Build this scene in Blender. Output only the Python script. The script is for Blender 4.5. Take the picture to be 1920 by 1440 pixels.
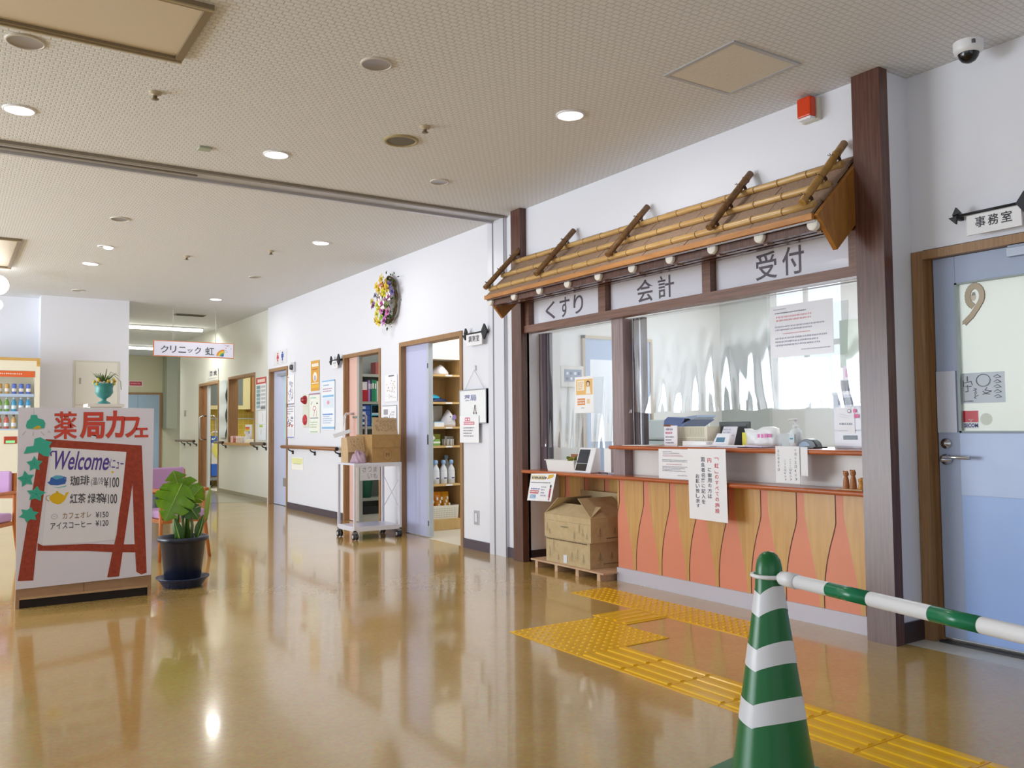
import bpy, bmesh, math, random
from mathutils import Vector, Matrix, Euler
random.seed(7)
scn = bpy.context.scene
for _o in list(bpy.data.objects): bpy.data.objects.remove(_o)
COL = scn.collection
R = math.radians
PI = math.pi

# ------------------------------------------------------------------ camera
EYE = 1.1
cd = bpy.data.cameras.new('camera')
cam = bpy.data.objects.new('camera', cd); COL.objects.link(cam); scn.camera = cam
cd.sensor_fit = 'HORIZONTAL'; cd.sensor_width = 36.0
cd.lens = 1613.956 * 36.0 / 1920.0
cd.clip_start = 0.05; cd.clip_end = 200
_y, _p, _r = R(33.2855), R(2.85105), R(0.55611)
_f = Vector((math.sin(_y)*math.cos(_p), math.cos(_y)*math.cos(_p), math.sin(_p)))
_rt = Vector((math.cos(_y), -math.sin(_y), 0)); _dn = _f.cross(_rt)
_r2 = math.cos(_r)*_rt + math.sin(_r)*_dn; _d2 = -math.sin(_r)*_rt + math.cos(_r)*_dn
cam.matrix_world = Matrix(((_r2.x, -_d2.x, -_f.x, 0), (_r2.y, -_d2.y, -_f.y, 0), (_r2.z, -_d2.z, -_f.z, EYE), (0, 0, 0, 1)))

# ------------------------------------------------------------------ world, light, exposure
scn.view_settings.view_transform = 'Standard'; scn.view_settings.look = 'None'
scn.view_settings.exposure = 0.0; scn.view_settings.gamma = 1.0
scn.view_settings.use_curve_mapping = False
w = bpy.data.worlds.new('world'); scn.world = w; w.use_nodes = True
_bg = w.node_tree.nodes['Background']; _bg.inputs['Color'].default_value = (0.82, 0.91, 1.0, 1); _bg.inputs['Strength'].default_value = 1.2

def area(name, loc, rot, sx, sy, power, col=(1, 1, 1), spread=180):
    l = bpy.data.lights.new(name, 'AREA'); l.shape = 'RECTANGLE'; l.size = sx; l.size_y = sy; l.energy = power; l.color = col
    l.spread = R(spread)
    o = bpy.data.objects.new(name, l); COL.objects.link(o); o.location = loc; o.rotation_euler = rot
    return o
# daylight through the lobby's window walls (left side and behind the camera), plus an added fill
DAY = (0.81, 0.905, 1.0)
area('daylight_left', (-5.6, 8.7, 1.5), (0, R(-90), 0), 2.1, 5.6, 318, DAY)
area('added_ceiling_fill', (-5.6, 9.6, 0.25), (0, R(-145), 0), 0.55, 7.0, 270, (0.9, 0.96, 1.0))  # added upward lamp that brightens the far ceiling, standing in for bounced daylight
area('daylight_left_front', (-5.6, -0.2, 1.5), (0, R(-90), 0), 2.1, 5.0, 14, DAY)
area('daylight_rear', (-1.2, -3.6, 1.5), (R(90), 0, 0), 6.0, 2.1, 7, DAY)
# office behind the reception glass
area('office_ceiling_light', (5.6, 4.6, 2.86), (0, 0, 0), 1.6, 2.6, 17, (1, 1, 1))
area('office_ceiling_light_rear', (5.6, 0.8, 2.86), (0, 0, 0), 1.6, 2.6, 80, (1, 1, 1))
area('office_window_light', (6.85, 5.1, 1.6), (0, R(90), 0), 1.1, 0.9, 14, DAY)
# store rooms and clinic
area('pharmacy_store_light', (4.9, 7.4, 2.86), (0, 0, 0), 0.8, 0.9, 30, (1.0, 0.98, 0.94))
area('supply_store_light', (4.9, 9.6, 2.86), (0, 0, 0), 0.8, 0.9, 14, (1.0, 0.98, 0.94))
area('clinic_room_light', (4.9, 15.4, 2.5), (0, 0, 0), 1.0, 2.6, 38, (1.0, 0.97, 0.9))
area('corridor_fluorescent_light', (3.0, 15.8, 2.86), (0, 0, 0), 1.5, 0.1, 62, (1.0, 1.0, 0.93))
area('corridor_fluorescent_light_far', (3.0, 19.8, 2.86), (0, 0, 0), 1.5, 0.1, 62, (1.0, 1.0, 0.93))

# ------------------------------------------------------------------ materials
def lin(c):
    c = c.lstrip('#'); v = [int(c[i:i+2], 16)/255 for i in (0, 2, 4)]
    return tuple(x/12.92 if x <= .04045 else ((x+.055)/1.055)**2.4 for x in v) + (1,)
_mats = {}
def nodes(m):
    m.use_nodes = True; nt = m.node_tree
    return nt, nt.nodes['Principled BSDF']
def M(col, rough=.55, metal=0.0, spec=.5, emit=0.0, key=None):
    k = (col, rough, metal, spec, emit)
    if k in _mats: return _mats[k]
    m = bpy.data.materials.new('m_%s_%d' % (col.strip('#'), len(_mats))); nt, b = nodes(m)
    b.inputs['Base Color'].default_value = lin(col); b.inputs['Roughness'].default_value = rough
    b.inputs['Metallic'].default_value = metal; b.inputs['Specular IOR Level'].default_value = spec
    # faint unevenness so that nothing is perfectly flat
    n = nt.nodes.new('ShaderNodeTexNoise'); n.inputs['Scale'].default_value = 9
    tc = nt.nodes.new('ShaderNodeTexCoord'); nt.links.new(tc.outputs['Object'], n.inputs['Vector'])
    mr = nt.nodes.new('ShaderNodeMapRange'); mr.inputs[3].default_value = max(rough-.05, 0); mr.inputs[4].default_value = min(rough+.05, 1)
    nt.links.new(n.outputs['Fac'], mr.inputs[0]); nt.links.new(mr.outputs[0], b.inputs['Roughness'])
    if emit:
        b.inputs['Emission Color'].default_value = lin(col); b.inputs['Emission Strength'].default_value = emit
    _mats[k] = m; return m
def mixcol(nt, fac, c1, c2):
    mx = nt.nodes.new('ShaderNodeMix'); mx.data_type = 'RGBA'
    nt.links.new(fac, mx.inputs[0]); mx.inputs[6].default_value = lin(c1); mx.inputs[7].default_value = lin(c2)
    return mx.outputs[2]
def wood(name, c1, c2, stretch=(1, 1, .06), scale=30, rough=.45, bump=.05):
    m = bpy.data.materials.new(name); nt, b = nodes(m)
    tc = nt.nodes.new('ShaderNodeTexCoord'); mp = nt.nodes.new('ShaderNodeMapping'); mp.inputs['Scale'].default_value = stretch
    n = nt.nodes.new('ShaderNodeTexNoise'); n.inputs['Scale'].default_value = scale; n.inputs['Detail'].default_value = 5; n.inputs['Distortion'].default_value = .6
    nt.links.new(tc.outputs['Object'], mp.inputs['Vector']); nt.links.new(mp.outputs[0], n.inputs['Vector'])
    cr = nt.nodes.new('ShaderNodeMapRange'); cr.inputs[1].default_value = .3; cr.inputs[2].default_value = .7
    nt.links.new(n.outputs['Fac'], cr.inputs[0])
    nt.links.new(mixcol(nt, cr.outputs[0], c1, c2), b.inputs['Base Color']); b.inputs['Roughness'].default_value = rough
    if bump:
        bp = nt.nodes.new('ShaderNodeBump'); bp.inputs['Strength'].default_value = bump; bp.inputs['Distance'].default_value = .01
        nt.links.new(n.outputs['Fac'], bp.inputs['Height']); nt.links.new(bp.outputs[0], b.inputs['Normal'])
    return m
def paint(name, col, scale=60, bump=.03, rough=.6):
    m = bpy.data.materials.new(name); nt, b = nodes(m)
    b.inputs['Base Color'].default_value = lin(col); b.inputs['Roughness'].default_value = rough
    tc = nt.nodes.new('ShaderNodeTexCoord'); n = nt.nodes.new('ShaderNodeTexNoise'); n.inputs['Scale'].default_value = scale; n.inputs['Detail'].default_value = 4
    nt.links.new(tc.outputs['Object'], n.inputs['Vector'])
    bp = nt.nodes.new('ShaderNodeBump'); bp.inputs['Strength'].default_value = bump; bp.inputs['Distance'].default_value = .01
    nt.links.new(n.outputs['Fac'], bp.inputs['Height']); nt.links.new(bp.outputs[0], b.inputs['Normal'])
    return m
def sheet_glass(name, col=(1, 1, 1, 1), fac=.1, rough=.02, tint=(1, 1, 1, 1), edge=.35):
    m = bpy.data.materials.new(name); m.use_nodes = True; nt = m.node_tree; nt.nodes.clear()
    o = nt.nodes.new('ShaderNodeOutputMaterial'); mx = nt.nodes.new('ShaderNodeMixShader')
    t = nt.nodes.new('ShaderNodeBsdfTransparent'); t.inputs[0].default_value = tint
    g = nt.nodes.new('ShaderNodeBsdfGlossy'); g.inputs['Roughness'].default_value = rough; g.inputs[0].default_value = col
    lw = nt.nodes.new('ShaderNodeLayerWeight'); lw.inputs['Blend'].default_value = .15
    mr = nt.nodes.new('ShaderNodeMapRange'); mr.inputs[3].default_value = fac; mr.inputs[4].default_value = min(1, fac+edge)
    nt.links.new(lw.outputs['Fresnel'], mr.inputs[0]); nt.links.new(mr.outputs[0], mx.inputs[0])
    nt.links.new(t.outputs[0], mx.inputs[1]); nt.links.new(g.outputs[0], mx.inputs[2]); nt.links.new(mx.outputs[0], o.inputs[0])
    return m

WALL = paint('wall_paint', '#e7e8f0', 80, .04, .55)
WALLG = paint('wall_paint_corridor', '#e2e1d8', 80, .04, .6)
WALLI = paint('wall_paint_office', '#e6e6e2', 80, .03, .6)
BROWN = wood('dark_brown_wood', '#4c2f28', '#6b463a', (6, 6, .25), 14, .27, .02)
TRIM = wood('door_trim_wood', '#8f6a45', '#a8825a', (6, 6, .25), 14, .45, .02)
RAIL = wood('header_rail_wood', '#6d4a3c', '#8a6352', (6, .25, 6), 14, .4, .03)
LEDGE = wood('ledge_wood', '#a8542c', '#c06a3c', (6, .3, 6), 10, .16, .01)
PANELW = wood('counter_wood', '#c89650', '#d6a864', (4, 4, .3), 10, .35, .02)
SALMON = M('#e28c6c', .45)
BAMBOO = wood('bamboo', '#b68b4c', '#d0ab6e', (8, .6, 8), 8, .3, .02)
BAMBOOD = wood('bamboo_dark', '#6b4a2c', '#8c6538', (3, 3, 3), 10, .45, .05)
SHINGLE = wood('cedar_shingle', '#8d725f', '#ab917c', (9, 9, 2), 12, .75, .2)
PINE = wood('eave_board_wood', '#a4692c', '#c28540', (3, .5, 3), 8, .4, .02)
KNOT = wood('gable_board_wood', '#8f5a22', '#ab7430', (4, 4, .8), 7, .45, .03)
CHROME = M('#c9ccd2', .18, 1.0)
STEEL = M('#dddee8', .35, .15)
WHITEP = M('#eeeef2', .35)
PAPER = M('#f3f3f8', .7)
BLACKP = M('#17171a', .35)
DKGREY = M('#3b3a3d', .5)
LAV = M('#c9cbe2', .4)
CARD = wood('cardboard', '#b3936a', '#bf9f76', (3, 3, 3), 6, .8, .02)
CARDL = wood('cardboard_light', '#c6b491', '#cfbd9a', (3, 3, 3), 6, .8, .02)
GLASS = sheet_glass('window_glass', fac=.004, edge=.10)
PVC = sheet_glass('clear_pvc_sheet', fac=.13, rough=.05, tint=(.95, .97, 1, 1))
PLASTICCLR = sheet_glass('clear_plastic', fac=.14, rough=.12, tint=(.9, .94, .97, 1))

def floor_mat():
    m = bpy.data.materials.new('polished_vinyl_floor'); nt, b = nodes(m)
    tc = nt.nodes.new('ShaderNodeTexCoord')
    n1 = nt.nodes.new('ShaderNodeTexNoise'); n1.inputs['Scale'].default_value = 2.2; n1.inputs['Detail'].default_value = 6; n1.inputs['Roughness'].default_value = .65
    n2 = nt.nodes.new('ShaderNodeTexNoise'); n2.inputs['Scale'].default_value = 55; n2.inputs['Detail'].default_value = 3
    for n in (n1, n2): nt.links.new(tc.outputs['Object'], n.inputs['Vector'])
    a = mixcol(nt, n1.outputs['Fac'], '#b4914a', '#d0ae6c')
    mx = nt.nodes.new('ShaderNodeMix'); mx.data_type = 'RGBA'; mx.blend_type = 'OVERLAY'; mx.inputs[0].default_value = .3
    nt.links.new(a, mx.inputs[6]); nt.links.new(n2.outputs['Color'], mx.inputs[7])
    hs = nt.nodes.new('ShaderNodeHueSaturation'); hs.inputs['Saturation'].default_value = 1.0
    nt.links.new(mx.outputs[2], hs.inputs['Color']); nt.links.new(hs.outputs[0], b.inputs['Base Color'])
    mr = nt.nodes.new('ShaderNodeMapRange'); mr.inputs[3].default_value = .10; mr.inputs[4].default_value = .22
    nt.links.new(n1.outputs['Fac'], mr.inputs[0]); nt.links.new(mr.outputs[0], b.inputs['Roughness'])
    b.inputs['Specular IOR Level'].default_value = .6
    b.inputs['Coat Weight'].default_value = .5; b.inputs['Coat Roughness'].default_value = .06
    n3 = nt.nodes.new('ShaderNodeTexNoise'); n3.inputs['Scale'].default_value = 3.5
    nt.links.new(tc.outputs['Object'], n3.inputs['Vector'])
    bp = nt.nodes.new('ShaderNodeBump'); bp.inputs['Strength'].default_value = .04; bp.inputs['Distance'].default_value = .02
    nt.links.new(n3.outputs['Fac'], bp.inputs['Height']); nt.links.new(bp.outputs[0], b.inputs['Normal'])
    return m
def ceiling_mat():
    m = bpy.data.materials.new('embossed_ceiling_board'); nt, b = nodes(m)
    tc = nt.nodes.new('ShaderNodeTexCoord')
    mp = nt.nodes.new('ShaderNodeMapping'); mp.inputs['Rotation'].default_value = (0, 0, R(0))
    nt.links.new(tc.outputs['Object'], mp.inputs['Vector'])
    br = nt.nodes.new('ShaderNodeTexBrick'); br.offset = .5
    br.inputs['Scale'].default_value = 1.0; br.inputs['Mortar Size'].default_value = .0045; br.inputs['Mortar Smooth'].default_value = .6
    br.inputs['Brick Width'].default_value = .042; br.inputs['Row Height'].default_value = .03
    br.inputs['Color1'].default_value = (.9, .9, .9, 1); br.inputs['Color2'].default_value = (1, 1, 1, 1); br.inputs['Mortar'].default_value = (0, 0, 0, 1)
    nz = nt.nodes.new('ShaderNodeTexNoise'); nz.inputs['Scale'].default_value = 14; nz.inputs['Detail'].default_value = 3
    nt.links.new(tc.outputs['Object'], nz.inputs['Vector'])
    mv = nt.nodes.new('ShaderNodeVectorMath'); mv.operation = 'MULTIPLY_ADD'; mv.inputs[1].default_value = (.014, .014, 0)
    nt.links.new(nz.outputs['Color'], mv.inputs[0]); nt.links.new(mp.outputs[0], mv.inputs[2]); nt.links.new(mv.outputs[0], br.inputs['Vector'])
    nt.links.new(mixcol(nt, br.outputs['Fac'], '#e2e4e8', '#d0d0d0'), b.inputs['Base Color']); b.inputs['Roughness'].default_value = .85
    bp = nt.nodes.new('ShaderNodeBump'); bp.inputs['Strength'].default_value = .5; bp.inputs['Distance'].default_value = .004; bp.invert = True
    nt.links.new(br.outputs['Fac'], bp.inputs['Height']); nt.links.new(bp.outputs[0], b.inputs['Normal'])
    return m
FLOOR = floor_mat(); CEIL = ceiling_mat()

# ------------------------------------------------------------------ mesh builder
class MB:
    def __init__(s): s.v = []; s.f = []; s.m = []; s.sm = []; s.mats = []
    def mi(s, m):
        if m not in s.mats: s.mats.append(m)
        return s.mats.index(m)
    def add(s, vs, fs, m, smooth=False):
        b = len(s.v); k = s.mi(m); s.v += [Vector(v) for v in vs]
        for f in fs: s.f.append([b+i for i in f]); s.m.append(k); s.sm.append(smooth)
        return s
    def box(s, x0, y0, z0, x1, y1, z1, m, mat=None):
        x0, x1 = min(x0, x1), max(x0, x1); y0, y1 = min(y0, y1), max(y0, y1); z0, z1 = min(z0, z1), max(z0, z1)
        vs = [Vector((x, y, z)) for z in (z0, z1) for y in (y0, y1) for x in (x0, x1)]
        if mat: vs = [mat @ v for v in vs]
        return s.add(vs, [(0, 2, 3, 1), (4, 5, 7, 6), (0, 1, 5, 4), (2, 6, 7, 3), (0, 4, 6, 2), (1, 3, 7, 5)], m)
    def prism(s, pts, mat, d, m, m2=None):
        """pts: 2-D outline (counter-clockwise), pushed from z=0 to z=d in the frame mat"""
        n = len(pts); vs = [mat @ Vector((p[0], p[1], z)) for z in (0, d) for p in pts]
        s.add(vs, [list(range(n))[::-1], list(range(n, 2*n))], m)
        b = len(s.v)-2*n; k = s.mi(m2 or m)
        for i in range(n):
            j = (i+1) % n; s.f.append([b+i, b+j, b+n+j, b+n+i]); s.m.append(k); s.sm.append(False)
        return s
    def poly(s, pts, m): return s.add(pts, [list(range(len(pts)))], m)
    def tube(s, path, r, m, seg=10, caps=True, smooth=True):
        path = [Vector(p) for p in path]; n = len(path)
        rs = r if isinstance(r, (list, tuple)) else [r]*n
        t0 = (path[1]-path[0]).normalized(); a = t0.orthogonal().normalized(); vs = []
        for i, p in enumerate(path):
            t = (path[min(i+1, n-1)]-path[max(i-1, 0)]).normalized()
            a = (a - t*a.dot(t)); a = a.normalized() if a.length > 1e-6 else t.orthogonal().normalized()
            bb = t.cross(a)
            for k in range(seg):
                th = 2*PI*k/seg; vs.append(p + (a*math.cos(th)+bb*math.sin(th))*rs[i])
        fs = [(i*seg+k, i*seg+(k+1) % seg, (i+1)*seg+(k+1) % seg, (i+1)*seg+k) for i in range(n-1) for k in range(seg)]
        s.add(vs, fs, m, smooth)
        if caps:
            b = len(s.v)-n*seg; k0 = s.mi(m)
            s.f.append([b+k for k in range(seg)][::-1]); s.m.append(k0); s.sm.append(False)
            s.f.append([b+(n-1)*seg+k for k in range(seg)]); s.m.append(k0); s.sm.append(False)
        return s
    def lathe(s, prof, c, m, seg=24, mat=None, smooth=True, closed=False):
        """prof: (radius, height) from bottom to top, about the z axis of mat (or of point c)"""
        T = mat or Matrix.Translation(Vector(c)); vs = []
        for r, z in prof:
            for k in range(seg):
                th = 2*PI*k/seg; vs.append(T @ Vector((max(r, 1e-5)*math.cos(th), max(r, 1e-5)*math.sin(th), z)))
        n = len(prof)
        fs = [(i*seg+k, i*seg+(k+1) % seg, (i+1)*seg+(k+1) % seg, (i+1)*seg+k) for i in range(n-1) for k in range(seg)]
        return s.add(vs, fs, m, smooth)
    def ball(s, c, r, m, seg=12, rings=8, scale=(1, 1, 1), mat=None):
        T = mat or Matrix.Translation(Vector(c)); vs = []; 
        for i in range(rings+1):
            ph = -PI/2+PI*i/rings
            for k in range(seg):
                th = 2*PI*k/seg
                vs.append(T @ Vector((r*scale[0]*max(math.cos(ph), 1e-4)*math.cos(th), r*scale[1]*max(math.cos(ph), 1e-4)*math.sin(th), r*scale[2]*math.sin(ph))))
        fs = [(i*seg+k, i*seg+(k+1) % seg, (i+1)*seg+(k+1) % seg, (i+1)*seg+k) for i in range(rings) for k in range(seg)]
        return s.add(vs, fs, m, True)
    def xform(s, T, i0=0):
        for i in range(i0, len(s.v)): s.v[i] = T @ s.v[i]
        return s
    def text(s, F, st, u0, v0, u1, v1, m, bold=0.0, shear=0.0, z=.0015, keep=False):
        """lettering fitted into the box u0..u1, v0..v1 of the frame F"""
        vs, fs, (a, b, c, d) = glyphs(st, bold)
        sx = (u1-u0)/max(c-a, 1e-6); sy = (v1-v0)/max(d-b, 1e-6)
        ox = u0
        if keep: k = min(sx, sy); ox = u0 + ((u1-u0)-k*(c-a))/2; sx = sy = k
        return s.add([F @ Vector((ox+(x-a)*sx+shear*(y-b)*sy, v0+(y-b)*sy, z)) for x, y in vs], fs, m)
    def rect(s, F, u0, v0, u1, v1, m, z=.0012):
        return s.add([F @ Vector(p) for p in ((u0, v0, z), (u1, v0, z), (u1, v1, z), (u0, v1, z))], [(0, 1, 2, 3)], m)
    def shape(s, F, pts, m, z=.0013):
        return s.add([F @ Vector((p[0], p[1], z)) for p in pts], [list(range(len(pts)))], m)
    def disc(s, F, u, v, ru, rv, m, z=.0014, n=20):
        return s.shape(F, [(u+ru*math.cos(2*PI*k/n), v+rv*math.sin(2*PI*k/n)) for k in range(n)], m, z)
    def stroke(s, F, pts, wd, m, z=.0014):
        for (ax, ay), (bx, by) in zip(pts, pts[1:]):
            d = Vector((bx-ax, by-ay)); z += 1.5e-5; s.zk = getattr(s, 'zk', 0)+1; z += (s.zk % 40)*1e-5
            if d.length < 1e-7: continue
            n = Vector((-d.y, d.x)).normalized()*wd/2; e = d.normalized()*wd*.35
            s.shape(F, [(ax-e.x-n.x, ay-e.y-n.y), (bx+e.x-n.x, by+e.y-n.y), (bx+e.x+n.x, by+e.y+n.y), (ax-e.x+n.x, ay-e.y+n.y)], m, z)
        return s
    def lines(s, F, u0, v0, u1, v1, rows, m, fill=.55, ragged=.4, z=.0013, rnd=None):
        """rows of small marks: lettering too small to read in the photograph"""
        q = rnd or random; rh = (v1-v0)/rows
        for i in range(rows):
            y1 = v1-rh*i-rh*(1-fill)/2; y0 = y1-rh*fill; x = u0; end = u1-(u1-u0)*ragged*q.random()
            cw = (y1-y0)*.9
            while x < end-cw*.5:
                s.rect(F, x, y0+(y1-y0)*.15*q.random(), min(x+cw*(.55+.4*q.random()), u1), y1-(y1-y0)*.15*q.random(), m, z)
                x += cw*1.15
        return s
_gl = {}
def glyphs(st, bold=0.0):
    if (st, bold) in _gl: return _gl[(st, bold)]
    c = bpy.data.curves.new('t', 'FONT'); c.body = st; c.size = 1.0; c.offset = bold; c.resolution_u = 4; c.fill_mode = 'FRONT'
    o = bpy.data.objects.new('t', c); COL.objects.link(o)
    me = bpy.data.meshes.new_from_object(o.evaluated_get(bpy.context.evaluated_depsgraph_get()))
    vs = [(v.co.x, v.co.y) for v in me.vertices]; fs = [list(p.vertices) for p in me.polygons]
    bpy.data.objects.remove(o); bpy.data.curves.remove(c); bpy.data.meshes.remove(me)
    if not vs: vs = [(0, 0), (1, 0), (1, 1)]; fs = []
    # keep the lettering facing +z
    out = []
    for f in fs:
        ar = sum(vs[f[i]][0]*vs[f[(i+1) % len(f)]][1]-vs[f[(i+1) % len(f)]][0]*vs[f[i]][1] for i in range(len(f)))
        out.append(f if ar > 0 else f[::-1])
    xs = [v[0] for v in vs]; ys = [v[1] for v in vs]
    _gl[(st, bold)] = (vs, out, (min(xs), min(ys), max(xs), max(ys)))
    return _gl[(st, bold)]

# ------------------------------------------------------------------ objects
WM = {}
def bevel(o, wd, seg=2):
    b = o.modifiers.new('bevel', 'BEVEL'); b.width = wd; b.segments = seg; b.limit_method = 'ANGLE'; b.angle_limit = R(40)
def obj(name, mb, parent=None, label=None, cat=None, group=None, kind=None, bev=0, origin=None):
    me = bpy.data.meshes.new(name); o = bpy.data.objects.new(name, me); COL.objects.link(o)
    if parent is None:
        if origin is None:
            xs = [v.x for v in mb.v]; ys = [v.y for v in mb.v]; zs = [v.z for v in mb.v]
            origin = Vector(((min(xs)+max(xs))/2, (min(ys)+max(ys))/2, min(zs)))
        T = Matrix.Translation(Vector(origin)); o.location = origin; WM[o.name] = T
    else:
        T = WM[parent.name]; o.parent = parent; WM[o.name] = T
    inv = T.inverted()
    me.from_pydata([inv @ v for v in mb.v], [], mb.f)
    for m in mb.mats: me.materials.append(m)
    for p, k, sm in zip(me.polygons, mb.m, mb.sm): p.material_index = k; p.use_smooth = sm
    me.update()
    if label: o['label'] = label
    if cat: o['category'] = cat
    if group: o['group'] = group
    if kind: o['kind'] = kind
    if bev: bevel(o, bev)
    return o
def thing(name, label, cat, loc=(0, 0, 0), rotz=0, group=None, kind=None):
    o = bpy.data.objects.new(name, None); COL.objects.link(o); o.location = loc; o.rotation_euler = (0, 0, rotz); o.empty_display_size = .05
    WM[o.name] = Matrix.Translation(Vector(loc)) @ Matrix.Rotation(rotz, 4, 'Z')
    if label: o['label'] = label
    if cat: o['category'] = cat
    if group: o['group'] = group
    if kind: o['kind'] = kind
    return o
def dup(root, loc, rotz=0, label=None, group=None):
    """a copy of a thing with copies of its parts and sub-parts"""
    def cp(o, par):
        c = o.copy(); COL.objects.link(c)
        if par is not None: c.parent = par
        for ch in [x for x in bpy.data.objects if x.parent == o]: cp(ch, c)
        return c
    r = cp(root, None); r.location = loc; r.rotation_euler = (0, 0, rotz)
    if label: r['label'] = label
    if group: r['group'] = group
    WM[r.name] = Matrix.Translation(Vector(loc)) @ Matrix.Rotation(rotz, 4, 'Z')
    return r
def frame(o, u, v):
    u = Vector(u).normalized(); v = Vector(v); v = (v-u*v.dot(u)).normalized(); n = u.cross(v); o = Vector(o)
    return Matrix(((u.x, v.x, n.x, o.x), (u.y, v.y, n.y, o.y), (u.z, v.z, n.z, o.z), (0, 0, 0, 1)))
def wallF(X, Y, Z): return frame((X, Y, Z), (0, -1, 0), (0, 0, 1))      # a frame on the wall on the right, facing the lobby
def frontF(X, Y, Z): return frame((X, Y, Z), (1, 0, 0), (0, 0, 1))      # a frame facing the camera's end of the lobby
def sheet(name, label, cat, F, wd, ht, draw=None, m=None, t=.002, group=None, part='print', outline=None):
    """a flat card or paper with its printing as a part"""
    b = MB()
    pts = outline or [(0, 0), (wd, 0), (wd, ht), (0, ht)]
    b.prism(pts, F @ Matrix.Translation((0, 0, -t+.0006)), t, m or PAPER)
    o = obj(name, b, None, label, cat, group)
    for nm, fn in (draw if isinstance(draw, list) else [(part, draw)] if draw else []):
        d = MB(); fn(d, F, wd, ht)
        if d.f: obj(nm, d, o)
    return o
def structure(name, mb, parent=None): return obj(name, mb, parent, kind='structure', origin=(0, 0, 0) if parent is None else None)
# ================================================================== the setting
H = 2.915
structure('floor', MB().box(-6, -4, -.1, 4.02, 24.5, 0, FLOOR))
FLOORW = paint('store_floor_vinyl', '#d9d4c6', 30, .02, .3)
structure('floor_stores', MB().box(4.02, -2, -.1, 9, 24.5, -.002, FLOORW))
FLOORC = paint('corridor_floor_vinyl', '#b4b09c', 30, .02, .14)
structure('floor_clinic', MB().add([(2.1, 14.1, .001), (4.06, 13.0, .001), (4.06, 22.4, .001), (2.1, 22.4, .001)], [(0, 1, 2, 3)], FLOORC))
structure('ceiling', MB().box(-6, -4, H, 9, 24.5, H+.1, CEIL))

# right-hand wall with its door openings
T = 4.12
b = MB()
def seg(y0, y1, z0=0.0, z1=H, x0=4.0, x1=T, m=WALL): b.box(x0, y0, z0, x1, y1, z1, m)
seg(2.72, 5.86, 2.14, H); seg(5.86, 6.92); seg(6.92, 8.25, 2.0, H); seg(8.25, 8.73); seg(8.73, 9.79, 1.985, H)
seg(9.79, 11.83); seg(11.83, 12.67, 1.99, H); seg(12.67, 12.75)
structure('wall_right', b)
b = MB()
seg(12.75, 13.53, x0=4.05, m=WALLG, x1=4.17); seg(13.53, 15.07, 0, .85, x0=4.05, x1=4.17, m=WALLG); seg(13.53, 15.07, 2.0, H, x0=4.05, x1=4.17, m=WALLG)
seg(15.07, 15.69, x0=4.05, x1=4.17, m=WALLG); seg(15.69, 17.13, 1.98, H, x0=4.05, x1=4.17, m=WALLG); seg(17.13, 18.7, x0=4.05, x1=4.17, m=WALLG)
structure('wall_clinic', b)
structure('wall_clinic_end', MB().lathe([(.55, 0), (.55, H)], (4.6, 18.7, 0), WALLG, 48))
# wall beside the office door, set back behind the brown pillar
b = MB()
b.box(3.955, 2.58, 0, 4.2, 2.715, H, WALL)
b.box(4.2, 2.52, 0, T+.2, 2.60, H, WALL); b.box(4.2, 1.5, 1.99, T+.2, 2.52, H, WALL); b.box(4.2, -2, 0, T+.2, 1.5, H, WALL)
structure('wall_right_office', b)
# left end wall with its setback and the corridor beyond
b = MB(); b.box(1.02, 12.97, 0, 2.11, 13.4, H, WALL); b.box(-6, 13.3, 0, 1.02, 13.4, H, WALL); b.box(2.0, 13.4, 0, 2.11, 22.5, H, WALLG)
structure('wall_left_end', b)
WALLF = paint('far_wall_paint', '#cdc9ad', 50, .03, .6)
structure('wall_far', MB().box(2.0, 22.4, 0, 9, 22.5, H, WALLF))
structure('trim_duct', MB().box(4.42, 21.9, 1.14, 4.66, 22.4, H, paint('far_duct_paint', '#a9aa98', 50, .03, .6)))
# lobby sides out of the picture, with window openings for the daylight
b = MB()
b.box(-6.1, -4, 0, -6, 13.4, .42, WALL); b.box(-6.1, -4, 2.6, -6, 13.4, H, WALL)
for y in (-4, -1.2, 1.6, 4.4, 7.2, 10.0, 12.8): b.box(-6.1, y, .42, -6, y+.35, 2.6, WALL)
structure('wall_left', b)
b = MB(); b.box(-6, -4.1, 0, 4.3, -4, .42, WALL); b.box(-6, -4.1, 2.6, 4.3, -4, H, WALL); b.box(-6, -4.1, .42, -4.4, -4, 2.6, WALL); b.box(2.2, -4.1, .42, 4.3, -4, 2.6, WALL)
b.box(4.2, -4.1, 0, 4.3, -2, H, WALL)
structure('wall_rear', b)
# rooms behind
b = MB(); b.box(4.12, 6.5, 0, 7.1, 6.6, H, WALLI)
structure('wall_office_north', b)
b = MB(); b.box(7.0, -2, 0, 7.1, 6.5, 1.25, WALLI); b.box(7.0, -2, 2.5, 7.1, 6.5, H, WALLI); b.box(7.0, 5.85, 1.25, 7.1, 6.5, 2.5, WALLI)
b.box(7.0, -2, 1.25, 7.1, 5.02, 2.5, WALLI); b.box(6.99, 5.02, 1.85, 7.02, 5.85, 1.9, WALLI); b.box(6.99, 5.40, 1.25, 7.02, 5.44, 2.5, WALLI); b.box(6.96, 5.86, 0, 7.0, 6.5, H, paint('office_column', '#c3c8c4', 40, .02))
b.box(4.3, -2.1, 0, 7.1, -2, H, WALLI)
structure('wall_office_east', b)
b = MB()
for y0, y1, m in ((8.58, 8.66, WALLI), (10.75, 10.85, WALLI), (12.85, 12.95, WALLI)): b.box(4.12, y0, 0, 6.2, y1, H, m)
b.box(6.2, 6.6, 0, 6.3, 18, H, WALLI)
structure('wall_stores', b)
TILE = bpy.data.materials.new('yellow_wall_tile')
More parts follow.
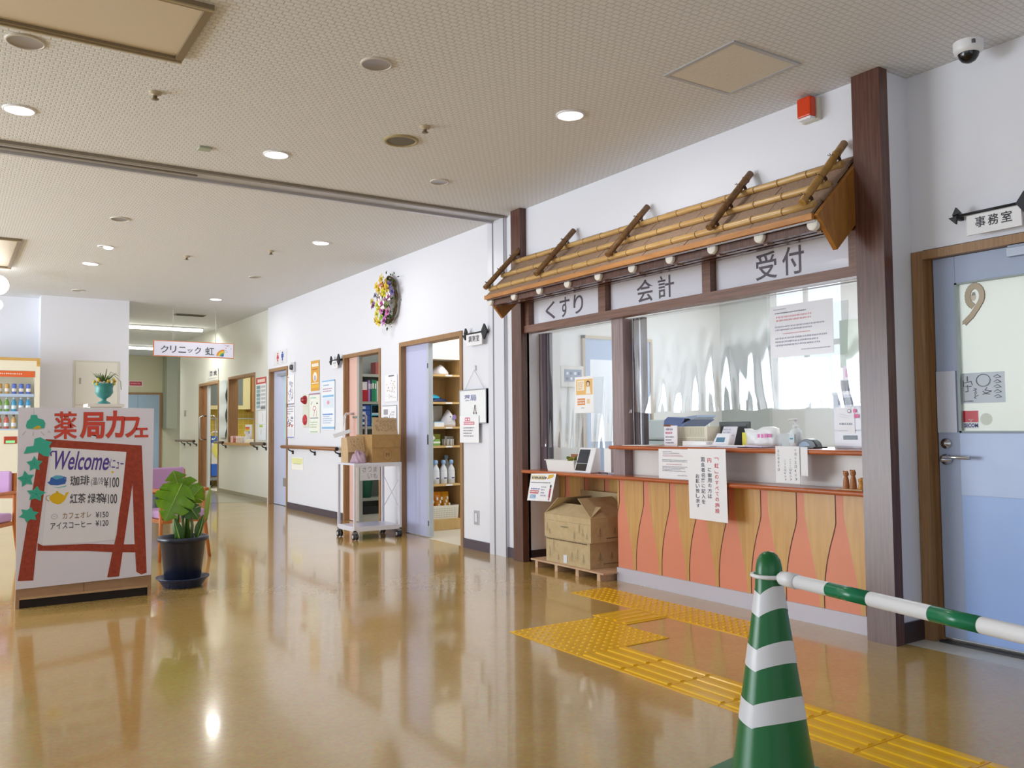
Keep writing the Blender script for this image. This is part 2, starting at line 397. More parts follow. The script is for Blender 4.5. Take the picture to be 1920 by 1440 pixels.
nt, bs = nodes(TILE); tc = nt.nodes.new('ShaderNodeTexCoord'); mp = nt.nodes.new('ShaderNodeMapping'); mp.inputs['Rotation'].default_value = (R(90), 0, 0)
br = nt.nodes.new('ShaderNodeTexBrick'); br.offset = 0; br.inputs['Scale'].default_value = 1; br.inputs['Brick Width'].default_value = .1; br.inputs['Row Height'].default_value = .1; br.inputs['Mortar Size'].default_value = .004
nt.links.new(tc.outputs['Object'], mp.inputs[0]); nt.links.new(mp.outputs[0], br.inputs['Vector'])
br.inputs['Color1'].default_value = lin('#d2b540'); br.inputs['Color2'].default_value = lin('#c9ab38'); br.inputs['Mortar'].default_value = lin('#e0cc7a')
nt.links.new(br.outputs['Color'], bs.inputs['Base Color']); bs.inputs['Roughness'].default_value = .3
structure('wall_clinic_room', MB().box(4.17, 17.5, 0, 6.2, 17.6, H, TILE))

# baseboards
BASE = M('#4d4350', .4)
b = MB()
for y0, y1 in ((6.43, 6.92), (8.25, 8.73), (9.79, 11.83), (6.0, 6.16)): b.box(3.988, y0, 0, 4.0, y1, .085, BASE)
structure('baseboard_right', b)
structure('baseboard_pillar', MB().box(3.955, 2.568, 0, 4.2, 2.58, .1, M('#3a2a2b', .4)))
b = MB()
for y0, y1 in ((12.75, 15.69), (17.13, 18.7)): b.box(4.04, y0, 0, 4.05, y1, .07, M('#9a917c', .5))
structure('baseboard_clinic', b)
structure('baseboard_counter', MB().box(4.015, 2.72, 0, 4.03, 4.775, .095, M('#cbc7d3', .45)))

# dark brown pillars that frame the reception
structure('trim_1', MB().box(3.93, 2.56, 0, 4.0, 2.72, H, BROWN))
structure('trim_2', MB().box(3.94, 5.86, 0, 4.02, 6.0, H, BROWN))
# steel frame of the fire shutter: jamb on the wall, slot across the ceiling
b = MB(); b.box(3.975, 6.16, 0, 4.0, 6.43, H, STEEL); b.box(3.972, 6.335, 0, 3.976, 6.35, H, M('#7d818c', .4)); b.box(3.972, 6.16, 0, 3.976, 6.17, H, M('#8d919c', .4))
structure('trim_3', b)
b = MB()
b.box(-6, 6.14, H-.02, 3.975, 6.165, H, M('#8b8378', .5)); b.box(-6, 6.2, H-.012, 3.975, 6.33, H, M('#b9b9bd', .4, .3)); b.box(-6, 6.33, H-.03, 3.975, 6.36, H, M('#c4c4ca', .35, .3))
b.box(-6, 6.165, H-.006, 3.975, 6.2, H, M('#6f675c', .6)); b.box(-6, 6.24, H-.02, 1.45, 6.262, H, M('#7c756c', .5))
structure('trim_4', b)

# ------------------------------------------------------------------ doors
def frame_parts(d, X, y0, y1, zt, wd=.045, depth=.14, mat=TRIM, name='door_frame'):
    b = MB()
    b.box(X-.012, y1-wd, 0, X+depth, y1, zt, mat); b.box(X-.012, y0, 0, X+depth, y0+wd, zt, mat); b.box(X-.012, y0+wd, zt-wd, X+depth, y1-wd, zt, mat)
    return obj(name, b, d)
BLUE = M('#aab3cf', .4)
BLUE2 = M('#98a4c8', .4)
# office door (right edge of the picture)
d = thing('door_1', None, None, (4.2, 2.05, 0), kind='structure')
b = MB(); b.box(4.188, 2.515, 0, 4.3, 2.575, 1.985, TRIM); b.box(4.188, 1.5, 1.94, 4.3, 2.515, 1.985, TRIM); b.box(4.188, 1.45, 0, 4.3, 1.5, 1.985, TRIM); b.box(4.225, 2.49, 0, 4.3, 2.515, 1.94, wood('door_trim_wood_dark', '#7a5736', '#8f6a45', (6, 6, .25), 14))
obj('door_frame', b, d)
b = MB(); X0, X1 = 4.235, 4.275; LFR = M('#a6b4d2', .4)
b.box(X0, 2.375, .02, X1, 2.488, 1.938, LFR); b.box(X0, 1.505, 1.8, X1, 2.375, 1.938, LFR); b.box(X0, 1.505, .02, X1, 2.375, 1.05, LFR)
lf = obj('door_leaf', b, d, bev=.002)
b = MB(); b.box(4.231, 1.56, .74, 4.236, 2.375, 1.045, M('#b6c8f0', .35)); obj('upper_kick_plate', b, lf)
b = MB(); b.box(4.233, 1.56, .03, 4.236, 2.375, .738, M('#9ab8f0', .35)); obj('lower_kick_plate', b, lf)  # bluer plate colour also carries the cool light falling here
b = MB(); b.box(4.226, 2.385, 1.05, 4.2355, 2.485, 1.36, M('#c9cee0', .35))
obj('push_plate', b, lf)
FROST = bpy.data.materials.new('frosted_glass'); nt, bs = nodes(FROST)
bs.inputs['Base Color'].default_value = lin('#f8fdf9'); bs.inputs['Roughness'].default_value = .6; bs.inputs['Transmission Weight'].default_value = .85
b = MB(); b.box(4.25, 1.7, 1.05, 4.258, 2.375, 1.8, FROST); obj('frosted_pane', b, d)
b = MB()
for a in ((2.363, 1.05, 2.375, 1.8), (1.7, 1.05, 2.375, 1.058), (1.7, 1.792, 2.375, 1.8)): b.box(4.228, a[0], a[1], 4.26, a[2], a[3], M('#9aa6a8', .4))
obj('pane_bead', b, d)
b = MB(); Tm = frame((4.235, 2.445, .995), (0, -1, 0), (0, 0, 1)); b.lathe([(.026, 0), (.026, .012), (.012, .014), (.012, .02), (.0, .02)], None, CHROME, 20, Tm); obj('lock_cylinder', b, d)
b = MB(); Tm = frame((4.235, 2.445, .915), (0, -1, 0), (0, 0, 1)); b.lathe([(.028, 0), (.028, .014), (.014, .02), (.012, .05), (0, .052)], None, CHROME, 20, Tm)
b.tube([(4.19, 2.45, .925), (4.183, 2.43, .928), (4.18, 2.38, .928), (4.182, 2.30, .926)], .009, CHROME); obj('lever_handle', b, d)
b = MB(); b.box(4.2, 1.75, 1.885, 4.235, 2.10, 1.925, M('#9aa0ad', .35, .5)); b.box(4.19, 1.8, 1.925, 4.2, 2.09, 1.935, M('#7f8693', .35, .5)); obj('door_closer', b, d)
b = MB(); b.box(4.2, 1.5, -.005, 4.28, 2.5, .008, M('#2b2a2d', .5)); obj('threshold', b, d)
# pharmacy store door
d = thing('door_2', None, None, (4.0, 7.58, 0), kind='structure')
frame_parts(d, 4.0, 6.92, 8.25, 2.0, .045, .12)
b = MB(); b.box(4.05, 7.735, .01, 4.09, 8.205, 1.955, M('#c3c8ea', .4)); lf = obj('door_leaf', b, d)
b = MB(); b.box(4.046, 7.69, .01, 4.094, 7.735, 1.955, M('#c2cbd9', .35, .2)); obj('leaf_edge', b, lf)
b = MB(); b.box(4.044, 7.7, .93, 4.047, 7.725, 1.03, M('#3c4048', .4)); b.box(4.044, 7.7, 1.7, 4.047, 7.72, 1.75, M('#4a4e56', .4)); b.box(4.044, 7.7, .12, 4.047, 7.72, .17, M('#4a4e56', .4)); obj('latch_plate', b, lf)
b = MB(); b.tube([(4.1, 7.12, 1.9), (4.16, 7.08, 1.86), (4.2, 6.98, 1.87)], .012, M('#6d7078', .35, .6)); b.ball((4.11, 7.12, 1.9), .02, M('#55585f', .4)); obj('closer_arm', b, d)
# supply room door
d = thing('door_3', None, None, (4.0, 9.26, 0), kind='structure')
frame_parts(d, 4.0, 8.73, 9.79, 1.985, .04, .12)
b = MB(); b.box(4.05, 9.50, .01, 4.085, 9.74, 1.945, M('#e8bfb4', .45)); lf = obj('door_leaf', b, d)
b = MB(); b.box(4.046, 9.44, .01, 4.089, 9.50, 1.945, M('#a9aaa6', .4)); obj('leaf_edge', b, lf)
b = MB(); b.box(4.03, 9.50, 1.22, 4.05, 9.60, 1.245, CHROME); obj('latch', b, lf)
# toilet door
d = thing('door_4', None, None, (4.0, 12.25, 0), kind='structure')
frame_parts(d, 4.0, 11.83, 12.67, 1.99, .045, .12)
b = MB(); b.box(4.06, 11.875, .01, 4.1, 12.63, 1.945, M('#c4cbe8', .4)); lf = obj('door_leaf', b, d)
b = MB(); b.box(4.056, 11.95, .95, 4.06, 12.2, 1.9, M('#bcd3e6', .3)); obj('leaf_window', b, lf)
b = MB(); b.box(4.055, 11.93, .28, 4.06, 12.2, .4, M('#8e8d8c', .5)); obj('vent_grille', b, lf)
b = MB(); b.box(4.0, 11.9, 1.86, 4.06, 12.3, 1.9, M('#9298ac', .35, .4)); obj('door_closer', b, d)
# clinic door, slid open
d = thing('door_5', None, None, (4.05, 16.4, 0), kind='structure')
frame_parts(d, 4.05, 15.69, 17.13, 1.98, .05, .12)
b = MB(); b.box(4.1, 16.74, .01, 4.14, 17.08, 1.93, M('#9c6a44', .45)); lf = obj('door_leaf', b, d)
b = MB(); b.box(4.1, 16.64, .01, 4.14, 16.74, 1.93, M('#cfd3d8', .35, .3)); obj('leaf_edge', b, lf)
b = MB(); b.tube([(4.1, 16.78, 1.36), (4.0, 16.75, 1.36), (3.97, 16.74, 1.33), (3.97, 16.74, .95), (4.0, 16.75, .92), (4.1, 16.78, .92)], .014, CHROME, 8); obj('pull_handle', b, lf)
b = MB(); b.tube([(4.14, 16.70, 1.36), (4.22, 16.70, 1.36), (4.25, 16.70, 1.33), (4.25, 16.70, .95), (4.22, 16.70, .92), (4.14, 16.70, .92)], .014, CHROME, 8); obj('pull_handle', b, lf)
# blue door at the corridor's far end
d = thing('door_6', None, None, (3.95, 22.4, 0), kind='structure')
b = MB(); b.box(3.3, 22.36, 0, 3.35, 22.42, 2.02, TRIM); b.box(4.35, 22.36, 0, 4.41, 22.42, 2.02, TRIM); b.box(3.35, 22.36, 1.97, 4.35, 22.42, 2.02, TRIM); obj('door_frame', b, d)
b = MB(); b.box(3.35, 22.375, .01, 4.35, 22.4, 1.97, M('#a6bcd6', .4)); lf = obj('door_leaf', b, d)
b = MB(); b.box(3.85, 22.371, .01, 3.857, 22.376, 1.97, M('#7f95b3', .4)); obj('leaf_joint', b, lf)
# clinic reception opening in the wall
d = thing('window_1', None, None, (4.05, 14.3, .85), kind='structure')
b = MB(); b.box(4.04, 15.02, .87, 4.2, 15.07, 2.0, TRIM); b.box(4.04, 13.53, .87, 4.2, 13.57, 2.0, TRIM); b.box(4.04, 13.57, 1.96, 4.2, 15.02, 2.0, TRIM); obj('window_frame', b, d)
b = MB(); b.box(3.98, 13.5, .84, 4.3, 15.1, .88, wood('clinic_sill_wood', '#b9894f', '#caa066', (3, .4, 3), 10)); obj('window_sill', b, d)
# ================================================================== reception: counter, window, header, canopy
# counter below the ledge: bottle-shaped salmon inlays in honey-coloured wood
DK = M('#5e2318', .6)
def joint(k, zt, zb):
    """joint line k from top to bottom (y, z)"""
    y = 4.582-.256*k
    c = [(0.085, 1), (0.085, .74), (.07, .66), (.045, .54), (.022, .40), (.008, .27), (0, .14), (0, 0)]
    return [(y-a, zb+(zt-zb)*t) for a, t in c]
def soft(k, zt, zb):
    y = 4.355-.256*k
    c = [(-.092, 1), (-.09, .80), (-.075, .68), (-.05, .48), (-.025, .30), (-.004, .12), (0, 0)]
    return [(y-a, zb+(zt-zb)*t) for a, t in c]
def panel(b, X, k, zt, zb, ymax=None, ymin=None):
    F = lambda p: (X, min(max(p[0], ymin), ymax), p[1])
    J = joint(k, zt, zb); S = soft(k, zt, zb); J2 = joint(k+1, zt, zb)
    def strip(A, B, m, x=0):
        n = 24
        def at(L, t):
            z = zb+(zt-zb)*t
            for (y0, z0), (y1, z1) in zip(L, L[1:]):
                if z1-1e-9 <= z <= z0+1e-9: return y0+(y1-y0)*((z0-z)/(z0-z1) if z0 > z1 else 0)
            return L[-1][0]
        vs = []; 
        for i in range(n+1):
            t = i/n; vs += [(X-x, min(max(at(A, t), ymin), ymax), zb+(zt-zb)*t), (X-x, min(max(at(B, t), ymin), ymax), zb+(zt-zb)*t)]
        b.add(vs, [(2*i, 2*i+1, 2*i+3, 2*i+2) for i in range(n)], m)
    strip(J, S, SALMON); strip(S, J2, PANELW)
    strip([(y+.003, z) for y, z in J], [(y-.003, z) for y, z in J], DK, .0012)
ct = thing('reception_counter', 'long reception counter fronted with salmon bottle shapes on honey wood, between the brown pillars', 'counter', (4.03, 3.75, 0))
b = MB()
for k in range(-1, 8): panel(b, 4.03, k, .7205, .09, 4.775, 2.72)
obj('front_panel', b, ct)
b = MB(); b.box(4.0305, 2.72, 0, 4.05, 4.775, .7205, PANELW); b.box(4.05, 4.755, 0, 4.33, 4.775, .7205, SALMON); obj('carcass', b, ct)
b = MB()
ct2 = thing('counter_bay_panel', 'panelled back of the open counter bay behind the cardboard boxes', 'counter', (4.33, 5.3, 0))
for k in range(-6, 1): panel(b, 4.315, k, .7205, .06, 5.86, 4.775)
obj('front_panel', b, ct2)
b = MB(); b.box(4.3155, 4.776, 0, 4.34, 5.86, .7205, PANELW); obj('back_board', b, ct2)
b = MB(); b.box(4.115, 2.72, .7505, 4.14, 4.70, .9315, M('#ebe9e6', .4)); obj('counter_upstand', b, None, 'white upright panel between the two reddish wood ledges', 'counter panel')
# the side wall of the bay and the reveal above the lower ledge
b = MB(); b.box(4.02, 5.862, 0, 4.34, 5.90, 2.14, WALLI); structure('wall_reception_reveal', b)
structure('baseboard_reveal', MB().box(4.02, 5.85, 0, 4.315, 5.862, .09, M('#33262a', .4)))
# ledges
def ledge(name, label, x0, x1, y0, y1, z0, z1, roundend=None):
    b = MB(); r = (z1-z0)/2; zc = (z0+z1)/2
    prof = [(x0+r-r*math.cos(a), zc+r*math.sin(a)) for a in [(-PI/2)+PI*i/10 for i in range(11)]] + [(x1, z1), (x1, z0)]
    # profile in (x, z), pushed along -y
    F = Matrix(((1, 0, 0, 0), (0, 0, -1, y1), (0, 1, 0, 0), (0, 0, 0, 1)))
    b.prism(prof[::-1], F, y1-y0, LEDGE)
    if roundend: b.lathe([(0, -r), (r*.7, -r*.75), (r, 0), (r*.7, r*.75), (0, r)], (x0+r, y1, zc), LEDGE, 14)
    o = obj(name, b, None, label, 'counter ledge')
    return o
ledge('counter_ledge', 'lower polished reddish wood ledge running the full width of the reception', 3.93, 4.36, 2.72, 5.86, .722, .750)
ledge('counter_ledge', 'upper polished reddish wood ledge in front of the large reception window', 3.965, 4.42, 2.72, 4.785, .932, .960, True)
# header: brown frame, three white sign boards
b = MB()
b.box(3.97, 2.72, 1.872, 4.06, 5.86, 1.93, RAIL)
for y0, y1 in ((5.805, 5.86), (4.82, 4.90), (3.79, 3.86), (2.72, 2.80)): b.box(3.98, y0, 1.93, 4.06, y1, 2.16, BROWN if False else RAIL)
b.box(3.98, 2.72, 2.13, 4.06, 5.86, 2.18, BROWN)
structure('trim_5', b)
SIGNP = M('#eceaf4', .12)
INK = M('#5d535c', .5)
for y1, y0, st, tx, lab in ((5.80, 4.905, 'くすり', [('く', 5.63, 5.50, 1.957, 2.10), ('す', 5.44, 5.31, 1.955, 2.112), ('り', 5.26, 5.14, 1.962, 2.112)], 'white header sign board lettered くすり above the left reception window'),
                            (4.815, 3.865, '会計', [('会', 4.53, 4.36, 1.955, 2.112), ('計', 4.315, 4.16, 1.957, 2.112)], 'white header sign board lettered 会計, middle one under the bamboo canopy'),
                            (3.785, 2.805, '受付', [('受', 3.468, 3.31, 1.955, 2.118), ('付', 3.272, 3.12, 1.955, 2.118)], 'white header sign board lettered 受付 at the right end of the canopy')):
    F = wallF(4.03, y1, 1.93)
    o = sheet('header_sign', lab, 'sign', F, y1-y0, .2, None, SIGNP, .01, 'header sign boards')
    d = MB(); [d.text(F, c, y1-a, z0-1.93, y1-c0, z1-1.93, INK, .01, z=.002) for c, a, c0, z0, z1 in tx]; obj('lettering', d, o)
# window posts and sliding glass
b = MB(); b.box(4.04, 4.70, .75, 4.13, 4.825, 1.872, wood('mullion_wood', '#85706c', '#a39193', (6, 6, .25), 12, .35)); structure('trim_6', b)
b = MB(); b.box(4.12, 5.845, .75, 4.165, 5.862, 1.872, BROWN); b.box(4.12, 5.77, .75, 4.15, 5.845, 1.872, M('#6b5a62', .35)); structure('trim_7', b)
d = thing('window_2', None, None, (4.15, 5.3, .75), kind='structure')
b = MB(); b.box(4.13, 5.745, .752, 4.16, 5.77, 1.87, CHROME); b.box(4.13, 5.725, .752, 4.16, 5.742, 1.87, M('#55525a', .3)); obj('sliding_stile', b, d)
b = MB(); b.box(4.145, 4.82, .752, 4.15, 5.725, 1.87, GLASS); obj('glass_pane', b, d)
d = thing('window_3', None, None, (4.15, 3.7, .96), kind='structure')
b = MB()
for i, (y, m) in enumerate(((4.685, M('#4a4348', .3)), (4.665, CHROME), (4.645, M('#63595c', .3)), (4.62, CHROME), (4.60, M('#4a4348', .3)))): b.box(4.12, y-.018, .962, 4.165, y, 1.872, m)
obj('sliding_stile', b, d)
b = MB(); b.box(4.155, 2.72, .962, 4.16, 4.6, 1.872, GLASS); obj('glass_pane', b, d)
# clear plastic droplet curtains, wrinkled towards the hem
def curtain(label, X, y1, y0, ztop, zbot, seed, amp):
    q = random.Random(seed); ny, nz = 110, 26; b = MB(); vs = []
    ph = [(q.uniform(0, 6.28), q.uniform(14, 55), q.uniform(.2, 1)) for _ in range(7)]
    ph2 = [(q.uniform(0, 6.28), q.uniform(3, 9), q.uniform(.2, 1)) for _ in range(3)]
    for i in range(nz+1):
        t = i/nz; a = amp*(max(0, t-.18)**1.3)
        for j in range(ny+1):
            s = j/ny; y = y1+(y0-y1)*s
            dx = sum(math.sin(p+f*s*(y1-y0)+1.2*math.sin(3*t+p))*g for p, f, g in ph)/7*a + sum(math.sin(p+f*s+2*t)*g for p, f, g in ph2)*a*.35
            vs.append((X+dx, y, ztop+(zbot-ztop)*t+.006*math.sin(s*40)*t))
    b.add(vs, [(i*(ny+1)+j, i*(ny+1)+j+1, (i+1)*(ny+1)+j+1, (i+1)*(ny+1)+j) for i in range(nz) for j in range(ny)], PVC, True)
    o = obj('droplet_curtain', b, None, label, 'plastic curtain')
    h = MB(); h.tube([(X, y1, ztop), (X, y0, ztop)], .004, M('#d8dce0', .4)); obj('hanging_rod', h, o)
    return o
curtain('clear plastic droplet curtain hanging wrinkled across the large right reception window', 4.09, 4.69, 2.80, 1.868, 1.19, 3, .045)
curtain('clear plastic droplet curtain hanging over the narrow left reception window', 4.085, 5.80, 4.84, 1.868, .935, 9, .032)

# bamboo and shingle canopy over the header
cn = thing('canopy', 'little pent canopy of cedar shingles and bamboo poles over the reception signs', 'canopy', (4.0, 4.33, 2.0))
YL, YR = 5.90, 2.745
def sl(x): return 2.135+(x-3.635)*1.0          # roof plane height at x
b = MB()
for y, t in ((YR, .028), (YL, .028)):
    pts = [(3.995, 2.50), (3.625, 2.15), (3.775, 1.985), (3.995, 2.19)]
    F = Matrix(((1, 0, 0, 0), (0, 0, -1, y), (0, 1, 0, 0), (0, 0, 0, 1)))
    b = MB(); b.prism([(p[0], p[1]) for p in pts][::1] if False else pts, F, t, KNOT); obj('gable_board', b, cn, bev=.003)
b = MB(); b.box(3.612, YR, 2.128, 3.635, YL, 2.160, PINE); obj('eave_board', b, cn, bev=.002)
b = MB(); q = random.Random(5)
rows = [(3.625+.095*i, 3.625+.095*(i+1)+.02) for i in range(4)]
n0 = Vector((-1, 0, 1)).normalized()
for i, (xa, xb) in enumerate(rows):
    y = YL-.01; off = .005+.004*i
    while y > YR+.02:
        wd = q.uniform(.17, .27); y2 = max(y-wd, YR); dz = q.uniform(0, .003)
        lift = n0*(.013+dz); base = n0*.0
        xb2 = min(xb, 3.995)
        a = [Vector((xa, y, sl(xa)+.016)), Vector((xa, y2+.004, sl(xa)+.016)), Vector((xb2, y2+.004, sl(xb2)+.008)), Vector((xb2, y, sl(xb2)+.008))]
        vs = a+[p+lift for p in a]
        b.add(vs, [(0, 3, 2, 1), (4, 5, 6, 7), (0, 1, 5, 4), (1, 2, 6, 5), (2, 3, 7, 6), (3, 0, 4, 7)], SHINGLE)
        y = y2
obj('shingle_roof', b, cn)
b = MB(); b.add([(3.636, YR, sl(3.636)), (3.636, YL, sl(3.636)), (3.995, YL, sl(3.995)), (3.995, YR, sl(3.995)), (3.64, YR, sl(3.64)-.02), (3.64, YL, sl(3.64)-.02), (3.995, YL, sl(3.995)-.02), (3.995, YR, sl(3.995)-.02)],
            [(0, 1, 2, 3), (7, 6, 5, 4), (0, 4, 5, 1), (3, 2, 6, 7)], BROWN); obj('roof_deck', b, cn)
b = MB(); b.box(3.665, YR+.02, 2.08, 3.70, YL-.02, 2.145, BROWN); obj('eave_purlin', b, cn)
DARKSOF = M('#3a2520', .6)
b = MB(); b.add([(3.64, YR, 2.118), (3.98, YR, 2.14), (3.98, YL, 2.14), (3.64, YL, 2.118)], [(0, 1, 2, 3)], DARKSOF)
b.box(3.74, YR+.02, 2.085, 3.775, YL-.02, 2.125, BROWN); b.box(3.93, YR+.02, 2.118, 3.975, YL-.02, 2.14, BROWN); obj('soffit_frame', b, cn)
LOGC = M('#e9e4dc', .5); LOG = M('#8f7558', .6)
for i in range(10):
    y = 5.869-i*.3445
    F = frame((3.655, y, 2.112), (0, -1, 0), (0, 0, 1))
    b = MB(); b.add([(3.70, y-.012, 2.072), (3.70, y+.012, 2.072), (3.93, y+.012, 2.118), (3.93, y-.012, 2.118), (3.70, y-.012, 2.10), (3.70, y+.012, 2.10), (3.93, y+.012, 2.14), (3.93, y-.012, 2.14)], [(0, 1, 2, 3), (7, 6, 5, 4), (0, 4, 5, 1), (1, 5, 6, 2), (2, 6, 7, 3), (3, 7, 4, 0)], M('#94776a', .5)); jo = obj('joist', b, cn)
    b = MB(); b.lathe([(.0315, 0), (.0315, -.1)], None, LOG, 18, F); lo = obj('log_end', b, cn)
    b = MB(); b.lathe([(0, .012), (.030, .012), (.033, .009), (.033, -.014)], None, LOGC, 20, F); obj('white_cap', b, lo)
def bamboo(p0, p1, r, m, nn, seed):
    q = random.Random(seed); p0, p1 = Vector(p0), Vector(p1); L = (p1-p0).length; path = []; rs = []; t = 0; st = q.uniform(.1, .25)
    nodes_ = []; s = st
    while s < L-.02: nodes_.append(s); s += nn*q.uniform(.85, 1.15)
    ss = sorted([0, L]+[x for a in nodes_ for x in (a-.012, a-.004, a, a+.004, a+.012)])
    ss = [x for x in ss if 0 <= x <= L]
    for s in ss:
        k = min([abs(s-a) for a in nodes_] or [1]); rr = r*(1.14 if k < .001 else (1.02 if k < .006 else 1.0))
        path.append(p0+(p1-p0)*(s/L)); rs.append(rr)
    b = MB(); b.tube(path, rs, m, 12)
    for a in nodes_:
        c = p0+(p1-p0)*(a/L); dr = (p1-p0).normalized(); b.tube([c-dr*.0015, c+dr*.0015], r*1.16, BAMBOOD, 12)
    return b
for x, z, r, sd in ((3.905, 2.462, .019, 1), (3.785, 2.338, .0185, 2), (3.667, 2.218, .0195, 3)):
    obj('bamboo_pole', bamboo((x, 5.895, z), (x, 2.765, z), r, BAMBOO, .2, sd), cn)
TIE = M('#4f3220', .7)
for i, y in enumerate((5.885, 5.17, 4.343, 3.441, 2.80)):
    m = BAMBOOD if i < 4 else wood('bamboo_mid', '#9a7338', '#b98d4c', (3, 3, 3), 10, .4)
    ro = obj('bamboo_rafter', bamboo((3.612, y, 2.222), (3.972, y, 2.592), .021, m, .19, 20+i), cn)
    for x, z in ((3.667, 2.218), (3.785, 2.338), (3.905, 2.462)):
        b = MB(); c = Vector((x-.012, y, z+.030)); d1 = Vector((1, 0, 1)).normalized()
        for o2 in (-.009, 0, .009):
            cc = c+d1*o2; n1 = Vector((-1, 0, 1)).normalized()
            b.tube([cc+(n1*math.cos(a)+Vector((0, 1, 0))*math.sin(a))*.0235-n1*.004 for a in [2*PI*k/14 for k in range(15)]], .0032, TIE, 6, False)
        b.tube([c+Vector((-.02, .0, .012)), c+Vector((-.034, .012, .03))], .002, TIE, 5); b.tube([c+Vector((-.02, .0, .012)), c+Vector((-.04, -.014, .02))], .002, TIE, 5); b.tube([c+Vector((-.02, .0, .012)), c+Vector((-.025, .03, .028))], .002, TIE, 5)
        obj('rope_tie', b, ro)
# ================================================================== ceiling fixtures
ELAMP = M('#fffdf4', .4, emit=9)
def downlight(x, y, r, lit, label, power=7):
    t = thing('downlight', label, 'ceiling light', (x, y, H), 0, 'lit ceiling downlights' if lit else 'unlit ceiling downlights')
    b = MB(); b.lathe([(r*1.14, 0), (r*1.14, -.006), (r*1.02, -.010), (r, -.008), (r*.98, -.003)], (x, y, H), WHITEP if lit else M('#cfc8bb', .5), 32); obj('trim_ring', b, t)
    b = MB()
    if lit:
        b.lathe([(r*1.0, -.006), (r*.6, -.009), (0, -.010)], (x, y, H), ELAMP, 32); obj('diffuser', b, t)
        l = bpy.data.lights.new('downlight_bulb', 'AREA'); l.shape = 'DISK'; l.size = r*1.8; l.energy = power; l.color = (1, .98, .95)
        o = bpy.data.objects.new('downlight_bulb', l); COL.objects.link(o); o.parent = t; o.location = (0, 0, -.013)
    else:
        b.lathe([(r*1.0, -.006), (r*.8, -.003), (0, -.002)], (x, y, H), M('#9d9a9b', .3, .4), 32); obj('reflector', b, t)
    return t
for x, y, lab in ((0.307, 5.503, 'glowing downlight at the far left edge of the near ceiling'), (1.786, 5.532, 'glowing downlight just in front of the shutter slot, left of the lobby middle'),
                  (3.005, 3.931, 'glowing downlight nearest the bamboo canopy'), (3.023, 7.978, 'glowing downlight beyond the shutter slot, above the wreath wall'),
                  (1.272, 10.243, 'glowing downlight deep in the far ceiling, left of the unlit row'), (3.1, 12.209, 'glowing downlight before the hanging clinic sign')):
    downlight(x, y, .074, True, lab)
for x, y, r, lab in ((1.756, 3.876, .07, 'unlit grey downlight nearest the middle of the near ceiling'), (3.006, 5.527, .062, 'unlit downlight close to the shutter slot near the canopy'),
                     (.272, 4.511, .075, 'unlit downlight beside the big beige light panel'), (1.208, 7.937, .07, 'unlit downlight first beyond the shutter slot on the left'),
                     (1.386, 12.276, .07, 'unlit downlight in front of the white end wall'), (3.035, 10.18, .062, 'unlit downlight above the toilet door side of the far ceiling')):
    downlight(x, y, r, False, lab)
t = thing('spotlight', 'small half-lit swivel spotlight in the far ceiling', 'ceiling light', (1.275, 9.215, H))
b = MB(); b.lathe([(.075, 0), (.075, -.006), (.055, -.009), (.05, -.003)], (1.275, 9.215, H), WHITEP, 28); obj('trim_ring', b, t)
b = MB(); b.ball((1.30, 9.215, H-.008), .045, M('#f6f6ff', .4, emit=2.5), 16, 8, (1, 1, .5)); obj('lamp', b, t)
t = thing('ceiling_speaker', 'round olive-rimmed speaker grille in the near ceiling', 'speaker', (2.365, 4.852, H))
b = MB(); b.lathe([(.112, 0), (.108, -.010), (.094, -.012), (.09, -.004)], (2.365, 4.852, H), M('#a8996f', .5), 36); obj('rim', b, t)
b = MB(); b.lathe([(.092, -.005), (.05, -.007), (0, -.008)], (2.365, 4.852, H), M('#6f6a5c', .7), 36); obj('grille', b, t)
for x, y, lab in ((.902, 4.842, 'small sprinkler head between the light panel and the shutter slot'), (2.377, 4.549, 'small sprinkler head beside the round speaker'),
                  (2.725, 8.597, 'small sprinkler head beyond the shutter slot by the far downlight'), (2.061, 9.305, 'small sprinkler head in the middle of the far ceiling')):
    t = thing('sprinkler_head', lab, 'sprinkler', (x, y, H), 0, 'ceiling sprinklers')
    b = MB(); b.lathe([(.034, 0), (.03, -.012), (.012, -.016), (.012, -.02)], (x, y, H), M('#b9aa90', .5), 20); obj('escutcheon', b, t)
    b = MB(); b.lathe([(.012, -.02), (.010, -.034), (.02, -.036), (.02, -.039), (0, -.04)], (x, y, H), M('#7c7058', .4, .5), 16); obj('deflector', b, t)
obj('ceiling_sensor', MB().box(1.315, 5.61, H-.014, 1.395, 5.68, H, M('#aab3a2', .5)), None, 'small square greyish green sensor plate in front of the shutter slot', 'sensor', bev=.004)
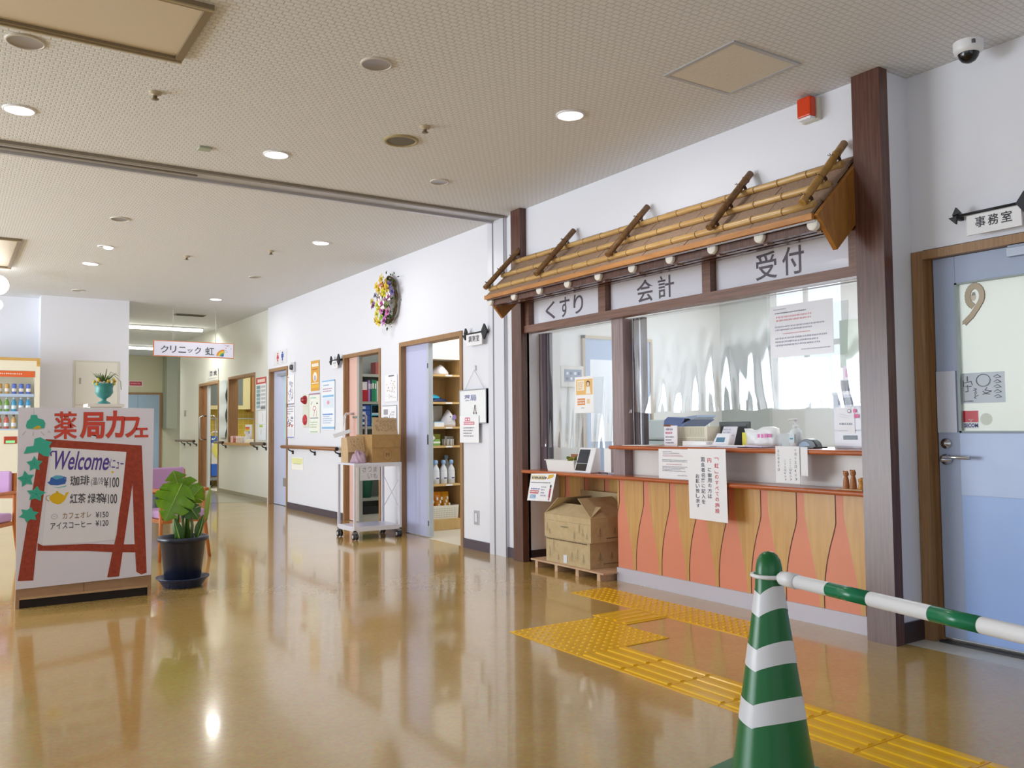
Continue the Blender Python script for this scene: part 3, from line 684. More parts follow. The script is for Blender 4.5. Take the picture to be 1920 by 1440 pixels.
# access hatch
t = thing('ceiling_hatch', 'square grey-framed access hatch in the ceiling near the canopy', 'hatch', (3.317, 2.985, H))
HF = M('#b4b5ba', .4, .1); b = MB(); x0, x1, y0, y1, w_ = 3.075, 3.56, 2.745, 3.225, .022
for a in ((x0, y0, x1, y0+w_), (x0, y1-w_, x1, y1), (x0, y0+w_, x0+w_, y1-w_), (x1-w_, y0+w_, x1, y1-w_)): b.box(a[0], a[1], H-.006, a[2], a[3], H, HF)
obj('hatch_frame', b, t)
b = MB(); b.box(x0+w_, y0+w_, H-.004, x1-w_, y1-w_, H, paint('hatch_board', '#dfdacf', 50, .1, .8)); obj('hatch_panel', b, t)
def lightpanel(x0, y0, x1, y1, lab, emit):
    t = thing('light_panel', lab, 'ceiling light', ((x0+x1)/2, (y0+y1)/2, H))
    b = MB(); fm = M('#857459', .45); w_ = .035
    for a in ((x0, y0, x1, y0+w_), (x0, y1-w_, x1, y1), (x0, y0+w_, x0+w_, y1-w_), (x1-w_, y0+w_, x1, y1-w_)): b.box(a[0], a[1], H-.022, a[2], a[3], H, fm)
    for a in ((x0, y0, x1, y0+.012), (x0, y1-.012, x1, y1)): b.box(a[0], a[1], H-.028, a[2], a[3], H-.022, M('#b09e7c', .4))
    obj('panel_frame', b, t)
    b = MB(); b.box(x0+w_, y0+w_, H-.008, x1-w_, y1-w_, H, M('#d9ccb6', .35)); obj('acrylic_cover', b, t)
    return t
lightpanel(-.9, 3.70, .925, 4.33, 'big beige light panel framed in brown at the top left of the ceiling', 0)
lightpanel(-.9, 9.25, .56, 10.88, 'far beige light panel cut by the left edge of the picture, beyond the shutter slot', 0)
# air slot and fluorescent strips of the corridor
t = thing('air_slot', 'dark slotted air vent in the far ceiling before the clinic corridor', 'vent', (3.16, 14.06, H))
b = MB(); b.box(2.95, 13.98, H-.012, 3.40, 14.16, H, M('#8c8974', .5)); obj('vent_frame', b, t)
b = MB()
for i in range(3): b.box(2.97, 14.0+i*.05, H-.016, 3.38, 14.03+i*.05, H-.010, M('#2c2a20', .6))
obj('slot', b, t)
ETUBE = M('#fffff0', .4, emit=7)
for y, lab in ((15.8, 'nearer glowing fluorescent strip across the corridor ceiling'), (19.8, 'farther glowing fluorescent strip, half behind the clinic sign')):
    t = thing('fluorescent_strip', lab, 'ceiling light', (3.0, y, H))
    b = MB(); b.box(2.15, y-.06, H-.03, 3.78, y+.06, H, WHITEP); obj('housing', b, t)
    b = MB(); b.tube([(2.16, y-.03, H-.05), (3.77, y-.03, H-.05)], .028, ETUBE, 10); obj('tube', b, t)
# dome camera
t = thing('dome_camera', 'white dome security camera with a dark eye at the top right of the ceiling', 'camera', (4.05, 2.165, H))
b = MB(); b.lathe([(.066, 0), (.066, -.035), (.060, -.05), (.047, -.056)], (4.05, 2.165, H), WHITEP, 28); b.box(4.0, 2.11, H-.03, 4.03, 2.13, H-.012, M('#55555a', .5)); obj('housing', b, t)
b = MB(); b.lathe([(.046, -.054), (.043, -.072), (.03, -.09), (.012, -.099), (0, -.1)], (4.05, 2.165, H), M('#101014', .08), 28); obj('dome', b, t)
# globe lamps at the left edge
for x, y, z, r, lab in ((.44, 11.0, 2.72, .11, 'glowing white globe lamp at the left edge of the picture, upper one'), (.435, 11.0, 2.50, .06, 'small glowing globe lamp under the larger one at the left edge')):
    t = thing('globe_lamp', lab, 'lamp', (x, y, z), 0, 'globe lamps at the left edge')
    b = MB(); b.ball((x, y, z), r, M('#fffdf6', .4, emit=4), 24, 14); obj('globe', b, t)
    b = MB(); b.tube([(x, y, z+r*.9), (x, y, H)] if r > .1 else [(x, y, z+r*.9), (x, y, 2.615)], .008, WHITEP, 8); obj('stem', b, t)

# ================================================================== things on the right-hand wall
# alarm lamp above the canopy
t = thing('alarm_lamp', 'orange-red alarm lamp on a white mount high on the wall above the canopy', 'alarm', (4.0, 3.01, 2.77))
b = MB(); b.box(3.965, 2.955, 2.775, 4.0, 3.065, 2.9, M('#d9d5c6', .5)); obj('mount', b, t, bev=.004)
b = MB(); b.box(3.915, 2.965, 2.79, 3.965, 3.055, 2.9, M('#d8400f', .25)); obj('lens', b, t, bev=.008)
b = MB(); b.box(3.918, 2.968, 2.776, 3.965, 3.052, 2.79, WHITEP); obj('lens_base', b, t, bev=.004)
# iron sign brackets with hanging plates
IRON = M('#26262b', .45, .3)
def bracket(X, y1, y0, z, plate, lab, text=None, seed=1, extra=True, s=1.0, near_tri=True):
    t = thing('bracket_sign', lab, 'sign', (4.0 if X < 4.05 else 4.2, (y0+y1)/2, z-.12), 0, 'iron bracket room signs')
    b = MB(); b.tube([(X, y1, z), (X, y0, z)], .009*s, IRON, 8)
    Fr = wallF(X, y0, z); q = .055*s
    b.prism([(0, -q*1.25), (q, 0), (0, q*1.25), (-q*.9, 0)], Fr @ Matrix.Translation((0, 0, -.008)), .016, IRON)
    Fl = wallF(X, y1, z)
    b.prism([(-q*.55, -q*.1), (q*.3, -q*.95), (q*.45, 0)], Fl @ Matrix.Translation((0, 0, -.008)), .016, IRON)
    b.prism([(-q*.1, q*.15), (q*.95, q*.25), (q*.35, q*1.05)], Fl @ Matrix.Translation((0, 0, -.008)), .016, IRON)
    b.box(X, y0-.005, z-.012, (4.0 if X < 4.05 else 4.2), y0+.012, z+.012, IRON); b.box(X, y1-.012, z-.012, (4.0 if X < 4.05 else 4.2), y1+.005, z+.012, IRON)
    obj('iron_arm', b, t)
    py1, py0, pz0, pz1 = plate; F = wallF(X-.004, py1, pz0)
    b = MB(); b.box(X-.004, py0, pz0, X+.006, py1, pz1, WHITEP)
    p = obj('plate', b, t)
    d = MB(); wd, ht = py1-py0, pz1-pz0
    if text:
        n = len(text); cw = wd*.72/n
        for i, c in enumerate(text): d.text(F, c, wd*.14+cw*i+cw*.1, ht*.32, wd*.14+cw*(i+1)-cw*.1, ht*.32+cw*.85, M('#3a3a42', .6), .01)
    else: d.lines(F, wd*.2, ht*.5, wd*.85, ht*.85, 1, M('#8f8f98', .6)); d.rect(F, wd*.48, ht*.2, wd*.53, ht*.45, M('#9a9aa2', .6))
    obj('lettering', d, p)
bracket(4.13, 2.31, 1.975, 2.112, (2.245, 1.99, 2.005, 2.10), 'iron bracket sign lettered 事務室 above the office door', '事務室', s=.75)
bracket(3.95, 6.80, 6.455, 1.945, (6.765, 6.49, 1.835, 1.938), 'iron bracket sign lettered 調剤室 beside the pharmacy store door', '調剤室')
bracket(3.95, 10.10, 9.84, 1.935, (10.03, 9.86, 1.835, 1.93), 'iron bracket sign with faint small lettering left of the supply room door', None)
# dried-flower wreath
t = thing('flower_wreath', 'wreath of yellow, white and purple dried flowers high on the white wall', 'wreath', (3.97, 8.42, 2.47))
b = MB(); wc = Vector((3.955, 8.41, 2.475)); q = random.Random(11)
for k in range(5):
    ph = q.uniform(0, 6); b.tube([wc+Vector((.012*math.sin(5*a+ph), (.165+.018*math.cos(4*a+ph))*math.cos(a), (.235+.018*math.sin(3*a+ph))*math.sin(a))) for a in [2*PI*i/36 for i in range(37)]], .011, M('#5a4a2e', .8), 6, False)
obj('vine_ring', b, t)
b = MB()
for k in range(150):
    a = q.uniform(0, 2*PI); c = wc+Vector((-.02+q.uniform(-.03, .02), .15*math.cos(a)+q.gauss(0, .045), .21*math.sin(a)+q.gauss(0, .05)))
    F = Matrix.Translation(c) @ Euler((q.uniform(0, 6), q.uniform(0, 6), q.uniform(0, 6))).to_matrix().to_4x4(); L = q.uniform(.025, .05)
    b.add([F @ Vector(p) for p in ((0, 0, 0), (L*.4, L*.25, .004), (L, 0, 0), (L*.4, -L*.25, .004))], [(0, 1, 2, 3)], M(q.choice(['#4b6130', '#5d7038', '#3d5230']), .7))
obj('leaves', b, t)
def blossom(c, r, col, ctr, qq):
    b = MB(); F = frame(c, (0, -1, 0), (qq.uniform(-.3, .3), qq.uniform(-.2, .2), 1))
    for k in range(6):
        a = 2*PI*k/6+qq.uniform(0, .5); u = Vector((math.cos(a), math.sin(a), 0)); v = Vector((-u.y, u.x, 0)); zz = Vector((0, 0, 1))
        pts = [u*r*.15, u*r*.6+v*r*.32+zz*r*.35, u*r+v*r*.12+zz*r*.3, u*r-v*r*.12+zz*r*.3, u*r*.6-v*r*.32+zz*r*.35]
        b.add([F @ p for p in pts], [(0, 1, 2, 3, 4)], M(col, .7))
    b.ball(F @ Vector((0, 0, r*.2)), r*.3, M(ctr, .8), 8, 6)
    return b
for y, z, r, col, ctr in ((8.44, 2.70, .06, '#d9c25a', '#b79a3a'), (8.60, 2.64, .06, '#e6c81e', '#c9a010'), (8.56, 2.60, .05, '#dcb81c', '#b08c18'), (8.45, 2.63, .055, '#d08a3a', '#b06a28'),
                          (8.40, 2.55, .06, '#d8d038', '#a8a020'), (8.50, 2.66, .05, '#e0907a', '#c06a58'), (8.72, 2.49, .05, '#c7b45a', '#9a8838'), (8.66, 2.44, .05, '#8a4f86', '#5a2f5a'), (8.55, 2.43, .06, '#c8cc48', '#a0a428'),
                          (8.42, 2.44, .08, '#f0e4ea', '#b04a90'), (8.44, 2.36, .05, '#c060a8', '#8a3070'), (8.53, 2.39, .05, '#e2c430', '#c0a018'), (8.60, 2.34, .055, '#d4cc48', '#a09a28'), (8.58, 2.27, .05, '#c8a82a', '#5a3a18'), (8.52, 2.25, .055, '#e8c820', '#c0a010'),
                          (8.46, 2.29, .05, '#9ab83a', '#7a9828'), (8.37, 2.24, .06, '#b870b0', '#702a68'), (8.27, 2.62, .045, '#5a4a9a', '#3a2a70'), (8.22, 2.54, .05, '#6a5aa8', '#3a2a70'), (8.64, 2.55, .04, '#6a6a86', '#4a4a60'), (8.52, 2.50, .06, '#8a7878', '#5a4a4a'), (8.34, 2.60, .06, '#d8b83a', '#a88a28'), (8.31, 2.50, .06, '#e8dce4', '#a04a88'), (8.33, 2.40, .065, '#7a8a48', '#5a6a30'), (8.30, 2.33, .06, '#c878b0', '#803068'), (8.36, 2.66, .05, '#c8a85a', '#98783a'), (8.38, 2.47, .07, '#f0ecea', '#b070a0'), (8.47, 2.56, .055, '#e0c030', '#b09018'), (8.48, 2.47, .055, '#e8e0dc', '#a08a8a')):
    obj('flower', blossom((3.915-random.Random(y*z).uniform(0, .03), y, z), r, col, ctr, random.Random(y)), t)
# wash-room sign, posters, alarms
def P(name, lab, cat, y1, y0, z0, z1, draw, m=None, X=3.994, group=None, t=.002): return sheet(name, lab, cat, wallF(X, y1, z0), y1-y0, z1-z0, draw, m, t, group)
def dr_toilet(d, F, w_, h):
    for cx, col, fem in ((.32, '#c02a3c', True), (.68, '#2a4fb0', False)):
        m = M(col, .5); d.disc(F, w_*cx, h*.80, w_*.05, h*.06, m)
        if fem: d.shape(F, [(w_*(cx-.1), h*.45), (w_*(cx+.1), h*.45), (w_*(cx+.04), h*.72), (w_*(cx-.04), h*.72)], m)
        else: d.rect(F, w_*(cx-.085), h*.45, w_*(cx+.085), h*.72, m)
        d.rect(F, w_*(cx-.04), h*.24, w_*(cx+.04), h*.46, m, .0014)
        d.lines(F, w_*(cx-.06), h*.08, w_*(cx+.06), h*.16, 1, M('#777780', .6), ragged=0)
P('toilet_sign', 'white sign with a red woman and a blue man above the toilet door', 'sign', 12.45, 11.87, 2.03, 2.235, dr_toilet, M('#dfdfe6', .4), t=.012)
t = thing('door_chime', 'small dark grey wall unit beside the top of the toilet door', 'wall unit', (4.0, 11.57, 1.89))
b = MB(); b.box(3.97, 11.5, 1.89, 4.0, 11.64, 2.02, M('#cfcfd4', .5)); obj('back_plate', b, t); b = MB(); b.lathe([(.04, 0), (.035, .03), (0, .035)], None, M('#4a4a4e', .4), 16, frame((3.97, 11.57, 1.95), (0, -1, 0), (0, 0, 1))); obj('sensor_eye', b, t)
GREYI = M('#8d8796', .6)
def dr_sketch(d, F, w_, h):
    q = random.Random(2); d.stroke(F, [(.02*w_, .01*h), (.98*w_, .01*h)], .012, M('#777080', .6)); m = M('#7d6f98', .6)
    d.lines(F, w_*.1, h*.9, w_*.6, h*.97, 1, m)
    for k in range(26):
        x, y = w_*q.uniform(.35, .8), h*q.uniform(.08, .75); d.stroke(F, [(x, y), (x+w_*q.uniform(-.15, .15), y+h*q.uniform(.02, .14))], w_*.03, m)
P('poster', 'white poster of dark purple ink drawings, upper one beside the toilet door', 'poster', 11.906, 11.55, 1.443, 1.85, dr_sketch, group='wall posters')
def dr_sketch2(d, F, w_, h):
    q = random.Random(4); m = M('#8a82a6', .6); d.rect(F, 0, h*.985, w_, h, m); d.lines(F, w_*.08, h*.74, w_*.9, h*.95, 3, m); cols = ['#8a82a6', '#6a6aa0', '#d06a6a', '#e8b040']
    for k in range(40):
        x, y = w_*q.uniform(.1, .85), h*q.uniform(.35, .68); c = cols[min(3, int((.68*h-y)/h*9))]; d.disc(F, x, y, w_*.05, h*.018, M(c, .6))
    for k in range(6): d.rect(F, w_*(.12+.14*k), h*.08, w_*(.14+.14*k), h*.3, M('#b8b0d0', .6))
    d.rect(F, w_*.05, h*.01, w_*.95, h*.05, M('#8a98d0', .6))
P('poster', 'white notice with rows of coloured dots, lower one beside the toilet door', 'poster', 11.902, 11.547, .972, 1.412, dr_sketch2, group='wall posters')
def dr_orange(d, F, w_, h):
    wm = M('#f7efe2', .6); d.rect(F, 0, 0, w_, h, M('#e0a84a', .6), .0009)
    for k in range(3): d.disc(F, w_*(.25+.25*k), h*.86, w_*.14, h*.05, wm)
    d.rect(F, w_*.15, h*.80, w_*.9, h*.84, wm); d.lines(F, w_*.15, h*.68, w_*.85, h*.74, 1, M('#b0503a', .6)); d.disc(F, w_*.5, h*.46, w_*.24, h*.16, wm); d.disc(F, w_*.5, h*.42, w_*.12, h*.09, M('#b8b2cc', .6), .0016)
    d.rect(F, w_*.1, h*.24, w_*.9, h*.27, wm); d.rect(F, w_*.05, h*.10, w_*.95, h*.2, M('#eebc48', .6), .0011)
P('poster', 'orange poster with white bubbles, topmost on the wall left of the supply room door', 'poster', 10.905, 10.595, 1.592, 1.988, dr_orange, group='wall posters')
def dr_green(d, F, w_, h):
    d.rect(F, 0, h*.96, w_, h, M('#b090a8', .6)); d.lines(F, w_*.12, h*.86, w_*.8, h*.91, 1, M('#6ab8a8', .6)); d.rect(F, w_*.1, h*.76, w_*.2, h*.8, M('#444', .6)) if False else None
    d.disc(F, w_*.5, h*.62, w_*.15, h*.06, M('#d04a5a', .6)); d.disc(F, w_*.5, h*.62, w_*.11, h*.045, PAPER, .0017); d.disc(F, w_*.75, h*.74, w_*.07, h*.02, M('#5a4a4a', .6)); d.stroke(F, [(w_*.2, h*.72), (w_*.28, h*.78)], w_*.03, M('#6a6a70', .6))
    d.stroke(F, [(w_*.45, h*.42), (w_*.5, h*.55)], w_*.03, M('#d06a8a', .6)); d.stroke(F, [(w_*.7, h*.42), (w_*.72, h*.55)], w_*.03, M('#c07ab0', .6))
    d.lines(F, w_*.1, h*.35, w_*.85, h*.4, 1, M('#5a5a70', .6), ragged=.05); d.lines(F, w_*.1, h*.12, w_*.85, h*.3, 3, M('#b8c8a8', .6)); d.rect(F, w_*.1, h*.02, w_*.8, h*.04, M('#8ab88a', .6))
P('poster', 'pale green notice with a red ring beside the red alarm button', 'poster', 10.963, 10.575, 1.045, 1.563, dr_green, M('#eef2ea', .6), group='wall posters')
def dr_blue(d, F, w_, h):
    bl = M('#8cc0ea', .6); d.rect(F, 0, h*.975, w_, h, bl); d.lines(F, w_*.1, h*.88, w_*.75, h*.93, 1, M('#7a98c8', .6)); d.lines(F, w_*.08, h*.76, w_*.9, h*.85, 2, M('#b07aa0', .6), ragged=.2)
    d.rect(F, w_*.05, h*.66, w_*.92, h*.70, bl); d.rect(F, w_*.1, h*.44, w_*.9, h*.64, M('#dfeaf8', .6)); d.disc(F, w_*.5, h*.55, w_*.1, h*.04, M('#e8a0b0', .6), .0016)
    d.rect(F, w_*.05, h*.30, w_*.85, h*.325, M('#6a98d8', .6)); d.lines(F, w_*.08, h*.12, w_*.85, h*.29, 4, M('#a0b8e0', .6)); d.rect(F, 0, h*.02, w_, h*.06, bl); d.rect(F, w_*.97, 0, w_, h, M('#b8c4e8', .6))
P('poster', 'pale blue information poster nearest the supply room door', 'poster', 10.50, 10.066, 1.085, 1.707, dr_blue, M('#f0f4fb', .6), group='wall posters')
t = thing('fire_alarm', 'pale fire alarm panel with a red lamp above and a red push button', 'alarm', (4.0, 11.075, 1.122))
b = MB(); b.box(3.985, 10.965, 1.122, 4.0, 11.19, 1.565, M('#dfe2d6', .5)); obj('panel', b, t, bev=.003)
b = MB(); b.lathe([(.06, 0), (.058, .02), (.03, .06), (0, .07)], None, M('#a02430', .25), 20, frame((3.985, 11.08, 1.485), (0, -1, 0), (0, 0, 1))); obj('lamp', b, t)
b = MB(); b.lathe([(.07, 0), (.07, .012), (.055, .02), (0, .016)], None, M('#c0283a', .3), 24, frame((3.985, 11.09, 1.22), (0, -1, 0), (0, 0, 1))); obj('push_button', b, t)
def dr_exit(d, F, w_, h): d.rect(F, w_*.04, h*.5, w_*.96, h*.95, M('#eef0b0', .5)); d.lines(F, w_*.15, h*.42, w_*.85, h*.55, 1, M('#b8c8a0', .6), ragged=.1)
P('wall_plate', 'pale yellow and white plate on the wall under the handrail', 'sign', 11.65, 11.2, .545, .712, dr_exit, M('#fbfbf2', .4), t=.008)
def dr_map(d, F, w_, h):
    q = random.Random(6); d.rect(F, w_*.3, h*.94, w_*.75, h*.99, M('#6a6a70', .6)); cols = ['#d8a080', '#a0c0b0', '#c0b0d0', '#d0c090', '#b08080']
    for k in range(30): d.disc(F, w_*q.uniform(.15, .85), h*q.uniform(.12, .8), w_*.03, h*.02, M(q.choice(cols), .6))
    for k in range(6): d.stroke(F, [(w_*q.uniform(.1, .9), h*q.uniform(.1, .8)), (w_*q.uniform(.1, .9), h*q.uniform(.1, .8))], .003, M('#d8d4dc', .6))
P('paper_map', 'white paper with scattered coloured dots between the two store room doors', 'notice', 8.612, 8.306, 1.386, 1.672, dr_map, group='wall notices')
def dr_pp2(d, F, w_, h):
    d.rect(F, 0, h*.97, w_, h, M('#9a9aa4', .6)); d.rect(F, w_*.97, 0, w_, h, M('#9a9aa4', .6))
    for k in range(3): d.rect(F, w_*.1, h*(.66-.27*k), w_*.4, h*(.86-.27*k), M('#a3a1ac', .6))
    d.stroke(F, [(w_*.58, h*.7), (w_*.52, h*.6), (w_*.52, h*.25), (w_*.58, h*.15)], .008, M('#6a6a70', .6)); d.lines(F, w_*.65, h*.3, w_*.9, h*.8, 5, M('#b8b4c4', .6))
P('paper_notice', 'white sheet with grey blocks above the cardboard boxes on the trolley', 'notice', 8.682, 8.32, 1.05, 1.345, dr_pp2, group='wall notices')
# pharmacy whiteboard hung from a hook, with a notice clipped on
t = thing('whiteboard', 'small framed whiteboard lettered 薬局 hanging by a string beside the pharmacy store door', 'whiteboard', (3.985, 6.705, 1.134))
b = MB(); b.box(3.975, 6.468, 1.134, 3.992, 6.945, 1.443, M('#f4f7fb', .25)); brd = obj('board', b, t)
b = MB(); fm = M('#a9adb4', .35, .4)
for a in ((6.468, 1.134, 6.945, 1.143), (6.468, 1.434, 6.945, 1.443), (6.468, 1.143, 6.478, 1.434), (6.937, 1.143, 6.945, 1.434)): b.box(3.971, a[0], a[1], 3.994, a[2], a[3], fm)
obj('board_frame', b, t)
d = MB(); F = wallF(3.974, 6.945, 1.134); d.text(F, '薬局', .09, .205, .30, .262, M('#8d93bb', .6), .02)
d.stroke(F, [(.26, .09), (.275, .16), (.285, .165), (.30, .09)], .008, M('#6a5a5a', .6)); d.rect(F, .25, .085, .27, .10, M('#5a3a3a', .6)); d.rect(F, .292, .085, .312, .10, M('#5a3a3a', .6)); obj('lettering', d, brd)
b = MB(); b.tube([(3.985, 6.86, 1.443), (3.985, 6.69, 1.62), (3.985, 6.52, 1.443)], .0018, M('#b9b9c0', .6), 5); obj('string', b, t)
obj('wall_hook', MB().box(3.984, 6.675, 1.615, 4.0, 6.705, 1.66, M('#e2e2e6', .4)), None, 'small white adhesive hook holding the string of the whiteboard', 'hook', bev=.003)
def dr_not(d, F, w_, h):
    rd = M('#d0506a', .6); d.text(F, '営業', w_*.28, h*.80, w_*.52, h*.93, rd, .02) if False else d.rect(F, w_*.28, h*.80, w_*.55, h*.93, rd)
    for k in range(2): d.rect(F, w_*(.31+.13*k), h*.83, w_*(.39+.13*k), h*.90, PAPER, .0017)
    d.rect(F, w_*.22, h*.66, w_*.78, h*.78, M('#d88aa0', .6)); d.lines(F, w_*.25, h*.68, w_*.75, h*.76, 1, PAPER, z=.0018, ragged=0)
    d.lines(F, w_*.2, h*.2, w_*.78, h*.6, 4, M('#70707c', .6), fill=.45, ragged=.25)
P('paper_notice', 'white notice with a pink heading clipped below the 薬局 whiteboard', 'notice', 6.93, 6.59, .96, 1.205, dr_not, X=3.968, group='wall notices')
t = thing('wall_socket', 'steel wall switch plate low on the wall right of the pharmacy store door', 'switch', (4.0, 6.687, .222))
b = MB(); b.box(3.992, 6.645, .225, 4.0, 6.73, .352, M('#b9bac2', .35, .3)); obj('plate', b, t, bev=.002); b = MB(); b.box(3.987, 6.668, .25, 3.993, 6.707, .327, M('#e3e3ea', .4)); obj('rocker', b, t, bev=.002)
# handrails
RWOOD = wood('handrail_wood', '#94603a', '#a87248', (3, .3, 3), 8, .35, .02)
def handrail(X, y1, y0, z, br, lab, m):
    t = thing('handrail', lab, 'handrail', (4.0, (y0+y1)/2, z-.08), 0, 'wall handrails')
    b = MB(); b.tube([(X, y1, z), (X, y0, z)], .024, m, 14); obj('rail', b, t)
    b = MB(); b.lathe([(.025, 0), (.023, .008), (0, .009)], None, M('#2e211c', .5), 16, frame((X, y0, z), (1, 0, 0), (0, 0, 1))); b.lathe([(.025, 0), (.023, .008), (0, .009)], None, M('#2e211c', .5), 16, frame((X, y1, z), (-1, 0, 0), (0, 0, 1))); obj('end_cap', b, t)
    for y in br:
        b = MB(); b.tube([(X, y, z-.02), (X+.015, y, z-.045), (3.999 if X < 3.95 else 4.049, y, z-.07)], .009, M('#3c3a3c', .4, .3), 8); b.box((3.985 if X < 3.95 else 4.035), y-.02, z-.1, (4.0 if X < 3.95 else 4.05), y+.02, z-.05, M('#3c3a3c', .4, .3)); obj('bracket', b, t)
handrail(3.925, 11.85, 9.83, .855, (11.6, 10.75, 9.9), 'long wooden handrail on the white wall between the toilet and the supply room', RWOOD)
DRW = wood('handrail_dark', '#6f5a48', '#83705c', (3, .3, 3), 8, .4)
handrail(3.975, 18.75, 17.2, .885, (18.3, 17.8, 17.3), 'grey-brown handrail on the rounded far wall end beyond the clinic door', DRW)
handrail(3.975, 15.68, 15.13, .88, (15.2,), 'short handrail left of the clinic window sill', DRW)
handrail(3.975, 13.49, 12.82, .88, (13.4, 12.95), 'short handrail right of the clinic window sill', DRW)
# clinic wall papers and plates
def dr_shin(d, F, w_, h):
    k = M('#44444c', .6); d.rect(F, w_*.2, h*.42, w_*.46, h*.86, k); d.rect(F, w_*.26, h*.5, w_*.4, h*.56, PAPER, .0018); d.rect(F, w_*.26, h*.66, w_*.4, h*.72, PAPER, .0018); d.stroke(F, [(w_*.72, h*.86), (w_*.72, h*.45)], w_*.05, k); d.stroke(F, [(w_*.6, h*.7), (w_*.86, h*.7)], w_*.05, k); d.stroke(F, [(w_*.7, h*.6), (w_*.6, h*.45)], w_*.04, k); d.stroke(F, [(w_*.74, h*.6), (w_*.86, h*.45)], w_*.04, k)
    d.lines(F, w_*.05, h*.12, w_*.9, h*.26, 1, M('#8a8a90', .6), ragged=0)
P('room_plate', 'grey room name plate above the open clinic door', 'sign', 16.45, 15.73, 2.0, 2.2, dr_shin, M('#d9d8d2', .5), X=4.04, t=.006)
def dr_tt(d, F, w_, h):
    d.rect(F, 0, h*.80, w_, h, M('#d24a40', .6)); d.rect(F, w_*.15, h*.85, w_*.9, h*.95, M('#f4d8d0', .6), .0016)
    for i in range(6):
        d.rect(F, w_*.05, h*(.05+.12*i), w_*.45, h*(.15+.12*i), M('#7f9fa6' if i % 2 else '#9db8bc', .6)); d.rect(F, w_*.55, h*(.07+.12*i), w_*.95, h*(.14+.12*i), M('#c4c4c6', .6))
    d.rect(F, w_*.5, h*.02, w_*.95, h*.1, M('#777a80', .6), .0016)
P('timetable', 'clinic timetable poster with a red heading right of the clinic window', 'poster', 13.46, 12.96, 1.40, 1.90, dr_tt, X=4.04, group='wall posters')
P('paper_notice', 'plain white note under the clinic timetable', 'notice', 13.34, 12.95, 1.18, 1.385, lambda d, F, w_, h: d.stroke(F, [(w_*.6, h*.2), (w_*.6, h*.8)], .01, GREYI), X=4.04, group='wall notices')
def dr_gn(d, F, w_, h): d.rect(F, w_*.15, h*.84, w_*.6, h*.97, M('#b8d040', .6)); d.lines(F, w_*.2, h*.87, w_*.55, h*.94, 1, M('#5a7030', .6), ragged=0); d.stroke(F, [(w_*.4, h*.4), (w_*.42, h*.65)], .012, GREYI)
P('paper_notice', 'white notice with a lime green heading, lowest beside the clinic window', 'notice', 13.34, 12.95, .935, 1.17, dr_gn, M('#e9edf4', .6), X=4.04, group='wall notices')
b = MB(); F = wallF(4.03, 15.55, .96); vs = []
for i in range(21):
    z = .96+1.0*i/20; vs += [(4.04-.01*math.sin(i*.9), 15.62, z), (4.03-.015*math.sin(i*.9+1), 15.15, z)]
b.add(vs, [(2*i, 2*i+1, 2*i+3, 2*i+2) for i in range(20)], M('#d6dde2', .35), True)
obj('hanging_sheet', b, None, 'rippled translucent plastic strip hanging between the clinic door and window', 'plastic sheet')
P('wall_switch', 'tiny grey switch on the rounded far wall', 'switch', 18.35, 18.2, 1.38, 1.50, None, M('#a9a99c', .5), X=4.04, t=.01)
# hanging clinic sign
t = thing('clinic_sign', 'hanging white sign lettered クリニック 虹 with a little rainbow', 'sign', (2.995, 13.0, 2.16))
b = MB(); b.box(2.433, 12.985, 2.157, 3.563, 13.015, 2.383, M('#d98a5a', .5)); obj('sign_frame', b, t)
b = MB(); b.box(2.445, 12.98, 2.168, 3.552, 13.02, 2.372, M('#e3e2f2', .4)); pb = obj('sign_face', b, t)
d = MB(); F = frontF(2.433, 12.978, 2.157); k = M('#3c4a44', .6)
cx = lambda px: (px-287)*.00752
for ch, a, c, y0, y1 in (('ク', 300, 314, .05, .155), ('リ', 317, 328, .055, .155), ('ニ', 332, 346, .06, .145), ('ッ', 349, 358, .065, .115), ('ク', 362, 374, .05, .15), ('虹', 382, 399, .04, .155)): d.text(F, ch, cx(a), y0, cx(c), y1, k, .006)
for i, col in enumerate(('#d8843a', '#e8b23a', '#e0d050', '#6aa84a', '#3a86b0', '#3a4aa0')):
    r0, r1 = .105-.016*i, .090-.016*i; c0 = (cx(417), .022)
    d.shape(F, [(c0[0]+r0*1.0*math.cos(a), c0[1]+r0*math.sin(a)) for a in [PI-.1-i0*.2 for i0 in range(9)]]+[(c0[0]+r1*math.cos(a), c0[1]+r1*math.sin(a)) for a in [PI-.1-i0*.2 for i0 in range(8, -1, -1)]], M(col, .6), .0016)
q = random.Random(3)
for i in range(9): d.disc(F, cx(q.uniform(418, 432)), q.uniform(.09, .2), .008, .006, M(q.choice(['#8a9ab0', '#d06a6a', '#9a9aa8']), .6))
obj('lettering', d, pb)
for x in (2.7, 3.3): b = MB(); b.tube([(x, 13.0, 2.38), (x, 13.0, H)], .004, M('#c9c9c4', .4), 6); obj('hanging_wire', b, t)
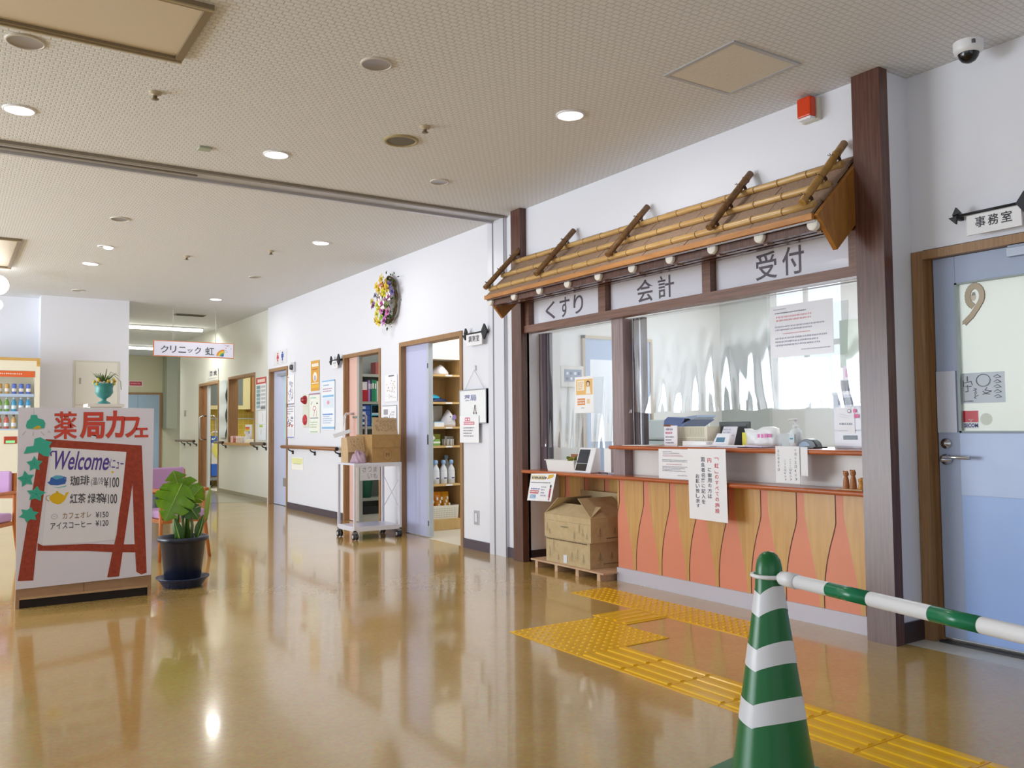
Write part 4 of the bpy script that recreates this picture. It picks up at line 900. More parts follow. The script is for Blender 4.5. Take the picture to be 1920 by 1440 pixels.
# end wall: meter cupboard, red plate in the corridor
t = thing('meter_cupboard', 'flush cream metal cupboard door on the white end wall behind the urn', 'cupboard', (1.71, 12.97, 1.2))
b = MB(); b.box(1.42, 12.962, 1.2, 1.99, 12.97, 2.06, M('#d9d6c9', .5)); obj('cupboard_frame', b, t)
b = MB(); b.box(1.445, 12.957, 1.46, 1.965, 12.963, 2.035, M('#e6e3d8', .5)); b.box(1.445, 12.957, 1.22, 1.965, 12.963, 1.445, M('#e6e3d8', .5)); dd = obj('cupboard_door', b, t)
b = MB(); b.box(1.49, 12.95, 1.74, 1.51, 12.958, 1.82, M('#a9a9a4', .4, .3)); obj('latch', b, dd)
def dr_red(d, F, w_, h): d.rect(F, w_*.08, h*.15, w_*.92, h*.85, M('#b83a50', .5)); d.lines(F, w_*.15, h*.3, w_*.85, h*.7, 1, M('#e0a0a8', .6), ragged=0, z=.0018)
sheet('red_sign', 'small red plate on the far corridor wall above the blue door', 'sign', frontF(3.64, 22.392, 2.165), .33, .14, dr_red, M('#e8d8d0', .5), .008)
# office door stickers
SX = 4.249
def ribbon():
    F = wallF(SX, 2.345, 1.60); d = MB(); d2 = MB(); m = M('#c9b9a2', .6); e = M('#8a7a68', .6)
    def band(pts, wd, mm, z): d.stroke(F, pts, wd, mm, z)
    arc = [(.062+.036*math.cos(a), .125+.05*math.sin(a)) for a in [PI*1.35-i*.27 for i in range(19)]]
    tail = arc+[(.075, .07), (.045, .03), (.012, .0)]
    d.stroke(F, tail, .030, e, .0008); d.stroke(F, tail, .026, m, .0012)
    d.shape(F, [(.0, .012), (-.008, -.012), (.012, -.004), (.012, -.02), (.028, .0), (.02, .02)], m, .0013)
    o = obj('ribbon_sticker', d, None, 'beige looped ribbon sticker at the top left of the office door glass', 'sticker', 'office door stickers')
    d2.disc(F, .055, .122, .014, .02, M('#e0d4c4', .6), .002); d2.shape(F, [(.046, .128), (.066, .13), (.064, .145), (.05, .145)], M('#9a9a98', .6), .0022); obj('print', d2, o)
ribbon()
def dr_hand(d, F, w_, h):
    k = M('#55585e', .6); wv = .0035
    d.stroke(F, [(w_*.08, h*.68), (w_*.24, h*.72), (w_*.26, h*.6)], wv, k); d.stroke(F, [(w_*.15, h*.88), (w_*.15, h*.74)], wv*1.5, k); d.stroke(F, [(w_*.05, h*.75), (w_*.06, h*.55)], wv, k); d.stroke(F, [(w_*.15, h*.6), (w_*.16, h*.4), (w_*.1, h*.38)], wv, k); d.stroke(F, [(w_*.1, h*.55), (w_*.24, h*.56)], wv, k)
    for i in range(4): d.stroke(F, [(w_*(.3+.03*i), h*(.5-.08*i)), (w_*(.36-.02*i), h*(.46-.09*i)), (w_*(.28+.02*i), h*(.42-.09*i))], wv*.8, k)
    d.stroke(F, [(w_*(.52+.16*math.cos(a)), h*(.74+.2*math.sin(a))) for a in [i*.45 for i in range(15)]], wv*.8, k)
    d.stroke(F, [(w_*.6, h*.5), (w_*.55, h*.42), (w_*.7, h*.38), (w_*.5, h*.28)], wv, k); d.stroke(F, [(w_*.5, h*.38), (w_*.58, h*.3), (w_*.66, h*.28)], wv, k)
    for i in range(5): d.stroke(F, [(w_*.76, h*(.84-.16*i)), (w_*.84, h*(.9-.16*i)), (w_*.92, h*(.82-.16*i)), (w_*.8, h*(.8-.16*i))], wv*.8, k)
    d.lines(F, w_*.06, h*.04, w_*.36, h*.1, 1, k)
sheet('handwritten_card', 'pale blue handwritten card stuck to the office door glass', 'sticker', wallF(SX, 2.368, 1.195), .213, .150, dr_hand, M('#cfd9e6', .5), .0012, 'office door stickers')
def dr_sec(d, F, w_, h):
    d.rect(F, 0, h*.36, w_, h, M('#cf1f30', .4)); d.text(F, 'SECOM', w_*.04, h*.06, w_*.96, h*.28, M('#2a3a86', .5), .03); d.text(F, 'Security', w_*.35, h*.46, w_*.68, h*.53, PAPER, .02, z=.0017); d.rect(F, w_*.45, h*.40, w_*.56, h*.43, PAPER, .0017)
sheet('security_sticker', 'square red and white security sticker low on the office door glass', 'sticker', wallF(SX, 2.363, 1.07), .075, .088, dr_sec, PAPER, .001, 'office door stickers')
b = MB(); F = wallF(SX, 2.25, 1.115); b.disc(F, 0, 0, .03, .03, M('#e2e6dc', .5), .0005, 28); b.disc(F, 0, 0, .024, .024, M('#dde3d6', .5), .001, 28); obj('round_sticker', b, None, 'faint round pale sticker beside the red security sticker', 'sticker', 'office door stickers')
# ================================================================== things on and around the reception counter
RED = M('#c8344a', .6); NAVY = M('#3c3a56', .6)
# notices hung from the ledges
def dr_memo(d, F, w_, h):
    g = M('#8d8aa0', .6); r = M('#cf8fa6', .6)
    d.lines(F, w_*.12, h*.90, w_*.45, h*.94, 1, g); d.lines(F, w_*.14, h*.84, w_*.7, h*.88, 1, M('#5a586a', .6), ragged=.1); d.lines(F, w_*.14, h*.74, w_*.8, h*.82, 2, r, ragged=.15)
def dr_memo2(d, F, w_, h):
    g = M('#8d8aa0', .6); r = M('#cf8fa6', .6)
    d.lines(F, w_*.12, h*.56, w_*.92, h*.66, 2, g, ragged=.1); d.lines(F, w_*.25, h*.46, w_*.75, h*.51, 1, r, ragged=0); d.lines(F, w_*.12, h*.24, w_*.92, h*.43, 4, g, ragged=.3); d.lines(F, w_*.6, h*.1, w_*.9, h*.15, 1, g, ragged=0)
P('paper_notice', 'white typed notice taped to the upper ledge left of the vertical red and navy poster', 'notice', 4.262, 3.972, .752, .945, [('heading_print', dr_memo), ('body_print', dr_memo2)], X=3.958, group='counter notices')
F = wallF(3.917, 3.945, .512); wd, ht = .318, .44
def dr_post(d, F, w_, h):
    def col(s, u0, u1, v1, v0, m, hs=None):
        n = len(s); ch = (v1-v0)/n
        for i, c in enumerate(s):
            if c == ' ': continue
            a, b_ = (v1-ch*(i+.92))*h, (v1-ch*(i+.08))*h
            if c == '「': d.text(F, '﹁', w_*u0, b_-(b_-a)*.55, w_*u1, b_-(b_-a)*.0, m, .005, keep=True)
            elif c == '」': d.text(F, '﹂', w_*u0, a+(b_-a)*.1, w_*u1, a+(b_-a)*.6, m, .005, keep=True)
            elif c in 'のすべてに': d.text(F, c, w_*(u0+.012), a+(b_-a)*.08, w_*(u1-.012), b_-(b_-a)*.08, m, .012)
            else: d.text(F, c, w_*u0, a, w_*u1, b_, m, .012)
    col('「虹」のすべての施設', .685, .80, .89, .115, RED)
    col('内', .505, .61, .89, .805, RED); col('に御用の方は', .505, .61, .75, .31, NAVY)
    col('面会者名簿に記入を', .335, .44, .89, .225, NAVY); col('お願い致します', .185, .29, .65, .165, NAVY)
sheet('paper_poster', 'tall white poster with vertical red and navy lettering hanging over both ledges', 'poster', F, wd, ht, dr_post, None, .0015, 'counter notices', outline=[(0, .004), (wd, 0), (wd-.008, ht+.002), (-.006, ht)])
def dr_hw(d, F, w_, h):
    k = M('#5c5c6a', .6)
    def col(s, u, v1, v0, cw):
        n = len(s); ch = (v1-v0)/n
        for i, c in enumerate(s): d.text(F, c, w_*(u-cw/2), h*(v1-ch*(i+.82)), w_*(u+cw/2), h*(v1-ch*(i+.12)), k, -.004)
    col('十月十五日(火)', .84, .95, .06, .085); col('二十二日(火)', .62, .66, .06, .08); col('二十九日(火)', .40, .64, .05, .08); col('はじめます。', .13, .92, .30, .08)
P('paper_notice', 'white handwritten vertical notice hanging from the upper ledge near the right pillar', 'notice', 3.293, 3.128, .77, .976, dr_hw, X=3.955, group='counter notices', t=.0012)
P('paper_sheet', 'blank white sheet tucked behind the handwritten vertical notice', 'paper', 3.16, 3.078, .815, .973, None, X=3.960, group='counter notices', t=.0012)
def dr_fly(d, F, w_, h):
    T_ = F @ Matrix(((1, .30, 0, .004), (.03, 1, 0, .004), (0, 0, 1, 0), (0, 0, 0, 1)))
    k = M('#4a4658', .6); T2 = T_
    d.rect(T2, .01, .165, .20, .2, M('#e6d9a8', .6)); d.lines(T2, .02, .168, .22, .195, 1, k, fill=.8, ragged=0, z=.0016); d.shape(T2, [(.23, .17), (.30, .185), (.31, .21), (.24, .205)], M('#e0b43a', .6), .0016)
    d.lines(T2, .02, .135, .29, .15, 1, k, ragged=.1); d.lines(T2, .03, .085, .15, .10, 1, M('#6a6ab0', .6), fill=.9, ragged=0); d.rect(T2, .02, .055, .14, .08, M('#c84a5a', .6)); d.lines(T2, .025, .058, .135, .078, 1, PAPER, z=.0018, ragged=0)
    d.rect(T2, .03, .015, .11, .045, M('#6f9fd0', .6)); d.lines(T2, .035, .018, .105, .042, 2, PAPER, z=.0018, ragged=0); d.lines(T2, .17, .03, .25, .12, 4, M('#9a98b0', .6))
    d.disc(T2, .292, .115, .012, .014, M('#4a3a3a', .6)); d.rect(T2, .280, .03, .304, .10, M('#b04a58', .6)); d.rect(T2, .284, .005, .292, .03, M('#b04a58', .6)); d.rect(T2, .295, .005, .302, .03, M('#b04a58', .6))
sheet('flyer', 'tilted coloured flyer hanging from the lower ledge beside the left brown pillar', 'flyer', wallF(3.922, 5.77, .508), .4, .23, dr_fly, None, .0012, 'counter notices', outline=[(.002, 0), (.330, .012), (.404, .230), (.066, .217)])
def dr_cn(d, F, w_, h):
    g = M('#aaa8bc', .6); r = M('#dfa0a8', .6)
    d.lines(F, w_*.06, h*.91, w_*.35, h*.95, 1, g); d.lines(F, w_*.08, h*.83, w_*.6, h*.88, 1, M('#7a7888', .6), ragged=.05); d.lines(F, w_*.1, h*.68, w_*.7, h*.81, 2, r, ragged=.1)
def dr_cn2(d, F, w_, h):
    g = M('#aaa8bc', .6); r = M('#dfa0a8', .6)
    d.lines(F, w_*.08, h*.50, w_*.93, h*.62, 2, g); d.lines(F, w_*.2, h*.43, w_*.65, h*.47, 1, r, ragged=0); d.lines(F, w_*.08, h*.20, w_*.93, h*.40, 3, g, ragged=.2);
def dr_cn3(d, F, w_, h): d.lines(F, w_*.5, h*.1, w_*.95, h*.14, 1, M('#aaa8bc', .6), ragged=0)
P('laminated_notice', 'large laminated white notice fixed to the droplet curtain of the right window', 'notice', 3.36, 2.935, 1.485, 1.785, [('heading_print', dr_cn), ('body_print', dr_cn2), ('signature_print', dr_cn3)], M('#e6e6ee', .25), X=4.02, group='counter notices')
def dr_of(d, F, w_, h):
    o_ = M('#eebf74', .6); d.rect(F, w_*.08, h*.5, w_*.95, h*.93, o_); d.rect(F, w_*.14, h*.62, w_*.52, h*.9, M('#f8ead0', .6), .0016); d.lines(F, w_*.17, h*.64, w_*.48, h*.86, 4, M('#c8a078', .6), z=.002)
    d.disc(F, w_*.72, h*.80, w_*.1, h*.085, M('#4a4040', .6), .0016); d.disc(F, w_*.72, h*.785, w_*.07, h*.06, M('#e8c8a8', .6), .002); d.shape(F, [(w_*.6, h*.52), (w_*.86, h*.52), (w_*.8, h*.72), (w_*.64, h*.72)], M('#f2efe8', .6), .0017)
    d.rect(F, w_*.14, h*.22, w_*.55, h*.4, M('#e2914a', .6)); d.lines(F, w_*.16, h*.24, w_*.52, h*.38, 2, PAPER, z=.0018, ragged=0); d.rect(F, w_*.65, h*.25, w_*.8, h*.38, M('#f0d0a0', .6)); d.lines(F, w_*.35, h*.12, w_*.5, h*.16, 1, M('#555', .6) if False else NAVY, ragged=0)
P('flyer', 'orange and white flyer with a small figure fixed to the left droplet curtain', 'flyer', 5.26, 5.03, 1.20, 1.475, dr_of, M('#f4f4f6', .3), X=4.03, group='counter notices')
# lower ledge
ZL, ZU = .7505, .9605
t = thing('plastic_basket', 'white plastic basket at the left end of the lower ledge', 'basket', (4.03, 5.40, ZL))
b = MB(); W_ = M('#eeeeec', .4)
def tub(b, x0, y0, z0, x1, y1, z1, m, fl=.012, th=.004):
    o = [(x0, y0), (x1, y0), (x1, y1), (x0, y1)]; 
    def ring(e, z): return [Vector((x+(e if i in (1, 2) else -e), y+(e if i in (2, 3) else -e), z)) for i, (x, y) in enumerate(o)]
    R_ = [ring(-fl, z0), ring(0, z1), ring(-th, z1), ring(-fl-th, z0+th)]
    vs = [v for r in R_ for v in r]; fs = [(0, 3, 2, 1)]
    for a in range(3): fs += [(a*4+i, a*4+(i+1) % 4, (a+1)*4+(i+1) % 4, (a+1)*4+i) for i in range(4)]
    fs += [(12, 13, 14, 15)]
    b.add(vs, fs, m)
tub(b, 3.99, 5.235, ZL, 4.075, 5.60, ZL+.085, W_); obj('tub', b, t)
b = MB(); b.box(3.985, 5.225, ZL+.082, 4.08, 5.235, ZL+.09, W_); b.box(3.985, 5.60, ZL+.082, 4.08, 5.61, ZL+.09, W_); obj('rim', b, t)
b = MB(); q = random.Random(8)
for k in range(26): b.ball((4.03+q.uniform(-.02, .02), 5.29+q.uniform(-.05, .05), ZL+.085+q.uniform(0, .03)), q.uniform(.007, .013), M(q.choice(['#8a8a2e', '#a89a3a', '#6f7a2a']), .7), 6, 4)
obj('dried_moss', b, None, 'tuft of yellow green dried moss sticking out of the white basket', 'dried moss')
obj('small_card', MB().box(4.06, 5.27, ZL+.085, 4.064, 5.36, ZL+.135, M('#9a5a3c', .6)), None, 'small brown card standing in the white basket behind the moss', 'card')
t = thing('card_reader', 'white card reader with a slanted black screen on the lower ledge', 'card reader', (4.04, 5.13, ZL))
Fp = Matrix(((1, 0, 0, 0), (0, 0, -1, 5.235), (0, 1, 0, 0), (0, 0, 0, 1)))
b = MB(); b.prism([(3.985, ZL), (4.09, ZL), (4.09, .937), (4.048, .937)], Fp, .205, M('#eeeef4', .3)); obj('body', b, t, bev=.008)
FS = frame((3.985, 5.235, ZL), (0, -1, 0), (.063, 0, .187))
b = MB(); b.prism([(.018, .075), (.145, .075), (.145, .182), (.018, .182)], FS, .002, M('#2c3440', .1)); obj('screen', b, t)
b = MB(); b.prism([(.018, .016), (.145, .016), (.145, .072), (.018, .072)], FS, .002, M('#0d0e12', .15)); obj('reader_slot', b, t)
b = MB(); b.tube([(4.07, 5.03, ZL+.004), (4.04, 4.98, ZL+.004), (4.06, 4.93, ZL+.004), (4.03, 4.88, ZL+.004)], .0035, BLACKP, 6); obj('cable', b, t)
obj('paper_box', MB().box(4.05, 4.865, ZL+.009, 4.105, 4.945, .935, M('#f0f0f2', .5)), None, 'plain white box standing between the card reader and the window post', 'box', bev=.002)
# little wooden figures at the right end of the lower ledge
def figure(y, h_, r, m, lab, seed):
    t = thing('wooden_figure', lab, 'figurine', (4.0, y, ZL+.006), 0, 'wooden figures')
    b = MB(); z = ZL+.006; b.lathe([(r*.9, 0), (r, h_*.1), (r*.85, h_*.5), (r*.6, h_*.66), (r*.5, h_*.7)], (4.0, y, z), m, 16); obj('body', b, t)
    b = MB(); b.ball((4.0, y, z+h_*.83), r*.85, m, 14, 8, (1, 1, 1.15)); 
    for s in (-1, 1): b.ball((3.995, y+s*r*.6, z+h_*.97), r*.3, m, 8, 6)
    hd = obj('head', b, t); b = MB()
    for s in (-1, 1): b.ball((4.0-r*.78, y+s*r*.3, z+h_*.86), r*.13, M('#2e1c14', .4), 6, 5)
    obj('eyes', b, hd)
FW = wood('figure_wood', '#a5683c', '#c08450', (6, 6, 2), 12, .5)
obj('figure_base', MB().box(3.96, 2.745, ZL, 4.05, 2.895, ZL+.006, wood('base_wood', '#b98a58', '#c99c6a')), None, 'thin pale wooden board under the little wooden figures', 'board')
figure(2.868, .092, .017, FW, 'taller wooden figure, left one of the pair at the right end of the lower ledge', 1)
figure(2.825, .098, .018, FW, 'taller wooden figure, right one of the pair at the right end of the lower ledge', 2)
figure(2.775, .05, .02, M('#cf9340', .5), 'small squat honey-coloured figure next to the right pillar', 3)
# upper ledge
t = thing('note_stand', 'small white standing note with a wooden clip on the upper ledge', 'note', (4.17, 4.36, ZU))
b = MB(); b.box(4.165, 4.30, ZU, 4.17, 4.425, ZU+.138, PAPER); obj('card', b, t); d = MB(); F = wallF(4.164, 4.425, ZU); d.lines(F, .02, .1, .1, .125, 1, M('#8a7aa0', .6)); d.lines(F, .015, .075, .1, .1, 1, M('#d86a8a', .6)); d.lines(F, .015, .01, .105, .07, 3, M('#9a98a8', .6)); obj('print', d, t)
b = MB(); b.box(4.155, 4.36, ZU+.132, 4.175, 4.415, ZU+.145, M('#a8663c', .5)); obj('wooden_clip', b, t)
t = thing('mesh_basket', 'cream mesh paper basket on the upper ledge behind the standing note', 'basket', (4.30, 4.22, ZU))
b = MB(); CR = M('#e2ddc8', .5); tub(b, 4.22, 4.075, ZU, 4.38, 4.39, ZU+.13, CR, .01); obj('tub', b, t)
b = MB()
for i in range(20):
    for j in range(3): F = wallF(4.219, 4.375-i*.0148, ZU+.02+j*.012); b.rect(F, 0, 0, .006, .006, M('#a9a48f', .6), .001)
    if i < 19: b.box(4.2165, 4.372-i*.0148, ZU+.06, 4.219, 4.374-i*.0148, ZU+.125, M('#cfc9b2', .6))
obj('mesh_holes', b, t)
obj('white_case', MB().box(4.12, 3.99, ZU, 4.19, 4.205, ZU+.034, M('#f0f0f0', .4)), None, 'flat white case lying in front of the cream mesh basket', 'case', bev=.004)
t = thing('monitor', 'dark framed monitor back leaning behind the papers on the upper ledge', 'monitor', (4.36, 3.93, ZU))
b = MB(); b.box(4.35, 3.83, ZU, 4.37, 4.09, ZU+.16, M('#343c3c', .4)); obj('shell', b, t, bev=.004); b = MB(); b.box(4.346, 3.85, ZU+.02, 4.351, 4.07, ZU+.14, M('#262c2e', .3)); obj('screen_back', b, t)
b = MB(); F = frame((4.27, 4.03, ZU+.001), (0, -1, 0), (.25, 0, 1)); b.prism([(0, 0), (.14, 0), (.15, .13), (.03, .13)], F, .002, M('#dfdfe8', .5)); o = obj('price_card', b, None, 'grey white card leaning against the dark monitor', 'card')
d = MB(); d.lines(F, .03, .02, .13, .12, 5, M('#b8b8c8', .6), z=.003); obj('print', d, o)
t = thing('desk_calculator', 'small white desk device with a blue display on the upper ledge', 'calculator', (4.17, 3.89, ZU))
F = frame((4.15, 3.975, ZU), (0, -1, 0), (.35, 0, 1)); b = MB(); b.prism([(0, 0), (.145, 0), (.135, .09), (.03, .09)], F @ Matrix.Translation((0, 0, -.02)), .02, M('#ececf2', .4)); obj('body', b, t, bev=.003)
b = MB(); b.prism([(.03, .03), (.105, .03), (.105, .062), (.035, .062)], F, .001, M('#4a7f9a', .3)); obj('display', b, t)
b = MB(); b.box(4.22, 3.735, ZU, 4.25, 3.775, ZU+.09, M('#dcd33a', .5)); obj('yellow_box', b, None, 'narrow yellow carton beside the white packet on the upper ledge', 'carton', bev=.002)
b = MB(); q = random.Random(3); vs = []
for i in range(9):
    for j in range(5): vs.append((4.2+.012*math.sin(i*1.3+j), 3.73-.235*i/8, ZU+.115*j/4*(1-.1*math.sin(i*.8))))
for i in range(9):
    for j in range(5): vs.append((4.25+.012*math.sin(i*1.1-j), 3.73-.235*i/8, ZU+.115*j/4*(1-.1*math.sin(i*.8))))
f = []
for i in range(8):
    for j in range(4): f += [(i*5+j, (i+1)*5+j, (i+1)*5+j+1, i*5+j+1), (45+i*5+j, 45+i*5+j+1, 45+(i+1)*5+j+1, 45+(i+1)*5+j)]
    f += [(i*5+4, (i+1)*5+4, 45+(i+1)*5+4, 45+i*5+4), (i*5, 45+i*5, 45+(i+1)*5, (i+1)*5)]
f += [(0, 1, 46, 45), (1, 2, 47, 46), (2, 3, 48, 47), (3, 4, 49, 48), (40, 85, 86, 41), (41, 86, 87, 42), (42, 87, 88, 43), (43, 88, 89, 44)]
b.add(vs, f, M('#eef0f0', .35), True); pk = obj('tissue_packet', b, None, 'crumpled white packet with pink lettering on the upper ledge', 'packet')
d = MB(); F = wallF(4.186, 3.62, ZU+.055); d.lines(F, 0, 0, .12, .03, 1, M('#e27ab8', .6), fill=.9, ragged=0); obj('pink_lettering', d, pk)
obj('clear_tray', MB().box(4.21, 3.40, ZU, 4.30, 3.48, ZU+.085, PLASTICCLR), None, 'clear plastic tray between the white packet and the pump bottle', 'tray')
for i, (x0, y0, x1, y1, z, col, lab) in enumerate(((4.0, 3.62, 4.14, 4.12, 0, '#eeecf4', 'white papers lying flat on the upper ledge before the desk device'), (4.02, 3.45, 4.16, 3.80, .004, '#cdc4e2', 'lilac folder lying on the white papers of the upper ledge'), (4.0, 3.56, 4.12, 3.95, .008, '#f3f2f6', 'topmost white sheet on the lilac folder'), (4.0, 4.45, 4.2, 4.68, 0, '#f2f0ee', 'white sheet lying at the left end of the upper ledge'))):
    obj('paper_stack', MB().box(x0, y0, ZU+z, x1, y1, ZU+z+.004, M(col, .6)), None, lab, 'papers', 'papers on the upper ledge')
t = thing('pump_bottle', 'clear pump bottle of hand sanitiser on the upper ledge', 'bottle', (4.2, 3.345, ZU))
b = MB(); b.lathe([(.034, 0), (.037, .006), (.037, .085), (.03, .105), (.014, .115), (.014, .122)], (4.2, 3.345, ZU), M('#e4ebee', .15), 20); obj('bottle_body', b, t)
b = MB(); b.box(4.161, 3.325, ZU+.03, 4.164, 3.365, ZU+.08, M('#d4e4ea', .5)); b.box(4.160, 3.333, ZU+.05, 4.1615, 3.357, ZU+.058, M('#4a9ab0', .5)); obj('bottle_label', b, t)
b = MB(); b.lathe([(.016, .12), (.016, .135), (.006, .138), (.006, .16), (.012, .163), (.012, .172), (0, .174)], (4.2, 3.345, ZU), WHITEP, 14); b.tube([(4.2, 3.345, ZU+.167), (4.165, 3.36, ZU+.166), (4.158, 3.363, ZU+.158)], .005, WHITEP, 8); obj('pump', b, t)
t = thing('tape_dispenser', 'black half-round tape dispenser on the upper ledge left of the white drawer cabinet', 'tape dispenser', (4.18, 3.235, ZU))
F = Matrix(((0, 0, 1, 4.15), (-1, 0, 0, 3.305), (0, 1, 0, ZU), (0, 0, 0, 1)))
b = MB(); b.prism([(0, 0), (.14, 0)]+[(.075+.062*math.cos(a), .004+.05*math.sin(a)) for a in [PI*i/14 for i in range(15)]], F, .06, M('#23303a', .25)); obj('body', b, t, bev=.003)
b = MB(); b.prism([(.02, .004)]+[(.06+.04*math.cos(a), .006+.032*math.sin(a)) for a in [PI*.9-PI*.8*i/10 for i in range(11)]], F @ Matrix.Translation((0, 0, -.002)), .002, M('#6a86a6', .15)); obj('cover', b, t)
b = MB(); b.tube([(4.12, 3.16, ZU+.006), (4.15, 3.06+.03, ZU+.006)], .004, BLACKP, 8); obj('pen', b, None, 'black pen lying on the upper ledge beside the tape dispenser', 'pen')
t = thing('drawer_cabinet', 'white desktop drawer cabinet covered in notes at the right end of the upper ledge', 'cabinet', (4.29, 2.95, ZU))
b = MB(); b.box(4.205, 2.80, ZU, 4.40, 3.085, ZU+.30, M('#d3d7e4', .4)); obj('carcass', b, t, bev=.003)
b = MB(); b.box(4.2, 2.80, ZU+.30, 4.405, 3.09, ZU+.315, M('#f0f0f4', .4)); obj('top_board', b, t)
for z0, z1 in ((.01, .098), (.104, .235)):
    b = MB(); b.box(4.199, 2.81, ZU+z0, 4.206, 3.078, ZU+z1, M('#dfe2ec', .35)); dr = obj('drawer', b, t, bev=.002)
    if z0 < .05: b = MB(); b.box(4.197, 2.93, ZU+.05, 4.2, 3.02, ZU+.074, M('#3a4450', .4)); obj('drawer_slot', b, dr)
b = MB(); b.box(4.200, 2.81, ZU+.245, 4.206, 3.05, ZU+.285, M('#53606c', .4)); obj('open_slot', b, t)
F = wallF(4.196, 3.07, ZU+.09); d = MB(); b = MB(); b.box(4.196, 2.944, ZU+.085, 4.198, 3.06, ZU+.235, PAPER); pn = obj('paper_note', b, None, 'white note taped to the front of the drawer cabinet', 'note')
d.lines(F, .03, .04, .11, .055, 1, M('#6a7a86', .6), fill=.8, ragged=0); d.lines(F, .02, .005, .1, .015, 1, M('#b0b4c0', .6)); d.stroke(F, [(.03, .105), (.1, .09)], .002, M('#c0c4cc', .6)); d.stroke(F, [(.03, .09), (.09, .08)], .002, M('#c0c4cc', .6)); obj('print', d, pn)
b = MB(); F = wallF(4.194, 2.95, ZU+.17); b.rect(F, 0, .03, .02, .05, M('#e86aa0', .6)); b.rect(F, .005, 0, .035, .022, M('#e05a98', .6)); b.disc(F, -.025, .04, .012, .012, M('#6a7078', .6)); b.disc(F, -.025, .04, .008, .008, PAPER, .002); obj('sticky_notes', b, None, 'small pink sticky notes on the drawer cabinet by the pillar', 'sticky note')
for y0, y1, lab in ((2.945, 3.03, 'dark open tray on the drawer cabinet, left one'), (2.83, 2.935, 'dark open tray on the drawer cabinet, right one half behind the pillar')):
    t = thing('open_tray', lab, 'tray', (4.25, (y0+y1)/2, ZU+.315), 0, 'trays on the drawer cabinet'); b = MB(); z = ZU+.3155
    for a in ((y0, z, y1, z+.006), (y0, z+.066, y1, z+.07), (y0, z+.006, y0+.005, z+.066), (y1-.005, z+.006, y1, z+.066)): b.box(4.2, a[0], a[1], 4.3, a[2], a[3], M('#d8d8de', .4))
    obj('casing', b, t); b = MB(); b.box(4.24, y0+.005, z+.006, 4.3, y1-.005, z+.066, M('#4a3a38', .5)); obj('inside', b, t)
t = thing('pink_note_block', 'pink note leaning on the trays of the drawer cabinet', 'note', (4.25, 2.985, ZU+.386))
b = MB(); b.box(4.22, 2.945, ZU+.3862, 4.225, 3.025, ZU+.465, M('#f0dfe8', .6)); obj('paper', b, t); b = MB(); b.box(4.218, 2.96, ZU+.40, 4.22, 3.01, ZU+.445, M('#e47ac0', .6)); obj('pink_mark', b, t)
t = thing('lined_paper', 'white lined paper standing on the trays of the drawer cabinet by the pillar', 'paper', (4.25, 2.89, ZU+.386))
b = MB(); b.box(4.22, 2.845, ZU+.3862, 4.224, 2.935, ZU+.475, PAPER); obj('paper', b, t); d = MB(); d.lines(wallF(4.218, 2.935, ZU+.39), .008, .01, .08, .08, 5, M('#8a8a94', .6), z=.001); obj('print', d, t)
# inside the office
t = thing('photocopier', 'pale grey green photocopier with a navy paper tray inside the office', 'photocopier', (5.1, 5.28, 0))
CG = M('#c3d2d0', .4); b = MB(); b.box(4.72, 5.0, 0, 5.2, 5.62, .98, CG); obj('body', b, t, bev=.01)
b = MB(); b.box(4.71, 4.98, .985, 5.2, 5.64, 1.145, M('#ccd8d6', .35)); obj('scanner_lid', b, t, bev=.02)
b = MB(); b.box(4.705, 5.05, .93, 4.715, 5.6, .94, M('#7f908f', .5)); b.box(4.705, 5.05, .87, 4.715, 5.6, .876, M('#7f908f', .5)); obj('seams', b, t)
b = MB(); F = frame((4.70, 5.0, 1.09), (0, -1, 0), (0, 0, 1)); b.prism([(0, 0), (.2, .0), (.3, .05), (.28, .06), (.05, .075), (.01, .05)], F @ Matrix.Translation((0, 0, -.25)), .25, M('#4b64a0', .35)); b.prism([(.2, .02), (.36, .07), (.36, .085), (.25, .075)], F @ Matrix.Translation((0, 0, -.2)), .2, M('#9fb6d8', .35)); obj('paper_tray', b, t)
b = MB(); F = wallF(4.70, 5.62, .935); b.shape(F, [(0, 0), (.16, 0), (.07, .1), (0, .1)], M('#eef0f0', .4), .002); obj('side_panel', b, t)
t = thing('control_panel', 'cream wall panel with blue grey switches seen through the left reception window', 'control panel', (4.91, 6.5, 1.49))
b = MB(); b.box(4.79, 6.46, 1.47, 5.06, 6.5, 1.67, M('#d8d5cc', .5)); obj('casing', b, t, bev=.004)
b = MB(); b.box(4.83, 6.455, 1.52, 5.03, 6.461, 1.635, M('#8594ac', .4)); fc = obj('switch_face', b, t); b = MB()
for i in range(4):
    for j in range(2): b.box(4.845+.047*i, 6.451, 1.535+.05*j, 4.87+.047*i, 6.456, 1.56+.05*j, M('#e4e8f0', .4) if (i+j) % 2 else M('#5c6c86', .4))
obj('switches', b, fc)
d = thing('door_7', None, None, (5.5, 6.5, 0), kind='structure')
b = MB(); b.box(5.06, 6.47, 0, 5.09, 6.5, 1.97, M('#b9a68c', .5)); b.box(5.06, 6.47, 1.94, 5.95, 6.5, 1.97, M('#c8b89c', .5)); b.box(5.92, 6.47, 0, 5.95, 6.5, 1.94, M('#b9a68c', .5)); obj('door_frame', b, d)
b = MB(); b.box(5.09, 6.48, .01, 5.92, 6.5, 1.94, M('#a9bcd8', .4)); lf = obj('door_leaf', b, d); b = MB(); b.box(5.15, 6.476, .95, 5.86, 6.481, 1.74, M('#f2f6fa', .3)); obj('door_window', b, lf)
